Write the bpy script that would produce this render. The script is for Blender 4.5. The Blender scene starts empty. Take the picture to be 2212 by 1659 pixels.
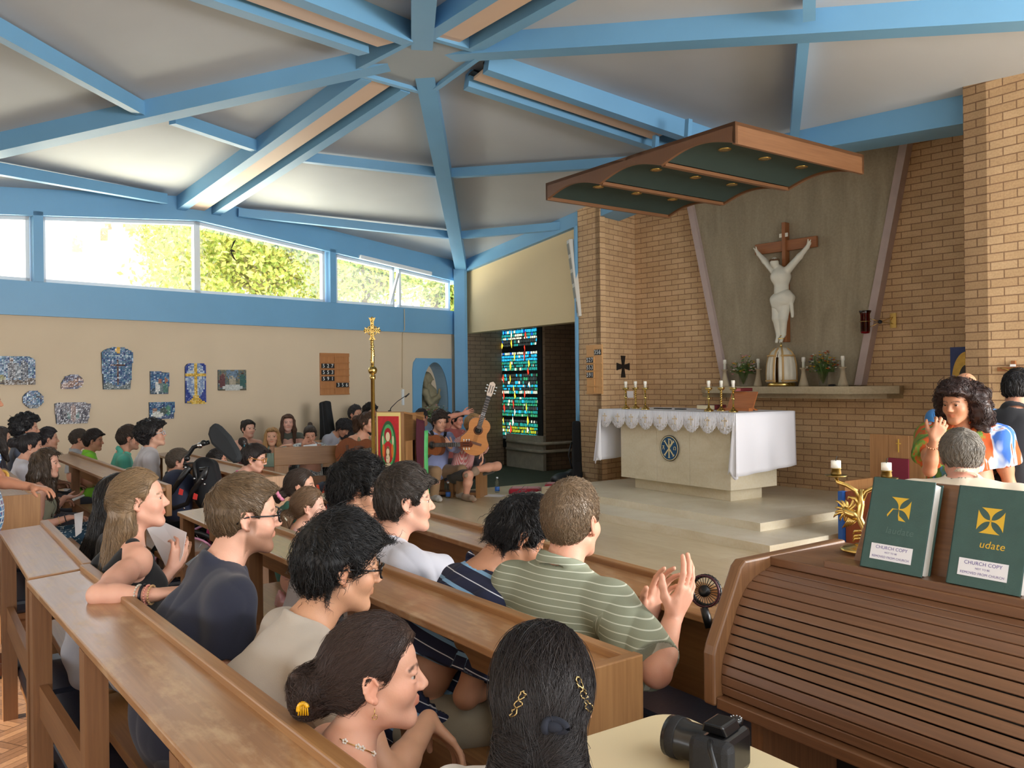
import bpy, bmesh, math, random
import numpy as np
from mathutils import Vector, Matrix, Euler
C = bpy.context.scene
COL = C.collection
R_ = math.radians
# ------------------------------------------------------------------ camera
F_PX, CX, CY = 1800.0, 1106.0, 829.5
CAM = np.array([0.0, 0.0, 1.70])
_roll, _pit = 0.0106, 0.00194
_f = np.array([0, math.cos(_pit), -math.sin(_pit)])
_r0 = np.array([1.0, 0, 0]); _u0 = np.cross(_r0, _f)
_r = math.cos(_roll) * _r0 - math.sin(_roll) * _u0
_u = math.sin(_roll) * _r0 + math.cos(_roll) * _u0
cam_d = bpy.data.cameras.new('camera'); cam = bpy.data.objects.new('camera', cam_d); COL.objects.link(cam)
cam_d.sensor_fit = 'HORIZONTAL'; cam_d.sensor_width = 36.0; cam_d.lens = F_PX / 2212 * 36.0
cam_d.clip_start = 0.05; cam_d.clip_end = 200
cam.matrix_world = Matrix(((_r[0], _u[0], -_f[0], CAM[0]), (_r[1], _u[1], -_f[1], CAM[1]), (_r[2], _u[2], -_f[2], CAM[2]), (0, 0, 0, 1)))
C.camera = cam
# ------------------------------------------------------------------ light and exposure
C.view_settings.view_transform = 'Standard'; C.view_settings.look = 'None'
C.view_settings.exposure = 0.90; C.view_settings.gamma = 1.0; C.view_settings.use_curve_mapping = False
W = bpy.data.worlds.new('world'); C.world = W; W.use_nodes = True
_bg = W.node_tree.nodes['Background']; _bg.inputs[0].default_value = (0.94, 0.97, 1.0, 1); _bg.inputs[1].default_value = 2.2
def lamp(name, kind, loc, to, energy, color, **kw):
    d = bpy.data.lights.new(name, kind); d.energy = energy; d.color = color
    for k, v in kw.items(): setattr(d, k, v)
    o = bpy.data.objects.new(name, d); COL.objects.link(o); o.location = loc
    o.rotation_euler = (Vector(to) - Vector(loc)).to_track_quat('-Z', 'Y').to_euler(); return o
lamp('sun', 'SUN', tuple(-np.array((.831, .556, 0)) * 10 + np.array((-2.5, 5.0, 7.0))), (-2.5, 5.0, 0), 5.0, (1, .86, .66), angle=0.012)
lamp('sunlit_yard', 'AREA', (-6.3, 13.6, 1.5), (-1.6, 9.0, 5.2), 560, (1.0, .93, .66), shape='RECTANGLE', size=9.0, size_y=2.0)  # added lamp, hidden below the sills, puts a warm glow on the ceiling
lamp('window_daylight', 'AREA', (7.2, 1.6, 2.2), (2.2, 9.2, 1.5), 320, (1.0, .97, .92), shape='RECTANGLE', size=3.5, size_y=1.4)  # added fill lamp out of view at the right, brightens the dim sanctuary
# ------------------------------------------------------------------ pixel to place helpers
def at(px, py, d): return CAM + d * (_f + (px - CX) / F_PX * _r + (CY - py) / F_PX * _u)
def ray(px, py): return _f + (px - CX) / F_PX * _r + (CY - py) / F_PX * _u
def onz(px, py, z):
    v = ray(px, py); return CAM + v * ((z - CAM[2]) / v[2])
def onpl(px, py, p0, n):
    v = ray(px, py); n = np.asarray(n, float); return CAM + v * (np.dot(np.asarray(p0) - CAM, n) / np.dot(v, n))
U = np.array([.556, -.831, 0]); U /= np.linalg.norm(U)       # along the pews and the altar wall
N = np.array([.831, .556, 0]); N /= np.linalg.norm(N)        # towards the altar
Z = np.array([0, 0, 1.0])
def S(a, b, z=0.0): return a * U + b * N + z * Z
def toS(p): p = np.asarray(p); return float(p @ U), float(p @ N)
V3 = lambda *a: np.array(a, float)
def nrm(v): v = np.asarray(v, float); return v / (np.linalg.norm(v) + 1e-12)
# ------------------------------------------------------------------ objects
def lin(c):
    return tuple(((x / 255) / 12.92 if x / 255 <= .04045 else ((x / 255 + .055) / 1.055) ** 2.4) for x in c) + (1,)
LOC = {}
def thing(name, label, cat, loc=(0, 0, 0), group=None):
    o = bpy.data.objects.new(name, None); COL.objects.link(o); o.location = loc; o.empty_display_size = .1
    o['label'] = label; o['category'] = cat
    if group: o['group'] = group
    LOC[o.name] = np.array(loc, float); return o
def tag(o, label=None, cat=None, group=None, kind=None):
    if label: o['label'] = label
    if cat: o['category'] = cat
    if group: o['group'] = group
    if kind: o['kind'] = kind
    return o
def wloc(p):
    l = LOC.get(p.name, np.zeros(3)); return l
def link_mesh(name, me, parent=None, loc=None):
    o = bpy.data.objects.new(name, me); COL.objects.link(o)
    if parent is not None: o.parent = parent; LOC[o.name] = wloc(parent)
    else: LOC[o.name] = np.array(loc if loc is not None else (0, 0, 0), float); o.location = LOC[o.name]
    return o
def raw_mesh(name, v, faces, mats, mi=None, uv=None, col=None, smooth=True):
    """v Nx3 array, faces list of index tuples or an int array; builds quickly."""
    me = bpy.data.meshes.new(name); v = np.asarray(v, np.float32)
    me.vertices.add(len(v)); me.vertices.foreach_set('co', v.ravel())
    if isinstance(faces, np.ndarray):
        k = faces.shape[1]; n = len(faces); li = faces.ravel().astype(np.int32); ls = np.arange(n, dtype=np.int32) * k; lt = np.full(n, k, np.int32)
    else:
        n = len(faces); lt = np.array([len(f) for f in faces], np.int32); li = np.array([i for f in faces for i in f], np.int32)
        ls = np.concatenate(([0], np.cumsum(lt)[:-1])).astype(np.int32) if n else np.zeros(0, np.int32)
    me.loops.add(len(li)); me.loops.foreach_set('vertex_index', li)
    me.polygons.add(n); me.polygons.foreach_set('loop_start', ls); me.polygons.foreach_set('loop_total', lt)
    for m in (mats if isinstance(mats, (list, tuple)) else [mats]): me.materials.append(m)
    if mi is not None: me.polygons.foreach_set('material_index', np.asarray(mi, np.int32))
    me.polygons.foreach_set('use_smooth', np.full(n, smooth) if isinstance(smooth, bool) else np.asarray(smooth, bool))
    if uv is not None:
        l = me.uv_layers.new(name='UVMap'); l.data.foreach_set('uv', np.asarray(uv, np.float32).ravel())
    if col is not None:
        a = me.color_attributes.new('Col', 'FLOAT_COLOR', 'POINT'); c = np.ones((len(v), 4), np.float32); c[:, :3] = col
        a.data.foreach_set('color', c.ravel())
    me.update(); me.validate(); return me
class MB:
    """Collects shapes in world coordinates and links them as one mesh object."""
    def __init__(s): s.v = []; s.f = []; s.m = []; s.uv = []; s.s = []; s.n = 0
    def add(s, v, f, mi=0, uv=None, smooth=False):
        b = s.n; s.v.extend([tuple(map(float, p)) for p in v]); s.n += len(v)
        for k, q in enumerate(f):
            s.f.append(tuple(i + b for i in q)); s.m.append(mi); s.s.append(smooth)
            s.uv.extend(uv[k] if uv is not None else [(0, 0)] * len(q))
        return s
    def quad(s, a, b, c, d, mi=0, uv=None):
        if uv is None:
            w = np.linalg.norm(np.subtract(b, a)); h = np.linalg.norm(np.subtract(d, a)); uv = [(0, 0), (w, 0), (w, h), (0, h)]
        return s.add([a, b, c, d], [(0, 1, 2, 3)], mi, [uv])
    def hexa(s, p, mi=0):
        """8 corners: bottom ring then top ring."""
        F = [(3, 2, 1, 0), (4, 5, 6, 7), (0, 1, 5, 4), (1, 2, 6, 5), (2, 3, 7, 6), (3, 0, 4, 7)]; uv = []
        for f in F:
            q = [np.asarray(p[i], float) for i in f]; w = np.linalg.norm(q[1] - q[0]); h = np.linalg.norm(q[3] - q[0])
            uv.append([(0, 0), (w, 0), (w, h), (0, h)] if w > h else [(0, 0), (0, w), (h, w), (h, 0)])
        return s.add(p, F, mi, uv)
    def box(s, c, size, X=(1, 0, 0), Y=(0, 1, 0), Zz=(0, 0, 1), mi=0):
        c = np.asarray(c, float); X = nrm(X) * size[0] / 2; Y = nrm(Y) * size[1] / 2; Zz = nrm(Zz) * size[2] / 2
        return s.hexa([c - X - Y - Zz, c + X - Y - Zz, c + X + Y - Zz, c - X + Y - Zz, c - X - Y + Zz, c + X - Y + Zz, c + X + Y + Zz, c - X + Y + Zz], mi)
    def sbox(s, a0, a1, b0, b1, z0, z1, mi=0):
        """box in the pew frame"""
        return s.hexa([S(a0, b0, z0), S(a1, b0, z0), S(a1, b1, z0), S(a0, b1, z0), S(a0, b0, z1), S(a1, b0, z1), S(a1, b1, z1), S(a0, b1, z1)], mi)
    def beam(s, p0, p1, w, h, up=(0, 0, 1), mi=0):
        p0 = np.asarray(p0, float); p1 = np.asarray(p1, float); d = nrm(p1 - p0); sd = nrm(np.cross(d, up)); u = np.cross(sd, d)
        a = sd * w / 2; b = u * h / 2
        return s.hexa([p0 - a - b, p1 - a - b, p1 + a - b, p0 + a - b, p0 - a + b, p1 - a + b, p1 + a + b, p0 + a + b], mi)
    def prism(s, poly, ext, mi=0, smooth=False):
        """extrudes a flat polygon (list of 3D points) by a vector"""
        n = len(poly); ext = np.asarray(ext, float); v = [np.asarray(p, float) for p in poly] + [np.asarray(p, float) + ext for p in poly]
        x = nrm(np.subtract(v[1], v[0])); nn = nrm(np.cross(x, v[n // 2] - v[0])) if n > 2 else Z; y = np.cross(nn, x)
        U2 = [(float((p - v[0]) @ x), float((p - v[0]) @ y)) for p in v]
        f = [tuple(range(n))[::-1], tuple(range(n, 2 * n))]; uv = [[U2[i] for i in q] for q in f]
        for i in range(n):
            j = (i + 1) % n; f.append((i, j, j + n, i + n)); w = np.linalg.norm(v[j] - v[i]); h = np.linalg.norm(ext); uv.append([(0, 0), (w, 0), (w, h), (0, h)])
        return s.add(v, f, mi, uv, smooth)
    def tube(s, pts, r, n=8, mi=0, cap=True, smooth=True):
        pts = [np.asarray(p, float) for p in pts]; m = len(pts); rr = r if hasattr(r, '__len__') else [r] * m
        d = [nrm(pts[min(i + 1, m - 1)] - pts[max(i - 1, 0)]) for i in range(m)]
        t = nrm(np.cross(d[0], Z if abs(d[0][2]) < .9 else V3(1, 0, 0))); v = []
        for i in range(m):
            t = nrm(t - d[i] * (t @ d[i])); b = np.cross(d[i], t)
            for k in range(n): a = 2 * math.pi * k / n; v.append(pts[i] + rr[i] * (math.cos(a) * t + math.sin(a) * b))
        f = [(i * n + k, i * n + (k + 1) % n, (i + 1) * n + (k + 1) % n, (i + 1) * n + k) for i in range(m - 1) for k in range(n)]
        if cap: f += [tuple(range(n))[::-1], tuple(range((m - 1) * n, m * n))]
        return s.add(v, f, mi, None, smooth)
    def lathe(s, prof, c, axis=(0, 0, 1), n=20, mi=0, smooth=True, sx=1.0, X=None):
        """prof: list of (radius, height) from bottom to top"""
        c = np.asarray(c, float); ax = nrm(axis); x = nrm(np.cross(ax, V3(0, 1, 0) if abs(ax[1]) < .9 else V3(1, 0, 0))) if X is None else nrm(X); y = np.cross(ax, x); v = []
        for r, h in prof:
            for k in range(n): a = 2 * math.pi * k / n; v.append(c + ax * h + r * (math.cos(a) * x * sx + math.sin(a) * y))
        m = len(prof); f = [(i * n + k, i * n + (k + 1) % n, (i + 1) * n + (k + 1) % n, (i + 1) * n + k) for i in range(m - 1) for k in range(n)]
        f += [tuple(range(n))[::-1], tuple(range((m - 1) * n, m * n))]
        return s.add(v, f, mi, None, smooth)
    def ell(s, c, r, n=14, m=9, mi=0, X=(1, 0, 0), Y=(0, 1, 0), Zz=(0, 0, 1)):
        c = np.asarray(c, float); X = nrm(X); Y = nrm(Y); Zz = nrm(Zz); v = []
        for i in range(m + 1):
            t = math.pi * i / m
            for k in range(n):
                a = 2 * math.pi * k / n; v.append(c + X * r[0] * math.sin(t) * math.cos(a) + Y * r[1] * math.sin(t) * math.sin(a) - Zz * r[2] * math.cos(t))
        f = [(i * n + k, i * n + (k + 1) % n, (i + 1) * n + (k + 1) % n, (i + 1) * n + k) for i in range(m) for k in range(n)]
        return s.add(v, f, mi, None, True)
    def build(s, name, mats, parent=None, bevel=0, local=False, loc=None):
        base = np.zeros(3) if local else (wloc(parent) if parent is not None else (np.array(loc, float) if loc is not None else np.zeros(3)))
        v = np.array(s.v) - base
        me = raw_mesh(name, v, s.f, mats, s.m, s.uv, None, np.array(s.s)); o = link_mesh(name, me, parent, loc)
        if bevel:
            b = o.modifiers.new('Bevel', 'BEVEL'); b.width = bevel; b.segments = 2; b.limit_method = 'ANGLE'; b.angle_limit = R_(40)
        return o
def struct(o): o['kind'] = 'structure'; return o
def dup(root, delta=(0, 0, 0), label=None, group=None):
    r = root.copy(); COL.objects.link(r); r.location = Vector(root.location) + Vector(delta); LOC[r.name] = np.array(r.location)
    if label: r['label'] = label
    if group: r['group'] = group
    for ch in list(root.children):
        c = ch.copy(); COL.objects.link(c); c.parent = r
        for g in ch.children:
            d = g.copy(); COL.objects.link(d); d.parent = c
    return r
# ------------------------------------------------------------------ materials
MATS = {}
class NT:
    def __init__(s, m): s.t = m.node_tree; s.n = s.t.nodes; s.bsdf = s.n['Principled BSDF']
    def node(s, k, **kw):
        n = s.n.new(k)
        for a, b in kw.items(): setattr(n, a, b)
        return n
    def put(s, inp, x):
        if isinstance(x, bpy.types.NodeSocket): s.t.links.new(x, inp)
        else: inp.default_value = x
    def math(s, op, a, b=0.0, c=0.0):
        n = s.node('ShaderNodeMath', operation=op); s.put(n.inputs[0], a); s.put(n.inputs[1], b); s.put(n.inputs[2], c); return n.outputs[0]
    def mix(s, f, a, b, blend='MIX'):
        n = s.node('ShaderNodeMix', data_type='RGBA', blend_type=blend); s.put(n.inputs[0], f); s.put(n.inputs[6], a); s.put(n.inputs[7], b); return n.outputs[2]
    def noise(s, vec, scale=5, detail=3, rough=.5, dist=0):
        n = s.node('ShaderNodeTexNoise')
        if vec is not None: s.put(n.inputs['Vector'], vec)
        n.inputs['Scale'].default_value = scale; n.inputs['Detail'].default_value = detail; n.inputs['Roughness'].default_value = rough; n.inputs['Distortion'].default_value = dist
        return n.outputs[0]
    def ramp(s, f, stops):
        n = s.node('ShaderNodeValToRGB'); s.put(n.inputs[0], f); e = n.color_ramp.elements
        while len(e) < len(stops): e.new(.5)
        for i, (p, c) in enumerate(stops): e[i].position = p; e[i].color = c
        return n.outputs[0]
    def uv(s, sx=1, sy=1, rot=0):
        n = s.node('ShaderNodeMapping'); n.inputs['Scale'].default_value = (sx, sy, 1); n.inputs['Rotation'].default_value = (0, 0, rot)
        s.t.links.new(s.node('ShaderNodeUVMap').outputs[0], n.inputs[0]); return n.outputs[0]
    def obj(s, sc=(1, 1, 1), rot=(0, 0, 0)):
        n = s.node('ShaderNodeMapping'); n.inputs['Scale'].default_value = sc; n.inputs['Rotation'].default_value = rot
        s.t.links.new(s.node('ShaderNodeTexCoord').outputs['Object'], n.inputs[0]); return n.outputs[0]
    def xyz(s, v):
        n = s.node('ShaderNodeSeparateXYZ'); s.t.links.new(v, n.inputs[0]); return n.outputs
    def bump(s, h, strength=.3, dist=.01):
        n = s.node('ShaderNodeBump'); n.inputs['Strength'].default_value = strength; n.inputs['Distance'].default_value = dist; s.put(n.inputs['Height'], h)
        s.t.links.new(n.outputs[0], s.bsdf.inputs['Normal'])
    def set(s, k, x): s.put(s.bsdf.inputs[k], x)
def mat(name, col, rough=.5, metal=0.0, var=0.0, vs=8, bump=0.0, bs=60, spec=None, sheen=0, trans=0, emit=0, alpha=1, coat=0, sss=0):
    if name in MATS: return MATS[name]
    m = bpy.data.materials.new(name); m.use_nodes = True; t = NT(m); c = lin(col)
    t.set('Base Color', c); t.set('Roughness', rough); t.set('Metallic', metal)
    if spec is not None: t.set('Specular IOR Level', spec)
    if sheen: t.set('Sheen Weight', sheen)
    if trans: t.set('Transmission Weight', trans)
    if coat: t.set('Coat Weight', coat); t.set('Coat Roughness', .15)
    if sss: t.set('Subsurface Weight', sss); t.set('Subsurface Radius', (.012, .004, .002)); t.set('Subsurface Scale', 1.0)
    if emit: t.set('Emission Color', c); t.set('Emission Strength', emit)
    if alpha < 1: t.set('Alpha', alpha)
    if var:
        n = t.noise(t.obj(), vs, 4)
        lo = tuple(max(0, x * (1 - var)) for x in c[:3]) + (1,); hi = tuple(min(1, x * (1 + var)) for x in c[:3]) + (1,)
        t.set('Base Color', t.ramp(n, [(.3, lo), (.7, hi)]))
    if bump: t.bump(t.noise(t.obj(), bs, 3), bump, .004)
    MATS[name] = m; return m
def wood(name, c1, c2, rough=.4, scale=1.0, coat=.2, worn=None):
    """grain runs along the UV u direction"""
    if name in MATS: return MATS[name]
    m = bpy.data.materials.new(name); m.use_nodes = True; t = NT(m)
    g = t.noise(t.uv(1.5 * scale, 45 * scale), 1.6, 5, .6, .6); g2 = t.noise(t.uv(.7 * scale, 6 * scale), 2, 3)
    f = t.math('ADD', t.math('MULTIPLY', g, .65), t.math('MULTIPLY', g2, .35))
    col = t.ramp(f, [(.32, lin(c1)), (.68, lin(c2))])
    if worn:
        w = t.ramp(t.noise(t.uv(3, 7), 2.2, 5, .65), [(.5, (0, 0, 0, 1)), (.68, (.75, .75, .75, 1))]); col = t.mix(w, col, lin(worn))
        t.set('Roughness', t.math('ADD', t.math('MULTIPLY', w, .25), rough))
    else: t.set('Roughness', rough)
    t.set('Base Color', col)
    t.set('Coat Weight', coat); t.set('Coat Roughness', .25); t.bump(g, .08, .002)
    MATS[name] = m; return m
# ------------------------------------------------------------------ shared materials
def brick_mat(name, c1, c2, mortar):
    m = bpy.data.materials.new(name); m.use_nodes = True; t = NT(m); b = t.node('ShaderNodeTexBrick')
    b.offset = .5; b.inputs['Scale'].default_value = 1; b.inputs['Brick Width'].default_value = .225; b.inputs['Row Height'].default_value = .075
    b.inputs['Mortar Size'].default_value = .0055; b.inputs['Mortar Smooth'].default_value = .15; b.inputs['Bias'].default_value = -.1
    t.put(b.inputs['Vector'], t.uv()); b.inputs['Color1'].default_value = lin(c1); b.inputs['Color2'].default_value = lin(c2); b.inputs['Mortar'].default_value = lin(mortar)
    n = t.noise(t.uv(), 3, 4); n2 = t.noise(t.uv(), 60, 3)
    c = t.mix(.35, b.outputs[0], t.ramp(n, [(.3, (.45, .42, .38, 1)), (.75, (1, 1, 1, 1))]), 'MULTIPLY'); c = t.mix(.3, c, n2, 'OVERLAY')
    t.set('Base Color', c); t.set('Roughness', .85); t.bump(t.math('ADD', t.math('MULTIPLY', b.outputs['Fac'], -1), t.math('MULTIPLY', n2, .3)), .5, .006); return m
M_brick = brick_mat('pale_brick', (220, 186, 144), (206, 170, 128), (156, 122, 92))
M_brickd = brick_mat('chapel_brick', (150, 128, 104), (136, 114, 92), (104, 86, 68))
def parquet():
    m = bpy.data.materials.new('parquet'); m.use_nodes = True; t = NT(m); x, y, _ = t.xyz(t.uv(1 / .23, 1 / .23, .98))
    fx = t.math('FLOOR', x); fy = t.math('FLOOR', y); ck = t.math('MODULO', t.math('ABSOLUTE', t.math('ADD', fx, fy)), 2.0)
    gx = t.math('FRACT', x); gy = t.math('FRACT', y)
    a = t.math('ADD', t.math('MULTIPLY', ck, gx), t.math('MULTIPLY', t.math('SUBTRACT', 1.0, ck), gy)); s5 = t.math('MULTIPLY', a, 5.0)
    wn = t.node('ShaderNodeTexWhiteNoise', noise_dimensions='3D'); cb = t.node('ShaderNodeCombineXYZ')
    t.put(cb.inputs[0], fx); t.put(cb.inputs[1], fy); t.put(cb.inputs[2], t.math('FLOOR', s5)); t.t.links.new(cb.outputs[0], wn.inputs[0])
    def edge(v): return t.math('LESS_THAN', t.math('ABSOLUTE', t.math('SUBTRACT', t.math('FRACT', v), .5)), .47)
    gap = t.math('MULTIPLY', edge(s5), t.math('MULTIPLY', t.math('LESS_THAN', t.math('ABSOLUTE', t.math('SUBTRACT', gx, .5)), .49), t.math('LESS_THAN', t.math('ABSOLUTE', t.math('SUBTRACT', gy, .5)), .49)))
    c = t.ramp(wn.outputs[0], [(0, lin((112, 82, 62))), (.5, lin((136, 102, 78))), (1, lin((156, 120, 92)))])
    g = t.noise(t.uv(30, 30), 2, 4); c = t.mix(.35, c, g, 'OVERLAY'); c = t.mix(gap, lin((62, 44, 32)), c)
    t.set('Base Color', c); t.set('Roughness', t.math('ADD', .28, t.math('MULTIPLY', t.noise(t.uv(), 4, 3), .25))); t.bump(t.math('ADD', gap, t.math('MULTIPLY', g, .2)), .12, .003); return m
M_parq = parquet()
def marble_tiles():
    m = bpy.data.materials.new('limestone_tiles'); m.use_nodes = True; t = NT(m); b = t.node('ShaderNodeTexBrick'); b.offset = .5
    b.inputs['Scale'].default_value = 1; b.inputs['Brick Width'].default_value = .9; b.inputs['Row Height'].default_value = .45; b.inputs['Mortar Size'].default_value = .006
    t.put(b.inputs['Vector'], t.uv()); b.inputs['Color1'].default_value = lin((226, 210, 178)); b.inputs['Color2'].default_value = lin((206, 184, 148)); b.inputs['Mortar'].default_value = lin((222, 208, 178))
    v = t.noise(t.uv(1.2, 4), 2.2, 6, .6, 1.2); c = t.mix(.28, b.outputs[0], t.ramp(v, [(.3, lin((190, 164, 122))), (.7, lin((236, 224, 196)))]), 'MIX')
    t.set('Base Color', c); t.set('Roughness', .3); return m
M_tiles = marble_tiles()
def stone(name, c1, c2, rough=.45, sc=2.0, mp=(1, 1, 2.5)):
    m = bpy.data.materials.new(name); m.use_nodes = True; t = NT(m); v = t.noise(t.obj(mp), sc, 7, .62, .8); n = t.noise(t.obj(), 40, 3)
    t.set('Base Color', t.mix(.2, t.ramp(v, [(.3, lin(c1)), (.7, lin(c2))]), n, 'OVERLAY')); t.set('Roughness', rough); return m
M_step = stone('step_limestone', (224, 212, 186), (242, 234, 214), .35)
M_altar = stone('altar_limestone', (216, 204, 176), (234, 224, 200), .5, 1.4)
M_conc = stone('brushed_plaster', (144, 132, 110), (168, 156, 132), .9, 1.6, (3, 3, .5))
M_shelf = stone('shelf_stone', (170, 154, 124), (186, 170, 140), .6)
M_fin = mat('mauve_paint', (182, 164, 158), .7, var=.06)
M_statue = mat('grey_statue_stone', (168, 160, 144), .8, var=.12, bump=.2)
M_bronze = mat('weathered_statue_stone', (140, 132, 106), .7, var=.2)
M_blue = mat('blue_paint', (112, 166, 206), .45, var=.03, vs=2)
M_ceil = mat('pale_grey_ceiling', (184, 189, 194), .62, var=.04, vs=1.2)
M_beige = mat('beige_wall_paint', (212, 194, 168), .8, var=.03, vs=1.5)
M_cream = mat('cream_wall_paint', (226, 204, 160), .8, var=.02, vs=1.5)
M_wframe = mat('white_frame_paint', (226, 232, 236), .5)
M_tan = mat('tan_strip_panel', (212, 184, 160), .5)
M_black = mat('black_paint', (18, 20, 22), .5)
M_oak = wood('oak', (140, 98, 60), (172, 128, 82), .42)
M_ledge = wood('worn_oak_ledge', (146, 104, 66), (176, 130, 86), .3, coat=.4, worn=(200, 168, 130))
M_oakd = wood('dark_oak', (118, 80, 50), (146, 104, 66), .45)
M_canopy = wood('canopy_wood', (108, 72, 46), (126, 88, 58), .45, coat=.1)
M_green = mat('dark_green_panel', (44, 62, 58), .8, var=.06)
M_organ = wood('organ_walnut', (92, 60, 38), (126, 86, 56), .38, 1.4, .35)
M_slat = wood('organ_walnut_slat', (96, 66, 46), (128, 90, 64), .36, 1.4, .4)
M_orgin = wood('organ_zebra_edge', (96, 62, 36), (138, 98, 62), .45, 1.6)
M_lino = mat('dark_green_carpet', (70, 78, 62), .95, var=.1, bump=.2)
M_gold = mat('polished_brass', (212, 182, 110), .22, 1.0, var=.06, vs=20)
M_goldp = mat('gold_paint', (226, 190, 84), .4, .6)
M_wax = mat('white_wax', (240, 238, 228), .5, sss=.1)
M_white = mat('white_cloth', (236, 236, 244), .85, bump=.05, bs=300)
M_paper = mat('white_paper', (240, 240, 244), .7)
M_blk = mat('black_plastic', (20, 21, 23), .35)
M_blkr = mat('black_fabric', (24, 26, 30), .9, bump=.2, bs=200)
M_navy = mat('navy_leatherette', (26, 32, 48), .38, var=.1, bump=.15, bs=90)
M_red = mat('crimson_velvet', (150, 20, 42), .9, sheen=.3, bump=.15, bs=200)
M_chrome = mat('chrome', (200, 204, 208), .15, 1.0)
def glass(name, col=(1, 1, 1, 1), rough=0.0, ior=1.45, thin=True):
    m = bpy.data.materials.new(name); m.use_nodes = True; t = NT(m); t.set('Base Color', col); t.set('Roughness', rough); t.set('Transmission Weight', 1.0); t.set('IOR', ior); return m
M_glass = glass('clear_glass'); M_redg = glass('ruby_glass', (.35, .004, .012, 1), .05)
M_thin = mat('thin_glass', (230, 238, 236), .05, trans=1, alpha=.28)
# ------------------------------------------------------------------ the room
d1 = nrm(V3(.705, .709, 0)); n1 = nrm(V3(.709, -.705, 0))          # left wall: along, inwards
C_FAR = V3(-.90, 15.26, 0); M_L = V3(-4.41, 11.74, 0); C_L = M_L - d1 * 4.2
C_R = S(-.38, 7.74); M_R = S(-6.78, 7.74); C_N = V3(.35, -1.9, 0); M_BL = (C_L + C_N) / 2; M_BR = (C_R + C_N) / 2
def zz(p, z): return V3(p[0], p[1], z)
HUB = zz((-.86, 8.23), 4.89); cF = zz(C_FAR, 3.68); cL = zz(C_L, 3.72); cR = zz(C_R, 3.8); cN = zz(C_N, 3.68)
mL = zz(M_L, 4.14); mR = zz(M_R, 4.27); mBL = zz(M_BL, 4.2); mBR = zz(M_BR, 4.2)
def L(t, n, z): return M_L + d1 * t + n1 * n + Z * z
def tL(px):                                                        # where a pixel column meets the left wall
    p = onpl(px, 700, M_L, n1); return float((p - M_L) @ d1)
def lbox(mb, t0, t1, n0, n1_, z0, z1, z0b=None, z1b=None, mi=0):
    z0b = z0 if z0b is None else z0b; z1b = z1 if z1b is None else z1b
    return mb.hexa([L(t0, n0, z0), L(t1, n0, z0b), L(t1, n1_, z0b), L(t0, n1_, z0), L(t0, n0, z1), L(t1, n0, z1b), L(t1, n1_, z1b), L(t0, n1_, z1)], mi)
def poly_floor(name, pts, z0, z1, m):
    mb = MB(); n = len(pts); top = [S(a, b, z1) for a, b in pts]; bot = [S(a, b, z0) for a, b in pts]
    mb.add(top, [tuple(range(n))], 0, [[tuple(p) for p in pts]])
    for i in range(n):
        j = (i + 1) % n; mb.quad(bot[i], bot[j], top[j], top[i])
    return struct(mb.build(name, m))
def reg(pts):                                                      # makes an anticlockwise ring
    a = sum(pts[i][0] * pts[(i + 1) % len(pts)][1] - pts[(i + 1) % len(pts)][0] * pts[i][1] for i in range(len(pts)))
    return pts if a < 0 else pts[::-1]
def fl(name, pts, z0, z1, m):
    q = [S(*p)[:2] for p in pts]; a = sum(q[i][0] * q[(i + 1) % len(q)][1] - q[(i + 1) % len(q)][0] * q[i][1] for i in range(len(q)))
    return poly_floor(name, pts if a > 0 else pts[::-1], z0, z1, m)
fl('floor', [(-16, -6), (6, -6), (6, 8.2), (-16, 8.2)], -.12, 0, M_parq)
PZ = .17
fl('floor_sanctuary', [(-10.3, 2.75), (5, 2.75), (5, 9.6), (-10.3, 9.6)], 0, PZ, M_tiles)
fl('floor_choir', [(-16, 3.3), (-10.3, 3.3), (-10.3, 12.5), (-16, 12.5)], 0, .14, M_lino)
fl('floor_chapel', [(-10.3, 9.6), (-8, 9.6), (-8, 12.5), (-10.3, 12.5)], 0, .14, M_lino)
fl('trim_1', [(-9.0, 5.9), (-4.8, 5.9), (-4.8, 9.6), (-9.0, 9.6)], PZ, .25, M_step)
fl('trim_2', [(-8.86, 6.38), (-5.3, 6.38), (-5.3, 9.6), (-8.86, 9.6)], .25, .33, M_step)
# left wall below the band
mb = MB()
def wallq(mb, a, b, z0, z1, z1b=None, th=.15, nin=None):
    """upright slab whose inner face runs a to b; nin points into the room"""
    a = zz(a, 0); b = zz(b, 0); z1b = z1 if z1b is None else z1b; o = -nrm(nin) * th
    p = [a + Z * z0, b + Z * z0, b + Z * z1b, a + Z * z1]; w = np.linalg.norm(b - a)
    mb.add(p, [(0, 1, 2, 3)], 0, [[(0, z0), (w, z0), (w, z1b), (0, z1)]])
    q = [x + o for x in p]
    mb.quad(q[1], q[0], q[3], q[2]); mb.quad(p[3], p[2], q[2], q[3]); mb.quad(p[0], q[0], q[1], p[1]); mb.quad(p[1], q[1], q[2], p[2]); mb.quad(p[0], p[3], q[3], q[0])
    return mb
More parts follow.
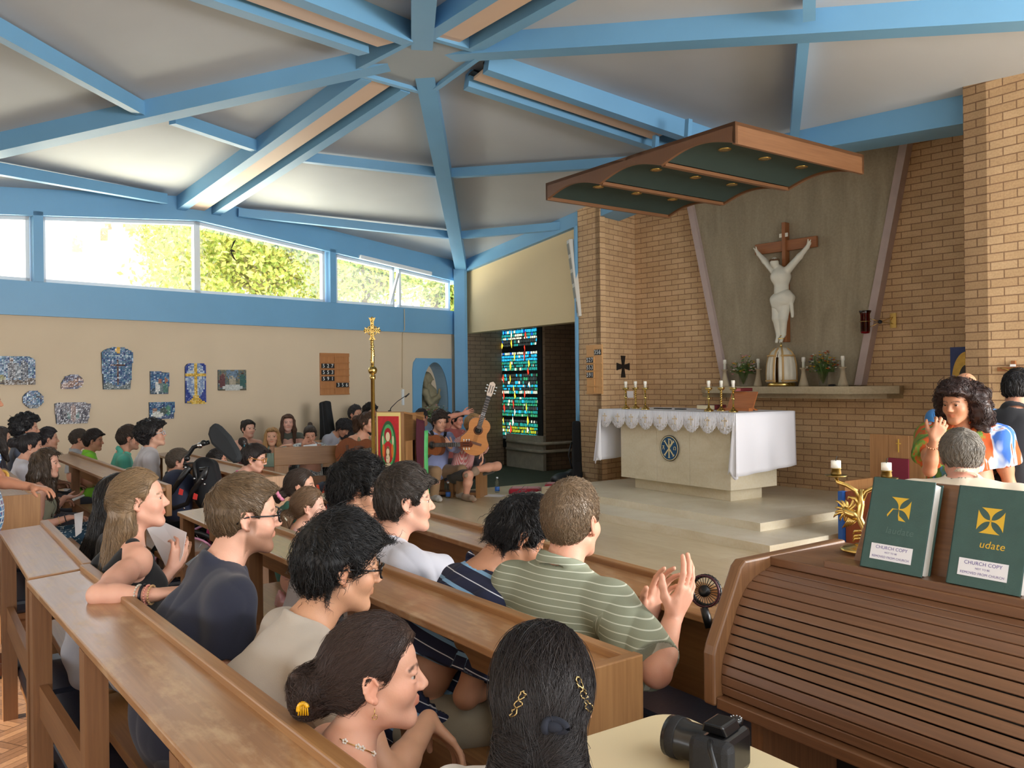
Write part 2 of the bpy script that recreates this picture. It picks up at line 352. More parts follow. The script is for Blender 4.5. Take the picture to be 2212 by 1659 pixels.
# niche opening in the left wall near the far corner
tn0, tn1 = tL(908), tL(965); zn0, zn1 = 1.0, 2.07
mb = MB(); Tm = (tn0 + tn1) / 2; Hw = (tn1 - tn0) / 2
arch = [(Tm - Hw, zn0)] + [(Tm + Hw * math.cos(a), 1.42 + (zn1 - 1.42) * math.sin(a)) for a in np.linspace(math.pi, 0, 17)] + [(Tm + Hw, zn0)]
T0, T1 = -8, 4.98
mb = MB()
def lq(t0, t1, z0, z1, n=0.0): mb.quad(L(t0, n, z0), L(t1, n, z0), L(t1, n, z1), L(t0, n, z1))
lq(T0, tn0, 0, 2.58); lq(tn1, T1, 0, 2.58); lq(tn0, tn1, 0, zn0)
top = [(t, 2.58) for t, z in arch]
for i in range(1, len(arch) - 2):
    (ta, za), (tb, zb) = arch[i], arch[i + 1]
    if abs(ta - tb) > 1e-6: mb.quad(L(ta, 0, za), L(tb, 0, zb), L(tb, 0, 2.58), L(ta, 0, 2.58))
lbox(mb, T0, T1, -.3, -.29, 0, 2.58)
struct(mb.build('wall_left', M_beige))
mb = MB(); lbox(mb, T0, T1, -.3, .05, 2.58, 3.0)
struct(mb.build('trim_3', M_blue))
# windows along the band
def wz(t): return 4.02 - .1 * abs(t)
WIN = [(-360, 68), (94, 430.5), (430, 706), (728, 856), (866, 976)]
for k, (pa, pb) in enumerate(WIN):
    ta, tb = tL(pa), tL(pb); fr = MB(); w = .045
    for (x0, x1) in ((ta, ta + w), (tb - w, tb)): lbox(fr, x0, x1, -.12, -.04, 3.0, wz(x0), 3.0, wz(x1))
    lbox(fr, ta, tb, -.12, -.04, 3.0, 3.05); lbox(fr, ta, tb, -.12, -.04, wz(ta) - w, wz(ta), wz(tb) - w, wz(tb))
    o = struct(fr.build('window_%d' % (k + 1), M_wframe)); g = MB()
    lbox(g, ta + w, tb - w, -.083, -.077, 3.05, wz(ta) - w, 3.05, wz(tb) - w); g.build('pane', mat('window_glass', (255, 255, 255), 0, trans=1, alpha=.12), o)
    if k == 3:                                                     # the leaf that stands ajar
        lf = MB(); lf.beam(L(tb - .05, -.1, 3.05), L(tb - .02, .1, wz(tb) - .1), .04, .04, up=n1); lf.build('open_leaf', M_wframe, o)
mb = MB()
for p in (81, 716):
    t = tL(p); lbox(mb, t - .05, t + .06, -.14, .06, 3.0, wz(t) + .05)
struct(mb.build('trim_4', M_blue))
mb = MB()
for a, b in ((T0, 0), (0, T1)): lbox(mb, a, b, -.3, .06, wz(a), wz(a) + .40, wz(b), wz(b) + .40)
struct(mb.build('trim_5', M_blue))
mb = MB(); lbox(mb, tL(772), tL(925), .06, .12, wz(tL(772)) - .01, wz(tL(772)) + .05, wz(tL(925)) - .01, wz(tL(925)) + .05)
o = mb.build('strip_light', M_wframe); tag(o, 'slim white strip light fixed under the blue beam over the far windows', 'light')
# corner post
mb = MB(); p = C_FAR; mb.hexa([p + x for x in (-d1 * .02, N * .03 + U * .3 - N * .1, U * .3 - N * .12, -d1 * .3 + n1 * .12)] + [p + x + Z * 3.75 for x in (-d1 * .02, N * .03 + U * .3 - N * .1, U * .3 - N * .12, -d1 * .3 + n1 * .12)])
struct(mb.build('trim_6', M_blue))
# far wall: cream fascia over the chapel opening, piers, apse
def zb(a): return 4.27 - .092 * abs(a + 6.78)
mb = MB(); wallq(mb, S(-13.15, 7.74), S(-9.66, 7.74), 2.6, zb(-13.15) + .05, zb(-9.66) + .05, .2, -N); struct(mb.build('wall_back_upper', M_cream))
mb = MB()
for a0, a1 in ((-13.15, -6.78), (-6.78, 0)):
    mb.hexa([S(a0, 7.66, zb(a0)), S(a1, 7.66, zb(a1)), S(a1, 8.1, zb(a1)), S(a0, 8.1, zb(a0)), S(a0, 7.66, zb(a0) + .42), S(a1, 7.66, zb(a1) + .42), S(a1, 8.1, zb(a1) + .42), S(a0, 8.1, zb(a0) + .42)])
struct(mb.build('trim_7', M_blue))
mb = MB(); wallq(mb, S(-9.64, 7.64), S(-9.14, 7.64), 0, 4.3, None, .1, -N); wallq(mb, S(-9.14, 7.64), S(-9.35, 8.5), 0, 4.3, None, .1, U); struct(mb.build('wall_pier', M_brick))
AW0, AW1 = S(-9.35, 8.5), S(-3.6, 9.29); AN = nrm(np.cross(AW1 - AW0, Z)); AN = AN if AN @ N < 0 else -AN
mb = MB(); wallq(mb, AW0, AW1, 0, 4.6, None, .2, AN); struct(mb.build('wall_apse', M_brick))
mb = MB(); wallq(mb, S(-3.93, 7.5), S(1.0, 7.5), 0, 4.6, None, .25, -N); wallq(mb, S(-3.93, 9.4), S(-3.93, 7.5), 0, 4.6, None, .2, -U); struct(mb.build('wall_pillar', M_brick))
mb = MB(); mb.sbox(-9.68, -9.645, 7.6, 7.75, .95, 4.0); struct(mb.build('trim_8', M_blue))
mb = MB(); mb.hexa([S(-9.7, 7.9, 4.5), S(-3.5, 7.9, 4.5), S(-3.5, 9.6, 4.5), S(-9.7, 9.6, 4.5)] + [S(-9.7, 7.9, 4.6), S(-3.5, 7.9, 4.6), S(-3.5, 9.6, 4.6), S(-9.7, 9.6, 4.6)]); struct(mb.build('ceiling_apse', M_ceil))
# reredos panel with mauve fins
AP = AW0 + AN * .08
def ap(px, py): return onpl(px, py, AP, AN)
mb = MB(); q = [ap(1578, 836), ap(1846, 832), ap(1958, 250), ap(1466, 270)]; mb.prism(q, -AN * .08); struct(mb.build('wall_panel', M_conc))
mb = MB()
for (x0, y0), (x1, y1), sd in (((1578, 836), (1466, 270), -1), ((1850, 832), (1960, 250), 1)):
    a = ap(x0, y0); b = ap(x1, y1); w = nrm(np.cross(AN, Z)) ; w = w if w @ U > 0 else -w
    mb.hexa([a - AN * .08, a + w * .09 * sd - AN * .08, a + w * .09 * sd + AN * .06, a + AN * .06, b - AN * .08, b + w * .09 * sd - AN * .08, b + w * .09 * sd + AN * .06, b + AN * .06])
struct(mb.build('trim_9', M_fin))
mb = MB(); bk = [AW0 + (AW1 - AW0) * f - AN * .01 for f in (.2, .68)]
sh = [S(-7.8, 8.32), S(-5.65, 8.32), S(-5.3, 8.72), bk[1], bk[0], S(-8.0, 8.5)]
mb.prism([zz(p, 1.53) for p in sh], Z * .085); mb.prism([zz(p, 1.47) for p in (S(-7.6, 8.5), S(-5.75, 8.5), S(-5.5, 8.8), bk[1], bk[0], S(-8.0, 8.62))], Z * .06)
o = mb.build('shelf', M_shelf); tag(o, 'long stone shelf with chamfered ends fixed under the grey plaster panel', 'shelf')
# chapel behind the opening
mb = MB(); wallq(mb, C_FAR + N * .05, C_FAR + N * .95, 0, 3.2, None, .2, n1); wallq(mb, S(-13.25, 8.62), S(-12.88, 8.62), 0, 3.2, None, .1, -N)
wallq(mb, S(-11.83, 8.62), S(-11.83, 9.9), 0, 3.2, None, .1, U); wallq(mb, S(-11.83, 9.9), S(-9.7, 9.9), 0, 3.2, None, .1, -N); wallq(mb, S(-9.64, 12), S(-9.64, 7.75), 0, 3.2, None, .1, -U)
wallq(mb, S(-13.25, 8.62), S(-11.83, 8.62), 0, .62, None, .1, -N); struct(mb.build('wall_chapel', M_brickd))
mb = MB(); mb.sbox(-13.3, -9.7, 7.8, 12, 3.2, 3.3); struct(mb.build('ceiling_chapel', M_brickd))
mb = MB(); mb.sbox(-13.0, -11.83, 8.56, 8.62, .14, .75); mb.tube([S(-12.9, 8.5, .62), S(-11.78, 8.5, .62), S(-11.78, 9.83, .62), S(-9.8, 9.83, .62)], .03); mb.tube([S(-12.9, 8.5, .48), S(-11.78, 8.5, .48), S(-11.78, 9.83, .48), S(-9.8, 9.83, .48)], .03)
struct(mb.build('baseboard_chapel', M_statue))
# ------------------------------------------------------------------ ceiling, ribs and strips
UPZ = Z * .18
SEC = {1: (HUB, cF, mL), 2: (HUB, mL, cL), 3: (HUB, mR, cF), 4: (HUB, cR, mR), 5: (HUB, cL, mBL), 6: (HUB, mBL, cN), 7: (HUB, cN, mBR), 8: (HUB, mBR, cR)}
mb = MB()
for k, (a, b, c) in SEC.items():
    out = [p + UPZ + (0 if p is HUB else 1) * nrm(zz(p - HUB, 0)) * .12 for p in (a, b, c)]
    mb.prism(out, Z * .08)
struct(mb.build('ceiling', M_ceil))
TRIM = [10]
def trim(mb, m=None, mats=None):
    o = struct(mb.build('trim_%d' % TRIM[0], mats or m or M_blue)); TRIM[0] += 1; return o
for c in (cF, cL, cR, cN):
    mb = MB(); d = c - HUB; mb.beam(HUB + Z * .1 - d * .0, c + Z * .1, .2, .2); trim(mb)
hub_r = .72
ring = [HUB + nrm(c - HUB) * hub_r for c in (cF, cL, cN, cR)]
mb = MB()
for i in range(4): mb.beam(ring[i] + Z * .11, ring[(i + 1) % 4] + Z * .11, .06, .18)
trim(mb)
mb = MB(); mb.prism([p + Z * .06 for p in ring], Z * .03); trim(mb, mat('hub_plate_paint', (150, 160, 166), .6))
def strip(m, black, end):
    """a double beam with a pale panel and a dark slot between, hub to mid wall; black gives the side of the slot"""
    d = nrm(m - HUB); sd = nrm(np.cross(d, Z)); sg = 1 if sd @ (black - HUB) > 0 else -1; sd = sd * sg; p0 = HUB + d * .6; p1 = HUB + (m - HUB) * end
    mb = MB()
    for s in (-.25, .25): mb.beam(p0 + sd * s + Z * .08, HUB + (m - HUB) + sd * s + Z * .08, .13, .2)
    trim(mb); mb = MB(); mb.beam(p0 + sd * -.04 + Z * .03, p1 + sd * -.04 + Z * .03, .24, .03); mb.beam(p0 + sd * .14 + Z * .11, p1 + sd * .14 + Z * .11, .14, .02, mi=1)
    mb.beam(p0 + sd * -.175 + Z * .1, p1 + sd * -.175 + Z * .1, .03, .02, mi=1)
    trim(mb, None, [M_tan, M_black])
strip(mL, cF, .99); strip(mR, cF, .72); strip(mBL, cL, 1); strip(mBR, cR, 1)
def onsec(px, py, k, up):
    a, b, c = SEC[k]; n = np.cross(b - a, c - a); return onpl(px, py, a + Z * up, n)
for k, p, q, h in ((5, (-120, 20), (305, 250), .14), (2, (372, 268), (568, 333), .13), (2, (-60, 368), (357, 440), .13), (1, (652, 350), (958, 384), .12), (3, (978, 384), (1400, 358), .12),
                   (1, (515, 468), (972, 516), .12), (3, (998, 516), (1212, 497), .12), (4, (1737, 80), (1716, 302), .13), (8, (1748, -60), (1748, 47), .13)):
    a = onsec(*p, k, .04); b = onsec(*q, k, .04); mb = MB(); mb.beam(a + Z * h / 2, b + Z * h / 2, .09, h); trim(mb)
# walls behind and beside the camera (out of view): solid, with a low slot shaped to let a strip of sun onto the floor
mb = MB()
def lowwall(a, b, nin, z0, z1): wallq(mb, a, b, z0, z1, None, .2, nin)
RW0, RW1 = S(-13, -1.3), S(5, -1.3)
lowwall(RW0, RW1, N, 0, .95); lowwall(RW0, RW1, N, 1.4, 4.9)
struct(mb.build('wall_rear', M_beige))
mb = MB(); lowwall(C_L - d1 * .1, RW0, n1, 0, 4.2); struct(mb.build('wall_left_corner', M_beige))
# ------------------------------------------------------------------ pews
LZ = .96
def pew(label, p0, p1, posts=None, seat=True, kneel=True, lw=.20, group='oak pews', endL=False, endR=False, front=False):
    """p0, p1: ends of the ledge centre line on the floor plan (left end first); people sit on the N side"""
    p0 = zz(p0, 0); p1 = zz(p1, 0); u = nrm(p1 - p0); n = nrm(np.cross(Z, u)); n = n if n @ N > 0 else -n; ln = np.linalg.norm(p1 - p0)
    t = thing('pew', label, 'pew', p0, group)
    def bx(mb, a0, a1, b0, b1, z0, z1, dz=0):
        P = lambda a, b, z: p0 + u * a + n * b + Z * z
        return mb.hexa([P(a0, b0, z0), P(a1, b0, z0), P(a1, b1, z0 + dz), P(a0, b1, z0 + dz), P(a0, b0, z1), P(a1, b0, z1), P(a1, b1, z1 + dz), P(a0, b1, z1 + dz)])
    mb = MB(); bx(mb, 0, ln, -lw / 2, lw / 2, LZ - .03, LZ - .005, .012); mb.build('ledge', M_ledge, t, .004)
    mb = MB(); bx(mb, -.01, ln + .01, lw / 2 - .012, lw / 2 + .028, LZ - .2, LZ + .028); mb.build('backrest', M_oak, t, .005)
    if seat:
        mb = MB(); bx(mb, 0, ln, lw / 2 + .0, lw / 2 + .42, .41, .45); mb.build('seat', M_oak, t, .005)
    k = posts or max(2, int(ln / 1.0) + 1)
    for i in range(k):
        a = .06 + (ln - .18) * i / (k - 1); mb = MB(); bx(mb, a, a + .065, -.1, -.035, 0, LZ - .03)
        if seat: bx(mb, a, a + .065, lw / 2, lw / 2 + .36, .3, .41); bx(mb, a, a + .065, lw / 2 + .26, lw / 2 + .36, 0, .3)
        mb.build('support', M_oakd, t)
    for flag, a in ((endL, -.03), (endR, ln)):
        if flag: mb = MB(); bx(mb, a, a + .035, -lw / 2, lw / 2 + .03, LZ - .26, LZ + .03); mb.build('end_panel', M_oak, t, .004)
    mb = MB(); bx(mb, .05, ln - .05, -.08, -.05, .46, .58); mb.build('rail', M_oakd, t)
    if front: mb = MB(); bx(mb, .03, ln - .03, .03, .05, .1, LZ - .05); mb.build('front_panel', M_oak, t)
    if kneel:
        kn = MB(); bx(kn, .08, ln - .08, -.02, .2, .14, .18); bx(kn, .12, .2, 0, .18, 0, .14); bx(kn, ln - .2, ln - .12, 0, .18, 0, .14); ko = kn.build('kneeler', M_oakd, t)
        kc = MB(); bx(kc, -.1, ln * .48, -.03, .22, .18, .27); bx(kc, ln * .5, ln - .06, -.03, .22, .18, .27); kc.build('cushion', M_navy, ko, .025)
    return t
q = lambda px, py: onz(px, py, LZ)
A0, A1 = q(46, 1140), q(124, 1238)
pew('short oak pew section with a sheen on its ledge behind the long haired blonde', A0, A1, 2)
B0, B1 = q(120, 1243), q(570, 1659); B1 = B1 + nrm(B1 - B0) * .75
pew('nearest long oak pew running out at the bottom, bare forearm resting on its ledge', B0, B1, 4)
D0, D1 = q(420, 1100), q(1290, 1453)
pew('oak pew behind the striped polo and the green shirt', D0, D1, 4, endR=True)
E0, E1 = q(700, 1065), q(1500, 1297)
E1 = E1 + nrm(E1 - E0) * .9
pew('front oak pew facing the pale stone floor, row of white shirts behind it', E0, E1, 5, seat=False, kneel=False, front=True)
F0, F1 = q(129, 982), q(330, 1058)
pew('oak pew in front of the curly haired girl, lime shirt beyond it', F0, F1, 4)
G1 = q(38, 1078); G0 = G1 - nrm(D1 - D0) * 2.2
pew('oak pew with square end panel behind the curly haired girl', G0, G1, 3, endR=True)
H1 = q(593, 1036); H0 = H1 - nrm(D1 - D0) * 3.4
pew('oak front pew end beside the magenta top', H0, H1, 4, endR=True, front=True, kneel=False)
mb = MB()
# choir pew seen from its front
CZ = .94
ca, cb = onz(592, 967, CZ), onz(760, 961, CZ); cu = nrm(cb - ca); cn = nrm(np.cross(Z, cu)); cn = cn if cn[1] > 0 else -cn
t = thing('choir_pew', 'open fronted oak choir pew with square frame in front of the mint blouse', 'pew', zz(ca, .14), 'choir pews')
def cbox(mb, a0, a1, b0, b1, z0, z1):
    P = lambda a, b, z: zz(ca, z) + cu * a + cn * b
    return mb.hexa([P(a0, b0, z0), P(a1, b0, z0), P(a1, b1, z0), P(a0, b1, z0), P(a0, b0, z1), P(a1, b0, z1), P(a1, b1, z1), P(a0, b1, z1)])
cl = .95
mb = MB(); cbox(mb, 0, cl, 0, .05, CZ - .22, CZ); mb.build('top_rail', M_oak, t, .004)
for a in (0, cl - .17): mb = MB(); cbox(mb, a, a + .17, 0, .05, .14, CZ - .22); mb.build('front_post', M_oak, t, .004)
mb = MB(); cbox(mb, 0, cl, .3, .34, .14, CZ - .4); mb.build('back_panel', M_oakd, t)
t = thing('choir_pew', 'plain oak bench back behind the floral dress', 'pew', zz(ca, .14) + cn * 1.9, 'choir pews')
mb = MB(); cbox(mb, .5, 1.7, 1.9, 1.94, .5, CZ - .05); mb.build('backrest', M_oak, t, .004); mb = MB(); cbox(mb, .5, 1.7, 1.52, 1.9, .53, .57); mb.build('seat', M_oak, t)
for a in (.5, 1.6): mb = MB(); cbox(mb, a, a + .08, 1.6, 1.92, .14, .53); mb.build('support', M_oakd, t)
# ------------------------------------------------------------------ altar
SHZ = 1.615
AZ = .33
t = thing('altar', 'pale limestone block altar on a recessed plinth with round blue emblem', 'altar', S(-7.2, 7.5, AZ))
mb = MB(); mb.sbox(-8.04, -6.45, 7.27, 7.8, AZ, AZ + .14); mb.build('plinth', M_altar, t, .004)
mb = MB()
for a0, a1 in ((-8.16, -7.5), (-7.5, -6.95), (-6.95, -6.33)): mb.sbox(a0 + .001, a1 - .001, 7.14, 7.92, AZ + .14, AZ + .86)
mb.build('body', M_altar, t, .003)
mb = MB(); mb.sbox(-8.42, -6.2, 7.06, 8.0, AZ + .86, AZ + 1.0); mb.build('mensa', M_altar, t, .004)
ec = S(-7.26, 7.128, AZ + .56); em = MB(); X, Y = U, Z
em.lathe([(.0, 0), (.152, 0), (.152, .012), (.0, .012)], ec, -N, 40, 0, False, X=U)
e = em.build('emblem', mat('emblem_blue', (32, 84, 128), .4), t)
ring_ = MB(); ring_.tube([ec - N * .013 + .143 * (math.cos(a) * U + math.sin(a) * Z) for a in np.linspace(0, 2 * math.pi, 41)], .005, 6, cap=False); ring_.tube([ec - N * .01 + .152 * (math.cos(a) * U + math.sin(a) * Z) for a in np.linspace(0, 2 * math.pi, 41)], .005, 6, 1, cap=False)
ring_.build('emblem_rim', [mat('emblem_cream', (232, 218, 170), .5), M_blk], e)
ch = MB()
def bar(c, p, q, w=.014, flare=True):
    P = lambda x: c - N * .016 + U * x[0] + Z * x[1]
    ch.beam(P(p), P(q), w, .006, up=N)
    if flare:
        dv = nrm(np.subtract(q, p)); sv = np.array([-dv[1], dv[0]])
        for k in (p, q): ch.beam(P(np.array(k) - sv * .016), P(np.array(k) + sv * .016), .008, .006, up=N)
bar(ec, (-.075, -.085), (.075, .085)); bar(ec, (.075, -.085), (-.075, .085)); bar(ec, (0, -.112), (0, .112))
ch.tube([ec - N * .016 + U * (.008 + .036 * math.cos(a)) + Z * (.075 + .036 * math.sin(a)) for a in np.linspace(-1.5, 1.5, 12)], .006, 6)
for pts in ([(-.112, -.02), (-.095, .025), (-.078, -.02)], [(-.106, 0), (-.084, 0)], [(-.112, .026), (-.08, .026)]):
    ch.tube([ec - N * .016 + U * x + Z * y for x, y in pts], .0038, 5)
ch.tube([ec - N * .016 + U * (.095 + .017 * math.cos(a)) + Z * (.004 + .02 * math.sin(a)) for a in np.linspace(-1.0, math.pi + 1.0, 14)], .0038, 5)
for s in (-1, 1): ch.tube([ec - N * .016 + U * (.095 + s * .009) + Z * -.014, ec - N * .016 + U * (.095 + s * .02) + Z * -.014], .0038, 5)
ch.build('emblem_letters', mat('emblem_cream', (232, 218, 170), .5), e)
# altar cloth: white fall over the ends, lace edge in front
CT = AZ + 1.004
cl_a0, cl_a1 = -8.45, -6.17
tc = thing('altar_cloth', 'white altar cloth with scalloped lace front hem draped over the stone altar', 'cloth', S(-7.3, 7.5, CT))
mb = MB(); mb.sbox(cl_a0, cl_a1, 7.03, 8.03, CT, CT + .006); mb.build('cloth_top', M_white, tc, .003)
def sheet(mb, P, nu, nv, uvs=(1, 1)):
    vs = [P(i / nu, j / nv) for j in range(nv + 1) for i in range(nu + 1)]
    f = [(j * (nu + 1) + i, j * (nu + 1) + i + 1, (j + 1) * (nu + 1) + i + 1, (j + 1) * (nu + 1) + i) for j in range(nv) for i in range(nu)]
    return mb.add(vs, f, 0, None, True)
def solid(o, th):
    m = o.modifiers.new('Solidify', 'SOLIDIFY'); m.thickness = th; return o
for a, s, lab in ((cl_a1, 1, 'end_fall'), (cl_a0, -1, 'end_fall')):
    mb = MB()
    sheet(mb, lambda u, v, a=a, s=s: S(a + s * (.012 + .05 * v * (1 - .5 * u) + .012 * v * math.sin(u * 17)), 7.03 + 1.0 * u - (.06 * v if u < .05 else 0), CT + .004 - v * (.62 + .06 * (1 - u))), 30, 14)
    solid(mb.build(lab, M_white, tc), .004)
    # the turned corner with lace down its edge
    mb = MB(); sheet(mb, lambda u, v, a=a, s=s: S(a + s * (.012 + .055 * v) - s * .02 * math.sin(u * 3) - s * u * (.12 * v + .02), 7.03 - .03 * v - .035 * math.sin(u * 3.1) * v, CT + .004 - v * (.70 + .03 * math.sin(u * 9)) * (1 - .1 * u)), 12, 20); solid(mb.build('corner_fold', M_white, tc), .004)
lace = bpy.data.materials.new('lace'); lace.use_nodes = True; lt = NT(lace); vx, vy, _ = lt.xyz(lt.uv())
vo = lt.node('ShaderNodeTexVoronoi'); vo.inputs['Scale'].default_value = 55; lt.put(vo.inputs['Vector'], lt.uv())
hole = lt.math('MULTIPLY', lt.math('LESS_THAN', vo.outputs['Distance'], .33), lt.math('LESS_THAN', vy, .085)); lt.set('Base Color', lin((236, 236, 244))); lt.set('Roughness', .85); lt.set('Alpha', lt.math('SUBTRACT', 1.0, hole))
mb = MB(); NS = 9; sw = (cl_a1 - cl_a0) / NS; base_d = .135
for k in range(NS):
    for i in range(12):
        u0, u1 = i / 12, (i + 1) / 12; a0, a1 = cl_a0 + (k + u0) * sw, cl_a0 + (k + u1) * sw
        dp = lambda u: base_d + .09 * math.sin(math.pi * u) ** .8 + .008 * abs(math.sin(u * math.pi * 6))
        h0, h1 = dp(u0), dp(u1); mb.add([S(a0, 7.024, CT + .005), S(a1, 7.024, CT + .005), S(a1, 7.018, CT - h1), S(a0, 7.018, CT - h0)], [(0, 3, 2, 1)], 0, [[(a0, h0), (a0, 0), (a1, 0), (a1, h1)]], True)
        # uv y measured upward from the hem so that the holes sit in the scallops
        mb.uv[-4:] = [(a0, h0), (a0, 0), (a1, 0), (a1, h1)]
o = mb.build('lace_hem', lace, tc); solid(o, .002)
mb = MB()
for k in range(NS):
    c = S(cl_a0 + (k + .5) * sw, 7.012, CT - .095)
    mb.beam(c - Z * .04, c + Z * .04, .012, .004, up=N); mb.beam(c + Z * .015 - U * .028, c + Z * .015 + U * .028, .012, .004, up=N)
    for dx, dz in ((0, .042), (-.03, .015), (.03, .015), (0, -.042)): mb.lathe([(0, 0), (.011, 0), (.011, .004), (0, .004)], c + U * dx + Z * dz, -N, 10, X=U)
mb.build('embroidered_cross', mat('pale_gold_thread', (224, 208, 184), .8), tc)
# candlesticks on the altar
def onsh(px, py, b, z=None):
    v = ray(px, py); p = CAM + v * (b / float(v @ N)); return zz(p, SHZ if z is None else z)
def candlestick(px, py, label, twist=False, h=.30, base_z=None, depth_b=None):
    p = onsh(px, py, depth_b, CT + .006)
    t = thing('candlestick', label, 'candlestick', p, 'brass candlesticks on the altar'); k = h / .30
    mb = MB(); mb.lathe([(.056, 0), (.056, .008), (.05, .016), (.03, .03), (.016, .045), (.013, .06)], p, n=8); mb.build('base', M_gold, t)
    mb = MB(); z0, z1 = .06, .245 * k
    if twist:
        for ph in (0, math.pi): mb.tube([p + Z * (z0 + (z1 - z0) * f) + V3(math.cos(ph + f * 22), math.sin(ph + f * 22), 0) * .007 for f in np.linspace(0, 1, 40)], .008, 6)
    else: mb.lathe([(.012, z0), (.011, .13), (.02, .14), (.022, .15), (.018, .16), (.011, .17), (.011, z1)], p, n=12)
    mb.build('stem', M_gold, t)
    mb = MB(); mb.lathe([(.012, z1 - .01), (.03, z1), (.042, z1 + .02), (.044, z1 + .032), (.03, z1 + .03), (.016, z1 + .028)], p, n=18); mb.build('drip_pan', M_gold, t)
    mb = MB(); mb.lathe([(.018, z1 + .028), (.018, z1 + .075), (.021, z1 + .078), (.021, z1 + .108), (.016, z1 + .112), (0, z1 + .112)], p, n=14); mb.build('candle', M_wax, t)
    return t
for px, b_, lb, tw in ((1352, 7.25, 'left outer', 0), (1373, 7.42, 'twisted', 1), (1394, 7.25, 'right outer', 0)):
    candlestick(px, 877, {0: '%s plain brass candlestick of the trio at the left end of the altar' % lb, 1: 'twisted brass candlestick in the middle of the trio at the left altar end'}[tw], tw, depth_b=b_)
for px, b_, lb, tw in ((1531, 7.25, 'left outer', 0), (1558, 7.42, 'twisted', 1), (1584, 7.25, 'right outer', 0)):
    candlestick(px, 877, {0: '%s plain brass candlestick of the trio in front of the wooden missal stand' % lb, 1: 'twisted brass candlestick in the middle of the trio before the missal stand'}[tw], tw, depth_b=b_)
# missal stand and books on the altar
def bk(name, label, c, size, X, mats, tilt=None, group=None, parts=True):
    """lying or leaning closed book: size = (width, height, thickness)"""
    t = thing(name, label, 'book', c, group); X = nrm(X); Y = nrm(np.cross(Z, X)) if tilt is None else nrm(tilt); n = np.cross(X, Y); w, h, th = size
    mb = MB()
    for s in (-1, 1): mb.box(c + n * s * (th / 2 - .002), (w, h, .004), X, Y, n)
    mb.box(c - X * (w / 2 - .002), (.004, h, th), X, Y, n); mb.build('cover', mats[0], t)
    mb = MB(); mb.box(c + X * .001, (w - .01, h - .012, th - .009), X, Y, n); mb.build('pages', mats[1], t); return t
M_pages = mat('page_block', (226, 214, 180), .8); M_rpages = mat('red_page_edge', (214, 120, 120), .7)
M_bkred = mat('dark_red_leather', (96, 26, 30), .5); M_bkblk = mat('black_leather', (34, 28, 26), .5)
bk('missal', 'thick cream edged missal lying behind the right candlestick trio', onsh(1536, 874, 7.72, CT + .037), (.3, .2, .06), -U, [M_bkred, M_pages])
ms = onsh(1597, 878, 7.6, CT + .006); t = thing('missal_stand', 'sloping wooden missal stand with a front ledge on the altar', 'book stand', ms)
mb = MB(); sl = nrm(-N * .5 + Z * .9); mb.beam(ms + U * -.19 + N * .05 + Z * .11, ms + U * .19 + N * .05 + Z * .11, .012, .24, up=nrm(N * .45 + Z)); mb.build('board', wood('red_oak', (160, 92, 48), (190, 118, 66), .4), t)
mb = MB(); mb.beam(ms + U * -.19 - N * .03 + Z * .018, ms + U * .19 - N * .03 + Z * .018, .06, .035); mb.build('front_ledge', MATS['red_oak'], t)
mb = MB(); mb.beam(ms + N * .05 + Z * .05, ms + N * .2 + Z * .0, .2, .02); mb.build('strut', MATS['red_oak'], t)
bk('lectionary', 'pink edged red book resting on top of the missal stand', ms + N * .15 + Z * .245 - U * .09, (.15, .2, .04), -U, [M_bkred, M_rpages])
for px, py, w, lb in ((1422, 878, .1, 'pair of dark glasses folded flat on the altar cloth between the candle trios'), (1440, 876, .12, 'black case lying on the altar cloth beyond the folded glasses'), (1470, 878, .14, 'thin dark tablet lying on the altar cloth left of the missal')):
    p = onsh(px, py, 7.5, CT + .013); mb = MB(); mb.box(p, (w, .07, .012), U, N); o = mb.build({.1: 'folded_glasses', .12: 'glasses_case', .14: 'tablet'}[w], M_blk, None, .004); tag(o, lb, {.1: 'glasses', .12: 'case', .14: 'tablet'}[w])
# ------------------------------------------------------------------ things on the stone shelf
tb = onsh(1688, 829, 8.56); t = thing('tabernacle', 'domed tabernacle under a white silk veil with gold braid and small gold cross', 'tabernacle', tb)
mb = MB(); mb.lathe([(.165, 0), (.17, .02), (.16, .045), (.15, .06)], tb, n=32); mb.build('gold_base', M_gold, t)
def veil(mb, r, z, n=64, m=16, gap=(-.12, .02)):
    pass
M_veil = mat('ivory_silk', (232, 226, 208), .5, var=.05, vs=10, bump=.1, bs=30); mb = MB(); n = 96; prof = [(.172, .05), (.174, .15), (.168, .27), (.15, .36), (.114, .43), (.064, .475), (.0, .49)]
fw = math.atan2(*(-(tb - CAM))[[1, 0]])
vs = []; fs = []
for i, (r, z) in enumerate(prof):
    for k in range(n):
        a = fw - .15 + 2 * math.pi * k / n; w = 1 + .03 * math.sin(k * .9) * (1 - i / 6) + .015 * math.sin(k * 2.3); vs.append(tb + V3(math.cos(a), math.sin(a), 0) * r * w + Z * z)
for i in range(len(prof) - 1):
    for k in range(n):
        if i < 4 and k in (92, 93, 94) and not (i == 3 and k != 93): continue
        fs.append((i * n + k, i * n + (k + 1) % n, (i + 1) * n + (k + 1) % n, (i + 1) * n + k))
mb.add(vs, fs, 0, None, True); solid(mb.build('veil', M_veil, t), .004)
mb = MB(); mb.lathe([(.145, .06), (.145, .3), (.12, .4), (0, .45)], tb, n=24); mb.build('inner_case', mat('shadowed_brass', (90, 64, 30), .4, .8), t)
mb = MB(); br = .012
mb2 = [(r * 1.045 + .004, z) for r, z in prof[:-1]]
for a in (fw - .5, fw + .12, fw + 1.7, fw - 1.9): mb.tube([tb + V3(math.cos(a), math.sin(a), 0) * r + Z * z for r, z in mb2], .0125, 5)
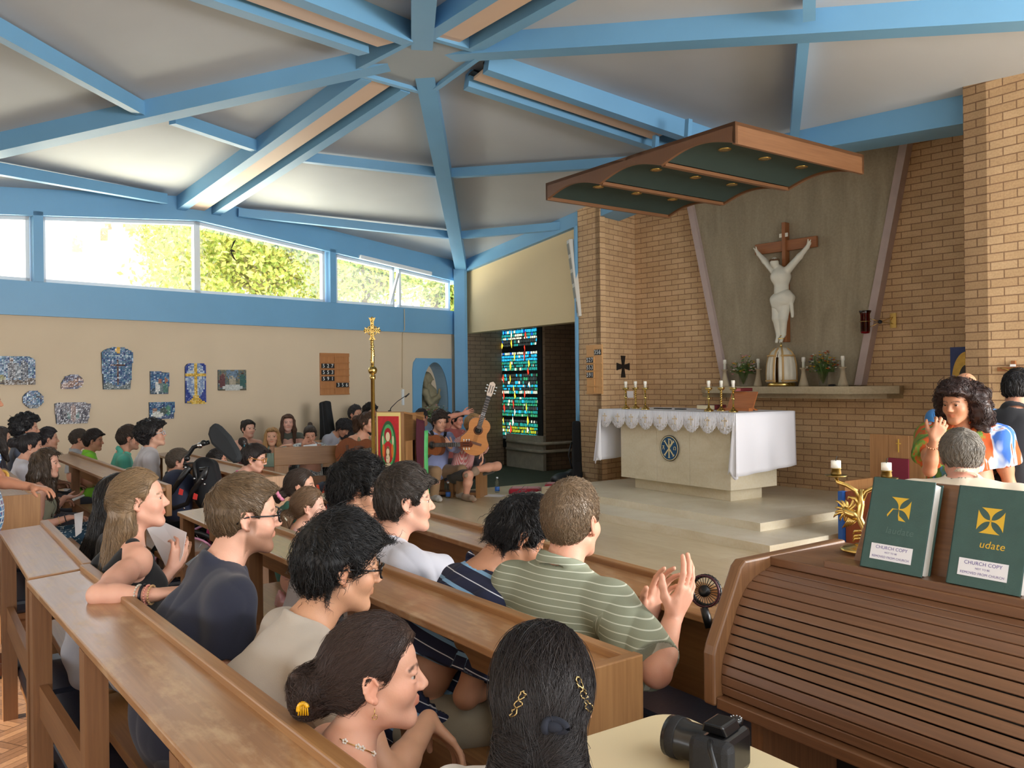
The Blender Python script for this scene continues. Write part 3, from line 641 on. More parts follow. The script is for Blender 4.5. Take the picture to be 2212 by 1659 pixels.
for i in (0, 3): mb.tube([tb + V3(math.cos(a), math.sin(a), 0) * mb2[i][0] + Z * (mb2[i][1] + .02) for a in np.linspace(fw - .02, fw + 5.9, 50)], .011, 5)
mb.build('gold_braid', mat('gold_braid', (206, 168, 110), .6), t)
mb = MB(); c = tb + Z * .57; mb.lathe([(.02, .485), (.008, .52), (.006, .55)], tb, n=10); mb.beam(c - Z * .03, c + Z * .06, .01, .01); mb.beam(c + Z * .025 - U * .035, c + Z * .025 + U * .035, .01, .01)
for dx, dz in ((0, .06), (.035, .025), (-.035, .025)): mb.ell(c + U * dx + Z * dz, (.009,) * 3, 8, 6)
mb.build('finial_cross', M_gold, t)
M_cst = mat('pale_turned_stone', (186, 170, 142), .7, var=.08)
for px, b, lb in ((1566, 8.5, 'stone candle holder furthest left on the shelf, left of the left vase'), (1638, 8.58, 'stone candle holder between the left vase and the veiled tabernacle'), (1736, 8.62, 'stone candle holder between the veiled tabernacle and the right vase'), (1821, 8.66, 'stone candle holder furthest right on the shelf')):
    p = onsh(px, 830, b); t = thing('candle_holder', lb, 'candle holder', p, 'flared stone candle holders on the shelf')
    mb = MB(); mb.lathe([(.062, 0), (.055, .03), (.036, .1), (.027, .16), (.026, .205), (.045, .215), (.046, .225), (.02, .226)], p, n=20); mb.build('stand', M_cst, t)
    mb = MB(); mb.lathe([(.017, .226), (.017, .3), (.022, .302), (.022, .35), (.016, .356), (0, .356)], p, n=14); mb.build('candle', M_wax, t)
random.seed(5)
def bouquet(p, r, h, mb_green, fl, n=70, up=V3(0, 0, 1), cols=4):
    for i in range(n):
        a = random.uniform(0, 6.28); rr = r * math.sqrt(random.random()); tip = p + V3(math.cos(a) * rr, math.sin(a) * rr, h * random.uniform(.45, 1.0) * (1 - .35 * (rr / r) ** 2))
        mid = p + V3(math.cos(a) * rr * .35, math.sin(a) * rr * .35, h * .35); mb_green.tube([p, mid, tip], [.003, .0025, .0015], 4)
        for j in range(3):
            q = mid + (tip - mid) * random.uniform(.3, 1); b = random.uniform(0, 6.28); dv = nrm(V3(math.cos(b), math.sin(b), random.uniform(-.2, .7))); sd = nrm(np.cross(dv, Z)) * random.uniform(.008, .014); l = random.uniform(.03, .06)
            mb_green.add([q, q + dv * l * .5 + sd, q + dv * l, q + dv * l * .5 - sd], [(0, 1, 2, 3)], random.choice((0, 0, 1)))
        if fl and random.random() < .7:
            ci = random.randrange(cols); rad = random.uniform(.018, .036)
            for k in range(8):
                b = k * math.pi / 4; dv = V3(math.cos(b), math.sin(b), .3); fl.add([tip, tip + dv * rad * .6 + V3(-dv[1], dv[0], 0) * rad * .35, tip + dv * rad, tip + dv * rad * .6 - V3(-dv[1], dv[0], 0) * rad * .35], [(0, 1, 2, 3)], ci)
            fl.ell(tip + Z * .004, (rad * .35, rad * .35, rad * .25), 8, 5, ci)
M_lf1 = mat('leaf_green', (84, 116, 52), .6); M_lf2 = mat('leaf_olive', (120, 138, 66), .6)
FC = [mat('flower_yellow', (236, 184, 36), .6), mat('flower_white', (240, 238, 228), .6), mat('flower_pink', (228, 160, 170), .6), mat('flower_purple', (92, 84, 140), .6), mat('flower_orange', (210, 92, 40), .6)]
for px, b, lb, fc in ((1606, 8.5, 'glass vase of yellow, pink and white flowers left of the tabernacle', [0, 1, 2, 1]), (1778, 8.62, 'glass vase of orange, yellow and purple flowers right of the tabernacle', [0, 1, 4, 3])):
    p = onsh(px, 830, b); t = thing('vase', lb, 'vase', p, 'flower vases on the stone shelf')
    mb = MB(); mb.lathe([(.045, 0), (.05, .01), (.062, .17), (.064, .18), (.06, .18), (.047, .02), (0, .018)], p, n=24); mb.build('glass', M_thin, t)
    g = MB(); f = MB(); bouquet(p + Z * .03, .19, .40, g, f, 130)
    for dx, dz in ((.14, .42), (-.02, .40)) if px < 1700 else ((.2, .3), (.1, .42)): g.tube([p + Z * .15, p + U * dx * .6 + Z * dz * .8, p + U * dx + Z * dz], [.003, .003, .001], 4)
    g.build('greenery', [M_lf1, M_lf2], t); f.build('blooms', [FC[i] for i in fc], t)
p = onsh(1797, 829, 8.45); mb = MB(); mb.ell(p + Z * .012, (.045, .03, .014)); tag(mb.build('black_dish', M_blk), 'small black oval object lying on the shelf beside the right vase', 'dish')
# sanctuary lamp
bp = ap(1925, 692) + AN * -.06; t = thing('sanctuary_lamp', 'ruby glass sanctuary lamp on a brass wall bracket', 'lamp', bp)
w = nrm(np.cross(Z, AN)); w = w if w @ U > 0 else -w
mb = MB(); mb.box(bp + AN * .006, (.07, .012, .17), w, AN); mb.build('wall_plate', M_gold, t)
lc = ap(1888, 700) + AN * .22; lc = zz(lc, lc[2])
mb = MB()
for s in (-1, 1): mb.tube([bp + Z * .04 * s + AN * .01, bp + (lc - bp) * .45 + Z * .0, lc + Z * .05 * s + nrm(bp - lc) * .05], .004, 6)
mb.tube([lc + V3(math.cos(a), math.sin(a), 0) * .062 + Z * .02 for a in np.linspace(0, 6.28, 25)], .003, 6, cap=False); mb.build('bracket', M_gold, t)
mb = MB(); k = bp + (lc - bp) * .48; mb.lathe([(0, -.02), (.022, -.015), (.022, .015), (0, .02)], k, AN, 14); mb.build('boss', mat('dark_boss', (50, 56, 70), .4, .5), t)
mb = MB(); mb.lathe([(.0, -.12), (.045, -.115), (.052, -.09), (.052, .1), (.068, .14), (.066, .145), (.048, .105), (.048, -.09), (0, -.1)], lc, n=24); mb.build('ruby_glass', M_redg, t)
mb = MB(); mb.lathe([(.03, -.09), (.03, .03), (0, .04)], lc, n=12); mb.build('candle', mat('red_wax', (130, 10, 20), .5), t)
# ------------------------------------------------------------------ distance fields for bodies, hair and cloth
def rc(a, b, r1, r2=None, k=.02):
    a = np.asarray(a, float); b = np.asarray(b, float); r2 = r1 if r2 is None else r2; ab = b - a; L2 = max(float(ab @ ab), 1e-9)
    def f(P):
        t = np.clip((P - a) @ ab / L2, 0, 1); return np.linalg.norm(P - a - t[:, None] * ab, axis=1) - (r1 + (r2 - r1) * t)
    m = max(r1, r2); return (f, np.minimum(a, b) - m, np.maximum(a, b) + m, k)
def el(c, r, M=None, k=.02):
    c = np.asarray(c, float); r = np.asarray(r, float); M = np.eye(3) if M is None else M
    def f(P):
        q = (P - c) @ M.T; k0 = np.linalg.norm(q / r, axis=1); k1 = np.linalg.norm(q / r ** 2, axis=1) + 1e-9; return k0 * (k0 - 1) / k1
    m = float(r.max()); return (f, c - m, c + m, k)
def torus(c, ax, R, r, st=1.0, k=.01):
    c = np.asarray(c, float); ax = nrm(ax)
    def f(P):
        q = P - c; z = q @ ax; rad = np.linalg.norm(q - z[:, None] * ax, axis=1) - R; return np.sqrt(rad ** 2 + (z / st) ** 2) - r
    m = R + r * st + r; return (f, c - m, c + m, k)
class Field:
    def __init__(s, warp=None): s.p = []; s.warp = warp
    def add(s, *ps): s.p += [(p, 1) for p in ps]; return s
    def sub(s, *ps): s.p += [(p, -1) for p in ps]; return s
    def cut(s, fn, k=.006): s.p.append(((fn, None, None, k), 0)); return s      # keeps where fn < 0
    def box(s):
        lo = np.min([p[0][1] for p in s.p if p[1] == 1], 0); hi = np.max([p[0][2] for p in s.p if p[1] == 1], 0); return lo, hi
    def __call__(s, P):
        d = np.full(len(P), 1.0)
        for (f, lo, hi, k), m in s.p:
            if lo is not None:
                g = k + .03; w = np.all((P > lo - g) & (P < hi + g), axis=1)
                if not w.any(): continue
                idx = np.nonzero(w)[0]
            else: idx = np.arange(len(P))
            v = f(P[idx]); e = d[idx]
            if m == 1: h = np.clip(.5 + .5 * (e - v) / k, 0, 1); d[idx] = e + (v - e) * h - k * h * (1 - h)
            else:
                v = -v if m == -1 else v; h = np.clip(.5 - .5 * (e - v) / k, 0, 1); d[idx] = e + (v - e) * h + k * h * (1 - h)
        if s.warp is not None: d = d + s.warp(P)
        return d
def polygonize(f, h, lo=None, hi=None):
    if lo is None: lo, hi = f.box()
    B = 4; lo = lo - 3 * h; nb = np.maximum(1, np.ceil((hi + 3 * h - lo) / (B * h)).astype(int)); g = np.stack(np.meshgrid(*[np.arange(n) for n in nb], indexing='ij'), -1)
    c = lo + (g.reshape(-1, 3) + .5) * B * h; dc = f(c); act = np.abs(dc) < B * h * 1.25 + .012; act = act.reshape(nb)
    fd = nb * B + 1; F = np.full(fd, 1.0, np.float32); sg = np.where(dc.reshape(nb) < 0, -1.0, 1.0)
    big = np.repeat(np.repeat(np.repeat(sg, B, 0), B, 1), B, 2); F[:-1, :-1, :-1] = big
    M = np.zeros(fd, bool); A = np.repeat(np.repeat(np.repeat(act, B, 0), B, 1), B, 2)
    for i in (0, 1):
        for j in (0, 1):
            for k in (0, 1): M[i:fd[0] - 1 + i, j:fd[1] - 1 + j, k:fd[2] - 1 + k] |= A
    idx = np.argwhere(M); F[M] = f(lo + idx * h)
    I = F < 0; cells = []; pos = []; quads = []; cd = fd - 1
    lin_ = lambda a: (a[:, 0] * cd[1] + a[:, 1]) * cd[2] + a[:, 2]
    for ax in range(3):
        s0 = [slice(None)] * 3; s1 = [slice(None)] * 3; s0[ax] = slice(0, -1); s1[ax] = slice(1, None)
        e = np.argwhere(I[tuple(s0)] != I[tuple(s1)])
        if not len(e): continue
        o1, o2 = [(1, 2), (2, 0), (0, 1)][ax]; e = e[(e[:, o1] > 0) & (e[:, o2] > 0) & (e[:, o1] < cd[o1]) & (e[:, o2] < cd[o2])]
        e2 = e.copy(); e2[:, ax] += 1; v0 = F[tuple(e.T)]; v1 = F[tuple(e2.T)]; t = v0 / (v0 - v1); p = e.astype(float); p[:, ax] += t
        q = []
        for a, b in ((0, 0), (1, 0), (1, 1), (0, 1)): cc = e.copy(); cc[:, o1] -= a; cc[:, o2] -= b; q.append(lin_(cc))
        q = np.stack(q, 1); fl_ = v0 > 0; q[fl_] = q[fl_][:, ::-1]; q = q[:, ::-1]
        quads.append(q); cells.append(q.ravel()); pos.append(np.repeat(p, 4, 0))
    if not quads: return np.zeros((0, 3)), np.zeros((0, 4), np.int32)
    quads = np.concatenate(quads); cells = np.concatenate(cells); pos = np.concatenate(pos)
    u, inv = np.unique(cells, return_inverse=True); cnt = np.bincount(inv); v = np.stack([np.bincount(inv, pos[:, i]) / cnt for i in range(3)], 1)
    return lo + v * h, inv.reshape(-1, 4)[:, ::-1].astype(np.int32)
_rng = np.random.RandomState(7)
class Noise3:
    """a smooth random field: sum of a few random waves"""
    def __init__(s, scale, n=10, seed=0):
        r = np.random.RandomState(seed); s.k = r.normal(size=(n, 3)); s.k = s.k / np.linalg.norm(s.k, axis=1)[:, None] * scale * r.uniform(.6, 1.5, (n, 1)); s.ph = r.uniform(0, 6.28, n); s.n = n
    def __call__(s, P): return np.sin(P @ s.k.T + s.ph).sum(1) / math.sqrt(s.n)
def seg_d(P, pts):
    d = np.full(len(P), 9.0)
    for a, b in zip(pts[:-1], pts[1:]):
        a = np.asarray(a, float); b = np.asarray(b, float); ab = b - a; t = np.clip((P - a) @ ab / (ab @ ab), 0, 1); d = np.minimum(d, np.linalg.norm(P - a - t[:, None] * ab, axis=1))
    return d
def attr_mat(name, rough=.6, sss=0, sheen=0, bump=0, bs=200, extra=None, spec=None):
    if name in MATS: return MATS[name]
    m = bpy.data.materials.new(name); m.use_nodes = True; t = NT(m); a = t.node('ShaderNodeAttribute', attribute_name='Col'); c = a.outputs[0]
    t.set('Roughness', rough)
    if spec is not None: t.set('Specular IOR Level', spec)
    if sss: t.set('Subsurface Weight', sss); t.set('Subsurface Radius', (.010, .004, .002)); t.set('Subsurface Scale', 1.0)
    if sheen: t.set('Sheen Weight', sheen)
    if extra: c = extra(t, c)
    t.set('Base Color', c)
    if bump: t.bump(t.noise(t.obj(), bs, 3), bump, .003)
    MATS[name] = m; return m
M_skin = attr_mat('skin', .52, .12, bump=.12, bs=260, extra=lambda t, c: t.mix(.10, c, t.noise(t.obj(), 30, 4), 'OVERLAY'))
M_hair = attr_mat('hair', .42, spec=.45)
M_cloth = attr_mat('woven_cloth', .88, sheen=.15, bump=.25, bs=420, extra=lambda t, c: t.mix(.06, c, t.noise(t.obj(), 14, 3), 'OVERLAY'))
def body_pattern(name, fn):
    def ex(t, c):
        b = t.node('ShaderNodeAttribute', attribute_name='Body'); x, y, z = t.xyz(b.outputs['Vector']); return fn(t, c, x, y, z)
    return attr_mat(name, .88, bump=.2, bs=420, extra=ex)
def band(t, v, per, off, w):
    return t.math('LESS_THAN', t.math('ABSOLUTE', t.math('SUBTRACT', t.math('FRACT', t.math('ADD', t.math('DIVIDE', v, per), off)), .5)), w / per / 2)
def p_polo(t, c, x, y, z):
    c = t.mix(band(t, z, .085, .0, .013), c, lin((140, 186, 226))); return t.mix(band(t, z, .085, .5, .0035), c, lin((226, 230, 240)))
def p_pin(t, c, x, y, z): return t.mix(t.math('MULTIPLY', band(t, z, .021, .0, .0028), .65), c, lin((226, 230, 214)))
def p_check(t, c, x, y, z):
    u = t.math('ADD', x, t.math('MULTIPLY', y, .8)); a = t.math('ADD', band(t, z, .018, 0, .008), band(t, u, .018, 0, .008)); return t.mix(t.math('MULTIPLY', a, .5), c, lin((244, 232, 228)))
def p_tile(t, c, x, y, z):
    u = t.math('ADD', x, y); a = t.math('MULTIPLY', band(t, z, .034, 0, .026), band(t, u, .026, 0, .018)); n = t.noise(t.obj(), 18, 1)
    return t.mix(a, lin((214, 226, 234)), t.ramp(n, [(.4, lin((44, 58, 110))), (.5, lin((90, 160, 210))), (.6, lin((120, 90, 130)))]))
def p_floral(t, c, x, y, z):
    n = t.noise(t.obj(), 28, 3, .6, 1.2); return t.mix(t.ramp(n, [(.5, (0, 0, 0, 1)), (.54, (1, 1, 1, 1))]), c, lin((120, 128, 142)))
def p_spots(t, c, x, y, z):
    n = t.noise(t.obj(), 45, 2); return t.mix(t.ramp(n, [(.58, (0, 0, 0, 1)), (.61, (1, 1, 1, 1))]), c, lin((214, 224, 226)))
def p_tie(t, c, x, y, z):
    n = t.math('ADD', t.noise(t.obj((9, 9, 3)), 1.0, 3, .6, .8), t.math('MULTIPLY', x, .5))
    return t.ramp(n, [(.30, lin((62, 110, 196))), (.37, lin((196, 206, 220))), (.40, lin((186, 84, 34))), (.53, lin((176, 76, 30))), (.58, lin((104, 140, 52))), (.66, lin((64, 96, 44))), (.72, lin((62, 110, 196)))])
PAT = {'polo': body_pattern('striped_polo_cloth', p_polo), 'pin': body_pattern('fine_striped_linen', p_pin), 'check': body_pattern('gingham_cloth', p_check), 'tile': body_pattern('tile_print_cloth', p_tile),
       'floral': body_pattern('floral_print_cloth', p_floral), 'spots': body_pattern('spotted_print_cloth', p_spots), 'tie': body_pattern('tie_dye_cloth', p_tie), None: M_cloth}
def lc(c): return np.array(lin(c)[:3])
# ------------------------------------------------------------------ heads
HL = ([-.10, -.085, -.06, -.03, .0, .03, .05, .07, .085, .12], [-.07, -.062, -.05, -.028, .022, .036, .045, .058, .082, .3])
def head_prims(f, T, s, jaw=1.0):
    """adds a head to the field; T maps head-local points to world"""
    E = lambda c, r, k=.012, M=None: el(T(c), np.array(r) * s, f.HM if M is None else M @ f.HM, k)
    Rr = lambda a, b, r1, r2, k=.010: rc(T(a), T(b), r1 * s, r2 * s, k)
    f.add(E((0, -.012, .03), (.073, .094, .084)), E((0, .03, -.028), (.056, .058, .074), .02), E((0, .034, .04), (.058, .048, .048), .02))
    f.add(Rr((0, .035, -.07), (0, .066, -.093), .043 * jaw, .02, .02))
    for m in (-1, 1):
        f.add(Rr((m * .046 * jaw, .0, -.046), (m * .018, .064, -.09), .02, .018, .02)); f.add(E((m * .035, .05, -.022), (.030, .030, .030), .02))
        f.add(Rr((m * .014, .083, .0235), (m * .045, .066, .021), .0075, .007, .008))
        f.sub(E((m * .031, .0925, .007), (.0150, .011, .0085), .009))
        f.add(E((m * .031, .0755, .0145), (.0165, .0135, .0055), .004), E((m * .031, .0755, -.0025), (.0155, .0125, .0045), .005))
    f.add(Rr((0, .083, .014), (0, .1025, -.021), .0075, .0108, .012))
    for m in (-1, 1): f.add(E((m * .0115, .0945, -.0255), (.0085, .011, .0075), .005)); f.sub(E((m * .007, .1, -.034), (.0036, .005, .003), .003))
    for m in (-1, 1):
        f.add(Rr((m * .021, .0765, -.053), (m * .002, .0868, -.0492), .0040, .0050, .006), Rr((m * .018, .0765, -.058), (0, .0858, -.0592), .0042, .0056, .006))
        f.sub(Rr((m * .021, .087, -.0545), (0, .0950, -.0542), .0014, .0016, .003))
        EM = np.array([[.94, m * .34, 0], [-m * .34, .94, -.18], [0, .18, .98]]); f.add(E((m * .0775, -.010, .0), (.0052, .0155, .0275), .004, EM)); f.sub(E((m * .0855, -.006, .003), (.0065, .0095, .017), .004, EM)); f.add(E((m * .0745, -.003, -.026), (.0062, .0085, .009), .005))
        er = [np.array((m * .0815, -.010 + .0158 * math.cos(t) - .0030 * math.sin(t) * 2, .002 + .0275 * math.sin(t))) for t in np.radians([15, 50, 85, 120, 155, 190, 225, 255])]
        for i, (p0, p1) in enumerate(zip(er[:-1], er[1:])): f.add(Rr(p0 + (m * .0015 * (1 if i > 2 else 0), 0, 0), p1 + (m * .0015 * (1 if i > 1 else 0), 0, 0), .0034, .0034, .002))
def head_colors(P, q, col, skin, brow, lip, beard=None, stub=0, blush=.2, hh=.004):
    """albedo zones that belong to the face itself: lips, brows, beard, lash line"""
    near = (np.abs(q) < .16).all(1); i = np.nonzero(near)[0]; p = q[i]; c = col[i]; ax = np.abs(p[:, 0]); m = np.stack([ax, p[:, 1], p[:, 2]], 1)
    def put(d, r, soft, cc, a=1.0):
        r = max(r, hh * .85); soft = max(soft, hh * .5)
        w = np.clip((r - d) / soft, 0, 1) * a; c[:] = c * (1 - w[:, None]) + cc * w[:, None]
    if blush: put(seg_d(m, [(.04, .075, -.02), (.05, .06, -.016)]), .032, .028, skin * np.array([1.0, .78, .74]), blush * 2); put(seg_d(m, [(0, .11, -.02), (0, .112, -.024)]), .016, .014, skin * np.array([1.0, .8, .76]), blush * 1.6); put(seg_d(m, [(.084, -.01, .02), (.084, -.004, -.028)]), .022, .016, skin * np.array([1.0, .72, .66]), blush * 2.4)
    if beard is not None:
        w = np.clip((-.034 - .5 * np.clip(.05 - p[:, 1], -.05, .08) * 0 - p[:, 2]) / .012, 0, 1) * np.clip((p[:, 1] + .01) / .02, 0, 1); w2 = np.clip((.012 - seg_d(m, [(.0, .095, -.041), (.022, .08, -.045), (.028, .07, -.06)])) / .006, 0, 1)
        sb = np.clip((.02 - np.abs(p[:, 1] - .008)) / .008, 0, 1) * np.clip((.005 - p[:, 2]) / .01, 0, 1) * (ax > .045); w = np.maximum(np.maximum(w * np.clip((-.042 - p[:, 2] + .25 * (.03 - p[:, 1])) / .02 + .5, 0, 1), w2), sb) * stub
        c[:] = c * (1 - w[:, None]) + beard * w[:, None]
    put(seg_d(m, [(.0, .0910, -.049), (.009, .088, -.0485), (.021, .078, -.0535)]), .0062, .003, lip); put(seg_d(m, [(0, .0905, -.0592), (.010, .0865, -.059), (.019, .077, -.0565)]), .0066, .003, lip)
    put(seg_d(m, [(.013, .092, .0245), (.030, .086, .031), (.050, .070, .0245)]), .0052, .003, brow, .9)
    put(seg_d(m, [(.0165, .088, .006), (.024, .0895, .0125), (.031, .0895, .0145), (.039, .0865, .0125), (.0465, .078, .007)]), .0026, .0016, np.array([.02, .014, .012]), .9)
    col[i] = c
def eye_mesh(name, c, r, fwd, parent, iris=(70, 48, 30)):
    n, m = 14, 9; fwd = nrm(fwd); x = nrm(np.cross(fwd, Z)); y = np.cross(x, fwd); v = []; cl = []
    for i in range(m + 1):
        t = math.pi * i / m
        for k in range(n): a = 2 * math.pi * k / n; v.append(c + r * (math.cos(t) * fwd + math.sin(t) * (math.cos(a) * x + math.sin(a) * y))); cl.append(lc((12, 10, 10)) if i <= 1 else lc(iris) if i == 2 else lc((196, 184, 174)))
    f = np.array([(i * n + k, (i + 1) * n + k, (i + 1) * n + (k + 1) % n, i * n + (k + 1) % n) for i in range(m) for k in range(n)], np.int32)
    me = raw_mesh(name, np.array(v) - wloc(parent), f, attr_mat('eye', .15), None, None, np.array(cl)); return link_mesh(name, me, parent)
# ------------------------------------------------------------------ people
def ik(Sh, T, l1, l2, hint):
    v = T - Sh; d = np.linalg.norm(v); dm = (l1 + l2) * .995
    if d > dm: T = Sh + v / d * dm; d = dm
    v = v / d; a = (l1 * l1 - l2 * l2 + d * d) / (2 * d); r = math.sqrt(max(l1 * l1 - a * a, 0)); h = np.asarray(hint, float); h = nrm(h - v * (h @ v)); return Sh + v * a + h * r, T
def hand_prims(f, w, d, pn, s, side, curl=.5, spread=.12, thumb=.6, point=None, k=.006):
    """w wrist, d direction of the fingers, pn palm normal, side +1 when the thumb lies towards cross(d, pn)"""
    d = nrm(d); pn = nrm(pn - d * (np.asarray(pn) @ d)); x = nrm(np.cross(d, pn)) * side
    kn = []
    for i, (ox, ln) in enumerate(((.030, .086), (.010, .090), (-.010, .086), (-.028, .076))):
        kp = w + (d * ln + x * ox) * s; kn.append(kp); f.add(rc(w + (d * .012 + x * ox * .55) * s, kp, .0145 * s, .0110 * s, .012))
    f.add(rc(w + x * .02 * s + d * .02 * s, w + x * .028 * s + d * .05 * s + pn * .004 * s, .016 * s, .015 * s, .012))
    cv = curl if hasattr(curl, '__len__') else [curl] * 4
    for i, ls in enumerate(((.042, .026, .021), (.047, .030, .022), (.043, .028, .021), (.034, .021, .019))):
        p = kn[i]; a = cv[i] * .55; sp = (1.5 - i) * spread; b = nrm(d * math.cos(sp) + x * math.sin(sp)); r = .0095 - .0008 * (i == 3)
        for j, l in enumerate(ls):
            q = p + (b * math.cos(a) + pn * math.sin(a)) * l * s; f.add(rc(p, q, (r - .0009 * j) * s, (r - .0009 * (j + 1)) * s, k * .6)); p = q; a += cv[i] * (1.05 if j == 0 else .7)
    p = w + (d * .022 + x * .026) * s; t = thumb
    for j, (l, an) in enumerate(((.040, .85), (.031, .55), (.025, .35))):
        q = p + nrm(d * math.cos(an) + x * math.sin(an) + pn * (.25 + .5 * t)) * l * s; f.add(rc(p, q, (.0135 - .0018 * j) * s, (.0118 - .0018 * j) * s, .008)); p = q
def person(label, head, d=None, yaw=0, tilt=0, roll=0, body=None, lean=0.0, pose='sit', s=1.0, w=1.0, fem=False, skin=(216, 168, 140), shirt=(60, 70, 90), pat=None, sleeve=.55, neck='crew', loose=.012,
           legs=(60, 62, 70), bare=0.0, hair=None, hcol=(40, 30, 24), arms=None, h=None, brow=None, beard=None, stub=.8, eyes=True, glasses=None, shoes=None, floor=0.0, seat=None, jaw=1.0, legdir=None, spread=.09, crossleg=False, belly=1.0, group=None, bend=0.0, parts=True, armr=1.0, headup=None, cut_z=None, nk=.074):
    """head: head centre in the world; yaw: compass degrees of the gaze (0 = away from the camera, 90 = picture right)"""
    hc = np.asarray(head, float); by = yaw if body is None else body; s0 = s
    az = lambda y: V3(math.sin(R_(y)), math.cos(R_(y)), 0)
    hf0 = az(yaw); hx0 = nrm(np.cross(hf0, Z)); tr = R_(tilt)
    hf = hf0 * math.cos(tr) + Z * math.sin(tr); hu = nrm(np.cross(hx0, hf)); rr = R_(roll); hx = hx0 * math.cos(rr) + hu * math.sin(rr); hu = np.cross(hx, hf)
    HM = np.stack([hx, hf, hu]); T = lambda p: hc + s * (np.asarray(p, float) @ HM)
    bf = az(by); bx = nrm(np.cross(bf, Z)); lr = R_(lean); td = nrm(Z * math.cos(lr) + bf * math.sin(lr))
    sc = hc - hu * .105 * s - Z * nk * s - hf * .025 * s - bf * (.03 + .07 * math.sin(max(lr, 0))) * s
    TL = .47 * s; pel = sc - td * TL; mid = (sc + pel) / 2 - np.cross(bx, td) * 0 - bf * bend * s
    dep = (hc - CAM) @ _f; h = h or min(max(dep * .0017, .0038), .0068)
    root = thing('person', label, 'person', zz(pel, floor), group)
    sk = lc(skin); W_ = .162 * w * s; wf = .93 if fem else 1.0
    SJ = {m: sc + bx * m * W_ - Z * .035 * s - bf * .005 for m in (1, -1)}
    # ---- skin
    f = Field(); f.HM = HM; head_prims(f, T, s, jaw)
    nb = sc + Z * .03 * s - bf * .005 * s; nr = (.048 if fem else .057) * s
    f.add(rc(nb - Z * .02 * s, T((0, -.022, -.055)), nr * 1.08, nr * .95, .03))
    low = pel - td * .02
    f.add(el(sc - td * .13 * s, np.array((.142 * w, .092, .17)) * s, np.stack([bx, nrm(np.cross(td, bx)), td]), .03), rc(mid - td * .05 * s - bx * .05 * s, mid - td * .05 * s + bx * .05 * s, .095 * s * belly, None, .05))
    for m in (1, -1): f.add(rc(nb, SJ[m] + Z * .012 * s, .042 * s, .043 * s, .04), rc(SJ[m], SJ[m] - Z * .015, .052 * s * wf, None, .03))
    arms = arms or {}; AJ = {}; l1, l2 = .285 * s, .245 * s
    for m in (1, -1):
        a = arms.get('R' if m == 1 else 'L', 'lap')
        if a == 'lap': a = dict(w=pel + bf * .30 * s + Z * .12 * s + bx * m * .07 * s, d=bf * .8 - bx * m * .5 - Z * .1, n=-Z, curl=.5, hint=-bf - Z * .7 + bx * m * .6)
        elif a == 'side': a = dict(w=SJ[m] - Z * .5 * s + bf * .05 + bx * m * .05, d=-Z, n=-bx * m, curl=.4, hint=-bf + bx * m * .3)
        elif a == 'chair': a = dict(w=pel + bf * .32 * s + Z * .2 * s + bx * m * .16 * s, d=bf, n=-Z, curl=.4, hint=-bf - Z * .5 + bx * m)
        E, wr = ik(SJ[m], np.asarray(a['w'], float), l1, l2, a.get('hint', -Z)); E = np.asarray(a['e'], float) if 'e' in a else E; AJ[m] = (E, wr, a)
        f.add(rc(SJ[m], E, .047 * s * wf * armr, .037 * s * wf * armr, .03), rc(SJ[m] + (E - SJ[m]) * .35, SJ[m] + (E - SJ[m]) * .6, .046 * s * wf * armr, .044 * s * wf * armr, .03), rc(E, E + (wr - E) * .35, .037 * s * wf * armr, .038 * s * wf, .02), rc(E + (wr - E) * .3, wr, .038 * s * wf, .026 * s * wf, .02))
        hand_prims(f, wr, np.asarray(a.get('d', wr - E), float), np.asarray(a.get('n', -Z), float), s * (.94 if fem else 1), a.get('side', m), a.get('curl', .5), a.get('spread', .1), a.get('thumb', .5))
    lb = bf if legdir is None else az(legdir); lx = nrm(np.cross(lb, Z)); HJ = {m: pel + lx * m * .085 * s - Z * .0 for m in (1, -1)}; LG = {}
    for m in (1, -1):
        if pose == 'stand': K = zz(HJ[m], 0) + Z * (floor + .47 * s) + lx * m * .01; A = zz(HJ[m], 0) + lx * m * .02 + Z * (floor + .08)
        else:
            kz = max(floor + .47 * s, pel[2] - .12); K = HJ[m] + lb * .42 * s + lx * m * spread * s; K = zz(K, min(kz, pel[2] + .05)); A = zz(K - lb * .06 * s, floor + .08)
        if crossleg and m == crossleg: K = HJ[m] + lb * .33 * s + lx * m * .26 * s + Z * .12; A = HJ[-m] + lb * .40 * s + Z * .11 + lx * m * .02
        LG[m] = (K, A); f.add(rc(HJ[m], K, .078 * s, .054 * s, .03), rc(K, K + (A - K) * .4, .052 * s, .054 * s, .03), rc(K + (A - K) * .4, A, .054 * s, .034 * s, .03))
        if shoes is None or bare: f.add(rc(A - Z * .04, A - Z * .05 + (lb if not (crossleg and m == crossleg) else lx * -m) * .15 * s, .03 * s, .026 * s, .02))
    f.add(rc(HJ[1], HJ[-1], .085 * s, None, .03))
    v, q = polygonize(f, h)
    if cut_z is not None: pass
    qc = (v - hc) @ HM.T / s; col = np.tile(sk, (len(v), 1)); brow = lc(brow or hcol) * .9
    lip = sk * np.array([.92, .65, .63]) if fem else sk * np.array([.92, .76, .72])
    head_colors(v, qc, col, sk, brow, lip, lc(beard) if beard else None, stub, .2, h / s)
    bo = link_mesh('body', raw_mesh('body', v - wloc(root), q, M_skin, None, None, col), root)
    if eyes:
        for m in (1, -1): eye_mesh('eye', T((m * .031, .0715, .006)), .0118 * s, hf, root)
    # ---- upper garment
    tm = np.stack([bx, nrm(np.cross(td, bx)), td])
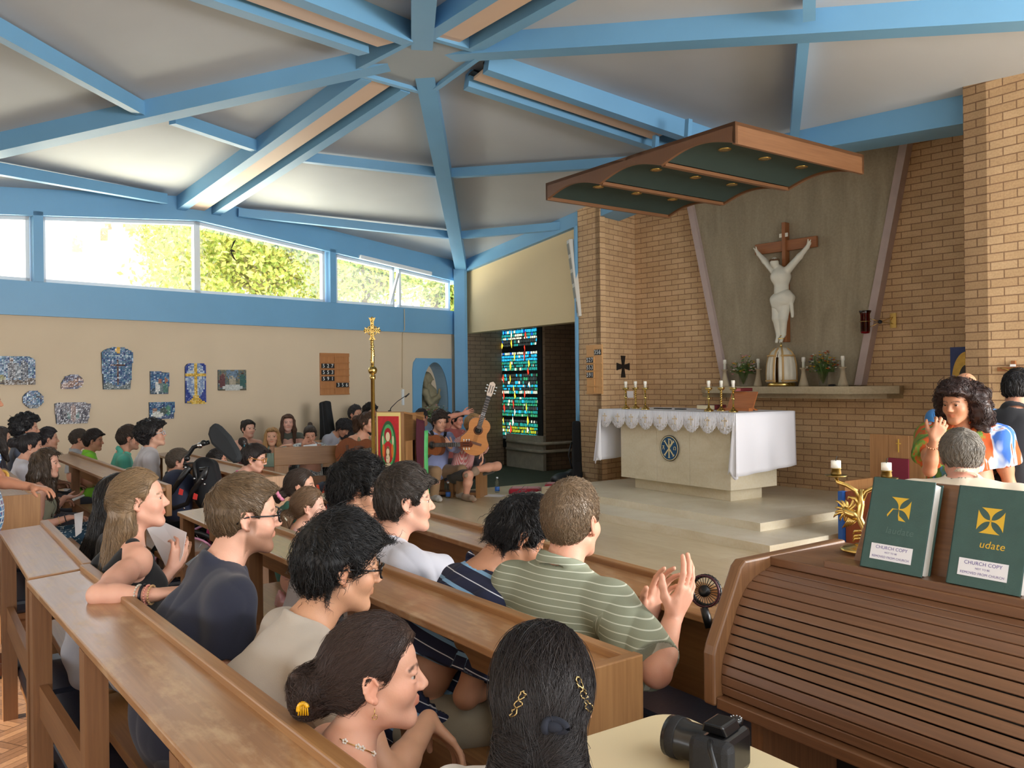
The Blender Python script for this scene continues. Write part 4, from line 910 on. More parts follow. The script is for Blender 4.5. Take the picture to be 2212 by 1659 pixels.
    if shirt is not None:
        wn = Noise3(20, 8, int(dep * 100)); wn2 = Noise3(34, 5, int(dep * 77)); wa = np.array([1, 1, .55]); g = Field(lambda P: .0035 * wn(P) + .0085 * (1 - np.abs(wn2(P * wa + .01 * wn(P)[:, None]))).clip(-.6, 1) * np.clip(.75 + .5 * wn(P * .6), .15, 1)); lo = loose
        g.add(el(sc - td * .13 * s, np.array((.150 * w, .098, .175)) * s + lo, tm, .05), el(mid - td * .06 * s, np.array((.138 * w * belly, .105 * belly, .19)) * s + lo, tm, .06), el(pel + td * .03 * s, np.array((.150 * w, .115, .13)) * s + lo, tm, .06))
        if pose == 'stand': g.add(el(pel - td * .05 * s, np.array((.155 * w, .12, .16)) * s + lo, tm, .06))
        if fem:
            for m in (1, -1): g.add(el(sc - td * .165 * s + bx * m * .068 * s + bf * .075 * s, np.array((.058, .05, .06)) * s + lo * .6, tm, .05))
        if abs(bend) > 0: g.add(el(mid + td * .02, np.array((.135 * w, .10, .17)) * s + lo, tm, .06))
        if neck not in ('strap', 'tank'):
            for m in (1, -1):
                g.add(rc(nb - Z * .01 * s, SJ[m] + Z * .004 * s, .045 * s + lo * .5, .048 * s + lo, .05))
                if sleeve > 0:
                    E, wr, _ = AJ[m]; e1 = SJ[m] + (E - SJ[m]) * min(sleeve, 1); r1 = .053 * s * wf * armr + lo; r2 = (.050 if sleeve < 1 else .044) * s * wf * armr + lo * 1.6; g.add(rc(SJ[m] + Z * .004, e1, r1, r2, .035))
                    dv = nrm(E - SJ[m])
                    if sleeve <= 1: g.cut((lambda P, o=e1 - dv * .004, dv=dv, S0=SJ[m], E=E: np.where(np.linalg.norm(P - (S0 + E) / 2, axis=1) < .24, np.minimum((P - o) @ dv, .30 - np.linalg.norm(P - E, axis=1) + 0), -1.0)), .004)
                    else: g.add(rc(E, E + (wr - E) * min(sleeve - 1, 1), .046 * s + lo, .034 * s + lo * 1.3, .03))
                elif neck != 'strap': g.sub(rc(SJ[m] + bx * m * .03 * s, SJ[m] + bx * m * .2 * s, .075 * s, None, .01))
        else:
            for m in (1, -1):
                g.sub(rc(SJ[m] + bx * m * .02 * s, SJ[m] + bx * m * .25 * s, .085 * s, None, .012))
                g.add(rc(nb + bx * m * (.085 if neck == 'tank' else .095) * s * w + bf * .055 * s - Z * .07 * s, nb + bx * m * .085 * s * w - Z * .012 * s, .030 * s if neck == 'tank' else .009, None, .012), rc(nb + bx * m * .085 * s * w - Z * .012 * s, nb + bx * m * .085 * s * w - bf * .085 * s - Z * .1 * s, .030 * s if neck == 'tank' else .009, None, .012))
            if neck == 'strap': g.cut((lambda P: ((P - sc) @ td + .10 * s) * np.where(np.abs(np.abs((P - nb) @ bx) - .09 * s * w) < .012, 0.0, 1) - .0), .004)
        if neck == 'collar':
            nd = nrm(T((0, -.02, -.055)) - nb); g.sub(rc(nb + nd * .024 * s + bf * .006, nb + nd * .2, nr * 1.03, nr * 1.05, .006)); g.add(torus(nb + nd * .030 * s - bf * .002, nrm(nd + bf * .05), nr * 1.30, .0105, 2.4, .008))
            g.sub(rc(nb + bf * .06 + nd * .06, nb + bf * .10 - Z * .06, .02, .012, .01))
        elif neck == 'v': g.sub(rc(nb - Z * .02, nb + Z * .15, nr * 1.15, None, .012), rc(nb + bf * .08, nb + bf * .13 - Z * .12 * s, .045 * s, .012, .01))
        elif neck == 'crew': nd = nrm(T((0, -.02, -.055)) - nb); g.sub(rc(nb + nd * .022 * s + bf * .006, nb + nd * .2, nr * 1.06, nr * 1.25, .006)); g.add(torus(nb + nd * .010 * s + bf * .003, nrm(nd * .7 + Z * .3 + bf * .22), nr * 1.20, .0105, 1.7, .012))
        else: g.sub(rc(nb + bf * .10 - Z * .04, nb + Z * .15, .07 * s, None, .02))
        gv, gq = polygonize(g, h)
        bc = np.stack([(gv - pel) @ bx, (gv - pel) @ bf, (gv - pel) @ td], 1)
        for m in (1, -1):
            E = AJ[m][0]; ab = nrm(E - SJ[m]); t = (gv - SJ[m]) @ ab; dist = np.linalg.norm(gv - SJ[m] - t[:, None] * ab, axis=1); on = (t > .05) & (dist < .085) & ((gv - sc) @ bx * m > W_ * .95); bc[on, 2] = t[on] + .11; bc[on, 0] = dist[on]
        me = raw_mesh('shirt', gv - wloc(root), gq, PAT[pat], None, None, np.tile(lc(shirt), (len(gv), 1)))
        a = me.color_attributes.new('Body', 'FLOAT_COLOR', 'POINT'); c4 = np.ones((len(gv), 4), np.float32); c4[:, :3] = bc; a.data.foreach_set('color', c4.ravel()); link_mesh('shirt', me, root)
    # ---- lower garment
    if legs is not None:
        g = Field(lambda P, n=Noise3(22, 10, 3): .003 * n(P)); g.add(rc(HJ[1], HJ[-1], .098 * s, None, .04))
        for m in (1, -1):
            K, A = LG[m]; g.add(rc(HJ[m], K, .090 * s, .066 * s, .03))
            if bare < 1: g.add(rc(K, K + (A - K) * (1 - bare) * .97, .066 * s, (.058 - .006 * (1 - bare)) * s, .03))
            else: g.cut((lambda P, o=HJ[m] + (K - HJ[m]) * .86, dv=nrm(K - HJ[m]), K=K: np.where(np.linalg.norm(P - K, axis=1) < .2, (P - o) @ dv, -1.0)), .004)
        gv, gq = polygonize(g, max(h, .006)); link_mesh('trousers' if not fem else 'skirt', raw_mesh('legwear', gv - wloc(root), gq, PAT[legs[1]] if isinstance(legs[1], str) else M_cloth, None, None, np.tile(lc(legs[0] if isinstance(legs[1], str) else legs), (len(gv), 1))), root)
    if shoes:
        for m in (1, -1):
            K, A = LG[m]; fd = lb if not (crossleg and m == crossleg) else nrm(lx * -m * .9 + lb * .2 - Z * .1); o = A - Z * .035; g = Field().add(rc(o - fd * .03, o + fd * .12 * s, .042 * s, .036 * s, .03), rc(o + Z * .03, o + fd * .02, .045 * s, .04, .02), rc(o + fd * .12 * s, o + fd * .17 * s - Z * .006, .038 * s, .026 * s, .02))
            if not (crossleg and m == crossleg): g.cut((lambda P: floor + .002 - P[:, 2]), .004)
            gv, gq = polygonize(g, .006); link_mesh('shoe', raw_mesh('shoe', gv - wloc(root), gq, M_cloth, None, None, np.tile(lc(shoes), (len(gv), 1))), root)
    if hair: hair_mesh(root, hair, T, HM, hc, s, hcol, h, dep, sc, bf, bx)
    if glasses: specs(root, T, s, glasses, dep)
    root['_'] = 0; del root['_']
    P = dict(root=root, T=T, sc=sc, pel=pel, nb=nb, SJ=SJ, AJ=AJ, LG=LG, HJ=HJ, bf=bf, bx=bx, td=td, s=s, mid=mid, hf=hf, hx=hx, hu=hu, hc=hc, nr=nr); return P
def specs(root, T, s, col, dep):
    mb = MB(); r = .0022 if dep < 6 else .003
    for m in (-1, 1):
        pts = [T((m * .033 + .0245 * math.copysign(abs(math.cos(a)) ** .6, math.cos(a)), .1035 - .012 * abs(math.cos(a)) * (1 if math.cos(a) * m > 0 else .1), .006 + .018 * math.copysign(abs(math.sin(a)) ** .6, math.sin(a)))) for a in np.linspace(0, 2 * math.pi, 25)]
        mb.tube(pts, r * 1.2, 6, cap=False); mb.tube([T((m * .058, .094, .011)), T((m * .078, .06, .012)), T((m * .0815, .0, .013)), T((m * .081, -.022, .008)), T((m * .079, -.036, -.008))], r * 1.3, 6)
    mb.tube([T((-.010, .1045, .010)), T((0, .108, .013)), T((.010, .1045, .010))], r, 6); mb.build('glasses', mat('frame_%d_%d_%d' % tuple(col), col, .25), root)
# ------------------------------------------------------------------ hair
def hair_mesh(root, style, T, HM, hc, s, hcol, h, dep, sc, bf, bx):
    st = dict(top=.022, side=.010, back=.014, curl=0, cf=60, fr=0.0, nape=-.085, strands=0, flow='down', slen=.06, extra=None, ear=1, drop=0.0, part=0, jit=.25, asym=0, locks=None, lock=.0); st.update(style)
    loc = lambda P: (P - hc) @ HM.T / s
    cn = Noise3(st['cf'], 14, int(dep * 50)); cn2 = Noise3(st['cf'] * 2.2, 14, 5); streak = Noise3(1, 10, 9)
    amp = st['curl']; warp = (lambda P: amp * (cn(P) + .5 * cn2(P))) if amp else (lambda P: .0012 * cn(P))
    if st['lock']:
        w0 = warp
        def warp(P):
            p = loc(P) - np.array([.01, -.05, .10]); ph = np.arctan2(p[:, 0], p[:, 1]); r = np.linalg.norm(p, axis=1); j = cn(P) * .9
            return w0(P) + st['lock'] * (np.abs(np.sin(ph * 7 + j + r * 16)) ** .7 - .6) * np.clip(r / .06, .2, 1) + st['lock'] * .5 * np.sin(ph * 23 + 3 * j + r * 60)
    f = Field(warp); f.HM = HM; ts, tb, tt = st['side'], st['back'], st['top']
    f.add(el(T((0, -.016, .030)), np.array((.0745 + ts, .095 + tb, .084 + tt)) * s, HM, .02))
    f.add(el(T((0, .006, .055)), np.array((.062 + ts * .8, .078, .058 + tt)) * s, HM, .03))
    if st['fr']: f.add(el(T((st['asym'] * .02, .062, .070)), np.array((.058 + ts * .7, .034 + st['fr'] * .5, .030)) * s, HM, .025))
    y0 = np.array(HL[1]) + 0.0; y0[5:] += st['fr'] * np.array([.3, .7, 1.0, 1.4, 2]); hl = lambda p: np.interp(p[:, 2] - .006 * np.clip(np.abs(p[:, 0]) / .07, 0, 1), HL[0], y0)
    def cutf(P):
        p = loc(P); face = p[:, 1] - hl(p); d = np.maximum(face * .75, st['nape'] - p[:, 2]); d = np.where(p[:, 1] < -.02 - .4 * 0, np.maximum(st['nape'] - p[:, 2], -.03), d) if st['drop'] else d
        return d * s
    f.cut(cutf, .006)
    if st['ear']:
        for m in (-1, 1): f.sub(el(T((m * .088, .004, -.004)), np.array((.026, .024, .036)) * s, HM, .008))
    ex = st['extra'] or []
    for a, b, r1, r2 in ex: f.add(rc(T(a), T(b), r1 * s, r2 * s, .02))
    if st['locks']:
        for a, b, r1, r2 in st['locks'](sc, bf, bx, T): f.add(rc(a, b, r1, r2, .03))
    hv, hq = polygonize(f, max(h * .9, .0038)); base = lc(hcol); p = loc(hv)
    if not len(hv): return
    # strand tone follows the combing direction
    v0 = [hv]; f0 = [hq]; var = .12 * np.sin(p[:, 0] * 420 + 3 * np.sin(p[:, 1] * 60) + 2 * np.sin(p[:, 2] * 70)) + .08 * np.sin(p[:, 0] * 130 + p[:, 1] * 90)
    col = [np.clip(base * (1 + var[:, None] * .7), 0, 1)]
    if st['strands']:
        r = np.random.RandomState(int(dep * 1000)); n = st['strands']; P = hv[r.randint(0, len(hv), n)]; e = .004
        def grad(P):
            return np.stack([f(P + e * np.eye(3)[i]) - f(P - e * np.eye(3)[i]) for i in range(3)], 1) / (2 * e)
        seg = 7; stp = st['slen'] * s / seg * r.uniform(.6, 1.3, n)[:, None]; pts = [P]; jit = r.normal(0, st['jit'], (n, 3)); lift = r.uniform(.0003, .003, n) * (1 + 2.5 * (amp > .002)); wild = (r.uniform(0, 1, n) < .08) * r.uniform(.002, .010, n)
        wh = T((.01, -.055, .12)) if st['flow'] != 'back' else T((0, .10, .10)); fl_ = st['flow']
        for j in range(seg):
            g = grad(P); g /= np.linalg.norm(g, axis=1)[:, None] + 1e-9
            if fl_ == 'curly': v = np.cross(g, np.stack([cn(P), cn2(P), cn(P + .1)], 1)) + .35 * (P - wh)
            elif isinstance(fl_, tuple) and fl_[0] == 'to':
                tgt = T(fl_[1]); v = tgt - P; far = np.linalg.norm(v, axis=1) < .03 * s; v[far] = -Z
                pl = loc(P); beh = (pl[:, 2] < fl_[2]) if len(fl_) > 2 else np.zeros(len(P), bool); v[beh] = -hu_dir(HM)
            elif fl_ == 'fwd':
                pl = loc(P); v = (P - wh) / (np.linalg.norm(P - wh, axis=1)[:, None] + .02) + HM[1] * .8 * (pl[:, 2] > .04)[:, None]
            else:
                v = P - wh; v = v / (np.linalg.norm(v, axis=1)[:, None] + .01) - Z * .5 * (loc(P)[:, 2] < .03)[:, None]
            v = v / (np.linalg.norm(v, axis=1)[:, None] + 1e-9) + jit; v -= g * (v * g).sum(1)[:, None]; v /= np.linalg.norm(v, axis=1)[:, None] + 1e-9
            P = P + v * stp; d = f(P); P = P - g * (np.clip(d, -.01, .01) - lift - wild * (j / seg))[:, None]; pts.append(P)
        S_ = np.stack(pts, 1); rad = max(.00055, dep * .00030) * np.array([.5, .9, 1, 1, 1, .9, .6, .15]); tg = np.gradient(S_, axis=1); a = np.cross(tg, r.normal(size=(n, 1, 3))); a /= np.linalg.norm(a, axis=2, keepdims=True) + 1e-9; b = np.cross(tg, a); b /= np.linalg.norm(b, axis=2, keepdims=True) + 1e-9
        rings = np.stack([S_ + (math.cos(t) * a + math.sin(t) * b) * rad[None, :, None] for t in (0, 2.094, 4.189)], 2); sv = rings.reshape(-1, 3)
        b0 = (np.arange(n) * (seg + 1) * 3)[:, None, None] + (np.arange(seg) * 3)[None, :, None]; k0 = np.arange(3)[None, None, :]; k1 = (k0 + 1) % 3
        sq = np.stack([b0 + k0, b0 + k1, b0 + 3 + k1, b0 + 3 + k0], -1).reshape(-1, 4) + len(hv)
        v0.append(sv); f0.append(sq.astype(np.int32)); tone = r.uniform(.75, 1.35, n); col.append(np.repeat(np.clip(base[None] * tone[:, None], 0, 1), (seg + 1) * 3, 0))
    V = np.concatenate(v0); Q = np.concatenate(f0); Cc = np.concatenate(col)
    return link_mesh('hair', raw_mesh('hair', V - wloc(root), Q, M_hair, None, None, Cc), root)
def hu_dir(HM): return HM[2]
# named hair cuts
def H(kind, **kw):
    b = {'short': dict(top=.020, side=.006, back=.010, lock=.0018, curl=.0016, cf=90, strands=3000, slen=.045, flow='fwd'), 'buzz': dict(top=.012, side=.004, back=.006, strands=5000, slen=.018, flow='down', jit=.5),
         'mop': dict(top=.036, side=.017, back=.018, fr=.022, curl=.0022, cf=70, strands=3200, slen=.075, flow='fwd', jit=.35, nape=-.075), 'fade': dict(top=.034, side=.006, back=.008, fr=.020, curl=.0018, cf=60, strands=3200, slen=.07, flow='fwd', jit=.3, nape=-.05),
         'afro': dict(top=.055, side=.045, back=.05, fr=.02, curl=.007, cf=55, strands=2500, slen=.05, flow='curly', nape=-.09, ear=0), 'sleek': dict(top=.010, side=.005, back=.008, strands=4200, slen=.10),
         'bald': dict(top=-.02, side=.002, back=.004, nape=-.08)}[kind].copy(); b.update(kw); return b
def long_locks(L, spreadx=.10, back=.10, front=.0, r=.03, z0=.0):
    """curtains of hair down the back and sides, drawn in the head frame and falling straight"""
    def fn(sc, bf, bx, T):
        out = []
        for x in np.linspace(-spreadx, spreadx, 7):
            a = T((x * .72, -.075 + .4 * x * x / spreadx, .0)); b = T((x * .9, -.095 + .035 * abs(x) / spreadx, -.10)); c = b - Z * (L * (1 - .15 * abs(x) / spreadx)) - bf * back * .15; out += [(a, b, r * 1.05, r), (b, c, r, r * .45)]
        if front:
            for m in (-1, 1):
                a = T((m * .075, .015, .02)); b = T((m * .085, .02, -.10)); c = b - Z * front + bf * .03; out += [(a, b, r * .7, r * .8), (b, c, r * .8, r * .4)]
        return out
    return fn
# ------------------------------------------------------------------ the congregation
def arm(px, py, dd, d, n=-Z, curl=.5, hint=-Z, **k): return dict(w=at(px, py, dd), d=np.asarray(d, float), n=np.asarray(n, float), curl=curl, hint=np.asarray(hint, float), **k)
PW = 56.0
PP = {}
PP['blonde'] = person('long haired blonde young woman in a black sleeveless top, bare forearm on the pew ledge', at(302, 1083, 3.4), yaw=70, tilt=5, body=52, lean=0, fem=True, skin=(226, 172, 148), shirt=(26, 27, 30), neck='tank', sleeve=0, legs=(150, 150, 160),
    hair=H('sleek', nape=-.07, flow=('to', (0, -.13, .03), -.03), slen=.16, locks=long_locks(.30, .075, .5, .0, .034), ear=1, top=.014), hcol=(128, 104, 76),
    arms=dict(R=dict(w=onz(338, 1285, .985), e=onz(212, 1285, .985), d=U * .2 + N * 1 + Z * .1, n=-Z, curl=.4), L=arm(372, 1228, 3.5, Z * .8 + N * .3, -N * .3 - U, .8, -Z - N, thumb=.9)))
PP['hidden'] = person('person with long black hair almost hidden beyond the long haired blonde', at(262, 1078, 4.1), yaw=66, body=56, lean=4, fem=True, skin=(190, 140, 108), shirt=(40, 42, 48), legs=(40, 42, 50), hair=H('sleek', strands=2500, locks=long_locks(.32, .08, .9, .1, .036), ear=0), hcol=(26, 22, 22),
    arms=dict(R=arm(385, 1222, 3.9, Z + N * .3, -U, .7, -Z)))
PP['navy'] = person('bearded man with black glasses and short brown hair wearing a navy T-shirt', at(530, 1118, 2.85), yaw=64, tilt=-2, body=60, lean=14, bend=.05, s=1.10, w=1.12, shirt=(38, 42, 60), hair=H('short', top=.022, side=.010, fr=.004), hcol=(104, 84, 62), skin=(224, 172, 148), glasses=(22, 22, 24), beard=(126, 88, 64), stub=.75, loose=.02, belly=1.12)
PP['beige'] = person('young man with thick black hair, black glasses and cream T-shirt behind the low bun', at(738, 1228, 2.42), yaw=68, tilt=-8, body=60, lean=24, bend=.06, s=1.10, w=1.14, shirt=(184, 174, 162), hair=H('mop', side=.012, back=.02, nape=-.07, lock=.0045), hcol=(24, 23, 24), skin=(200, 150, 118), glasses=(18, 18, 20), loose=.022, legs=(40, 40, 44), bare=1.0,
    arms=dict(R=arm(925, 1555, 2.35, N * .7 - Z * .8 + U * .2, -N * .6 - Z * .4, .35, -Z + U)))
PP['bun'] = person('young woman with dark hair in a low bun and flower necklace, nearest face', at(812, 1462, 1.80), yaw=80, tilt=0, body=66, lean=8, fem=True, skin=(222, 168, 142), shirt=(214, 204, 190), pat='spots', neck='strap', sleeve=0, legs=(50, 50, 56), hair=H('sleek', top=.018, back=.012, nape=-.07, strands=7000, flow=('to', (0, -.13, -.02)), slen=.15,
    extra=[((0, -.10, -.01), (.0, -.135, -.02), .045, .05), ((0, -.135, -.02), (.01, -.15, -.05), .045, .025), ((.02, -.14, .0), (.02, -.17, .02), .02, .006), ((-.01, -.15, -.03), (-.02, -.18, -.07), .02, .006)]), hcol=(58, 42, 36))
PP['halfpony'] = person('person seen from behind with sleek black hair and two wavy gold hair clips', at(1172, 1512, 1.47), yaw=6, tilt=6, body=40, fem=True, s=1.0, skin=(206, 158, 130), shirt=(225, 224, 222), legs=(40, 40, 46), hair=H('sleek', top=.018, side=.014, back=.02, nape=-.06, strands=9000, flow=('to', (0, -.135, -.035), -.05), slen=.16, ear=0, fr=.0,
    locks=lambda sc, bf, bx, T: [(T((x * .6, -.105, -.03)), T((x, -.125, -.12)), .038, .04) for x in (-.06, -.02, .03, .06)] + [(T((x, -.125, -.12)), T((x * 1.2, -.13, -.26)), .04, .03) for x in (-.06, -.02, .03, .06)]), hcol=(34, 28, 28))
PP['green'] = person('man with short brown hair and pale green striped linen shirt seen from behind clapping', at(1237, 1130, 2.82), yaw=36, tilt=0, body=44, lean=4, s=1.10, w=1.16, shirt=(142, 148, 128), pat='pin', neck='collar', sleeve=.95, loose=.026, hair=H('buzz', top=.022, side=.007, back=.010, nape=-.065), hcol=(116, 96, 74), skin=(222, 164, 138), legs=(70, 74, 84),
    arms=dict(R=dict(w=at(1452, 1340, 2.50), e=at(1418, 1452, 2.36), d=N * .4 + Z * .75 + U * .12, n=-U * .2 - V3(1, 0, 0) * .6 + N * .4, curl=(.25, .3, .35, .45), thumb=.3), L=arm(1400, 1335, 2.80, Z * .85 + V3(1, 0, 0) * .35, V3(.5, -.9, 0), (.3, .35, .4, .5), -Z - V3(.6, 0, 0), thumb=.2)))
PP['polo'] = person('young man with black hair bowing his head in a navy striped polo shirt', at(1118, 1162, 3.12), yaw=72, tilt=-34, body=66, lean=30, bend=.07, s=1.08, w=1.08, shirt=(36, 42, 70), pat='polo', neck='collar', sleeve=.8, loose=.022, hair=H('fade', top=.044, fr=.03, curl=.003, lock=.004), hcol=(22, 21, 24), skin=(190, 138, 108), legs=(150, 140, 120))
PP['tee'] = person('young man with dark fringe and faded sides, white T-shirt, arm stretched forward', at(878, 1086, 3.55), yaw=76, tilt=0, body=60, lean=12, s=1.10, shirt=(198, 200, 212), sleeve=.75, loose=.024, hair=H('fade', top=.04, side=.010, back=.016, fr=.03, lock=.0045), hcol=(58, 50, 44), skin=(218, 166, 142), legs=(196, 190, 176),
    arms=dict(R=arm(1085, 1200, 3.75, V3(1, .2, -.1), -Z, .4, -Z * .3 - N)))
PP['chin'] = person('young man with wavy black hair and thin glasses resting chin on hand', at(772, 1062, 3.85), yaw=82, tilt=-12, body=62, lean=16, s=1.10, shirt=(198, 200, 212), sleeve=.8, loose=.022, hair=H('mop', curl=.005, cf=80, top=.042, nape=-.06, lock=.005), hcol=(26, 25, 26), skin=(204, 154, 124), glasses=(30, 28, 28), legs=(60, 62, 70),
    arms=dict(R=arm(838, 1158, 3.95, Z * .8 - V3(.45, 0, 0), V3(-.6, -.7, .2), .9, -Z - N * .5)))
PP['pony'] = person('girl with light brown hair in a low ponytail and pink top', at(668, 1097, 4.8), yaw=80, tilt=0, body=60, lean=4, s=.90, fem=True, shirt=(222, 176, 178), sleeve=.6, hair=H('sleek', nape=-.07, strands=4200, flow=('to', (0, -.13, -.03)), slen=.14, top=.014, extra=[((0, -.10, -.03), (0, -.145, -.06), .026, .036), ((0, -.145, -.06), (.0, -.165, -.17), .038, .034), ((0, -.165, -.17), (0, -.15, -.26), .034, .012)]), hcol=(112, 88, 66), skin=(228, 180, 158), legs=(206, 150, 150))
PP['scrunchie'] = person('child with dark hair tied in a pink scrunchie and dark green top', at(650, 1052, 5.4), yaw=84, body=60, s=.90, fem=True, shirt=(34, 92, 78), sleeve=.6, hair=H('sleek', nape=-.07, strands=2500, flow=('to', (0, -.13, -.03)), slen=.14, top=.014, extra=[((0, -.10, -.03), (0, -.155, -.055), .028, .036), ((0, -.155, -.055), (.0, -.165, -.10), .034, .016)]), hcol=(60, 48, 40), skin=(214, 164, 138), legs=(40, 60, 60))
PP['magenta'] = person('woman with amber glasses, dark bun and magenta top leaning forward in a wheelchair', at(548, 992, 7.0), yaw=84, tilt=-10, body=72, lean=20, s=1.0, fem=True, shirt=(216, 44, 128), sleeve=.7, hair=H('sleek', strands=1300, fr=.016, top=.016, extra=[((0, -.08, .09), (0, -.11, .13), .02, .035)]), hcol=(48, 40, 38), skin=(224, 172, 150), glasses=(176, 120, 60), legs=(40, 42, 50))
PP['boy'] = person('boy with straight brown hair and dark tracksuit top', at(386, 998, 8.0), yaw=76, body=60, lean=12, s=.92, shirt=(32, 38, 48), sleeve=1.6, hair=H('mop', top=.026, fr=.012, curl=.0006, strands=1300), hcol=(84, 74, 64), skin=(220, 168, 146), legs=(40, 44, 50))
PP['shorthair'] = person('person with short black hair almost hidden behind the wheelchair headrest', at(470, 996, 8.3), yaw=70, body=60, s=.9, shirt=(70, 70, 80), hair=H('short', strands=1300), hcol=(36, 32, 32), skin=(206, 150, 126), legs=(50, 50, 60))
PP['afro'] = person('young man with big curly black hair, round glasses and white printed T-shirt', at(332, 940, 8.4), yaw=76, tilt=10, body=58, lean=10, s=1.05, shirt=(204, 202, 208), sleeve=.8, loose=.022, hair=H('afro', strands=1300, curl=.006, top=.05, side=.035, back=.06), hcol=(36, 34, 36), skin=(214, 166, 142), glasses=(190, 190, 196), legs=(90, 92, 100))
PP['mint'] = person('man with dark hair and stubble in a turquoise shirt', at(279, 948, 8.9), yaw=62, body=58, lean=6, s=1.06, shirt=(96, 196, 176), neck='collar', sleeve=.9, hair=H('short', strands=1300, top=.026), hcol=(66, 54, 48), skin=(214, 160, 136), beard=(120, 90, 74), stub=.5, legs=(70, 74, 84))
PP['lime'] = person('boy with dark fringe in a lime green T-shirt', at(203, 953, 9.2), yaw=78, tilt=-4, body=60, s=.92, shirt=(140, 224, 50), hair=H('mop', top=.034, fr=.02, curl=.001, strands=1300), hcol=(50, 42, 42), skin=(202, 146, 120), legs=(140, 210, 60))
PP['greyboy'] = person('boy in a grey shirt sitting beyond the lime green T-shirt', at(172, 950, 9.7), yaw=60, body=58, s=.92, shirt=(168, 172, 180), hair=H('short', strands=1300), hcol=(70, 60, 54), skin=(206, 152, 128), legs=(60, 60, 70))
PP['curly'] = person('young woman with very long wavy brown hair and sage strap top holding a leaflet', at(100, 1003, 7.0), yaw=76, tilt=0, body=58, lean=2, s=1.0, fem=True, shirt=(150, 150, 128), neck='strap', sleeve=0, legs=((52, 84, 108), 'spots'), skin=(216, 164, 142), hair=H('sleek', curl=.004, cf=60, strands=1300, side=.014, top=.018, ear=0, locks=long_locks(.34, .085, .6, .30, .036)), hcol=(76, 62, 50),
    arms=dict(R=arm(150, 1118, 6.9, N + U * .1, -Z, .5, -Z - N), L=arm(140, 1075, 7.4, N, Z, .5, -Z)))
PP['curlyman'] = person('man with thick curly black hair sitting highest at the far left', at(58, 928, 8.6), yaw=60, body=56, s=1.06, shirt=(90, 100, 120), hair=H('afro', strands=1300, top=.05, side=.03, back=.035, curl=.008), hcol=(30, 30, 34), skin=(196, 146, 122), legs=(60, 60, 70))
PP['bunwoman'] = person('person with dark hair in a loose brown bun and pale shirt at the far left', at(66, 965, 7.7), yaw=58, tilt=-6, body=56, s=.98, fem=True, shirt=(190, 190, 200), sleeve=1.6, hair=H('sleek', strands=1300, top=.014, extra=[((0, -.10, .02), (0, -.145, .03), .03, .045)]), hcol=(40, 36, 38), skin=(200, 150, 126), legs=(60, 60, 70))
PP['darkcap'] = person('dark haired person just behind the bun at the far left', at(104, 950, 8.9), yaw=56, body=56, s=.96, shirt=(90, 60, 80), hair=H('short', strands=1300, top=.024, side=.012), hcol=(40, 36, 40), skin=(190, 140, 116), legs=(60, 60, 70))
PP['edge'] = person('person with long fair topped dark hair cut off by the left edge of the picture', at(0, 950, 8.2), yaw=50, body=56, s=.98, fem=True, shirt=(52, 46, 60), sleeve=1.6, hair=H('sleek', strands=1300, top=.016, ear=0, locks=long_locks(.2, .08, .5, .1, .036)), hcol=(58, 50, 48), skin=(206, 156, 132), legs=(60, 60, 70))
PP['standing'] = person('person standing in the aisle in a blue tile print shirt, cut by the left edge', at(-38, 868, 4.95), yaw=40, body=62, pose='stand', s=1.0, fem=True, shirt=(150, 190, 220), pat='tile', sleeve=.6, loose=.03, legs=(34, 40, 54), skin=(196, 138, 108), hair=H('short', strands=1300), hcol=(50, 44, 42), shoes=(122, 76, 50),
    arms=dict(R=arm(20, 1046, 5.3, N * .6 - U * .4 - Z * .2, -Z, .5, -Z - N * .2)))
# choir at the far wall
cf = dict(floor=.14, group='choir at the far wall'); CF = .14
PP['updo'] = person('young woman with dark tied up hair and strap top, leftmost of the choir', at(536, 927, 11.3), yaw=128, body=150, fem=True, shirt=(120, 70, 74), neck='strap', sleeve=0, hair=H('sleek', strands=1300, extra=[((0, -.08, .06), (0, -.10, .08), .03, .035)]), hcol=(56, 46, 42), skin=(226, 176, 156), legs=(60, 60, 66), floor=CF)
PP['mintgirl'] = person('fair haired young woman in a pale mint blouse leaning on the choir pew', at(588, 944, 10.85), yaw=168, body=168, lean=8, fem=True, shirt=(176, 206, 196), neck='v', sleeve=.6, loose=.024, hair=H('sleek', strands=1300, ear=0, side=.012, locks=long_locks(.12, .075, .3, .14, .03)), hcol=(190, 150, 100), skin=(228, 178, 152), legs=(160, 196, 186), floor=CF, arms=dict(L=arm(628, 962, 10.6, V3(-1, 0, 0), -Z, .4, V3(.6, .2, -1))))
PP['auburn'] = person('young woman with straight auburn hair and dark olive top at the back of the choir', at(622, 914, 11.8), yaw=160, body=165, fem=True, shirt=(96, 100, 92), sleeve=.1, hair=H('sleek', strands=1300, ear=0, side=.012, locks=long_locks(.14, .08, .3, .16, .032)), hcol=(98, 70, 56), skin=(230, 180, 164), legs=(60, 60, 66), floor=CF)
PP['floral'] = person('young woman in a grey and white floral dress looking down at a paper', at(670, 940, 11.1), yaw=165, tilt=-16, body=160, fem=True, shirt=(222, 224, 222), pat='floral', sleeve=.4, loose=.03, neck='v', hair=H('sleek', strands=1300, extra=[((0, -.06, .09), (0, -.08, .12), .02, .03)]), hcol=(74, 62, 54), skin=(220, 166, 142), legs=((222, 224, 222), 'floral'), floor=CF, arms=dict(R=arm(655, 958, 10.85, V3(.6, 0, .6), V3(0, -1, 0), .8), L=arm(690, 962, 10.85, V3(-1, 0, .2), V3(0, 0, 1), .6)))
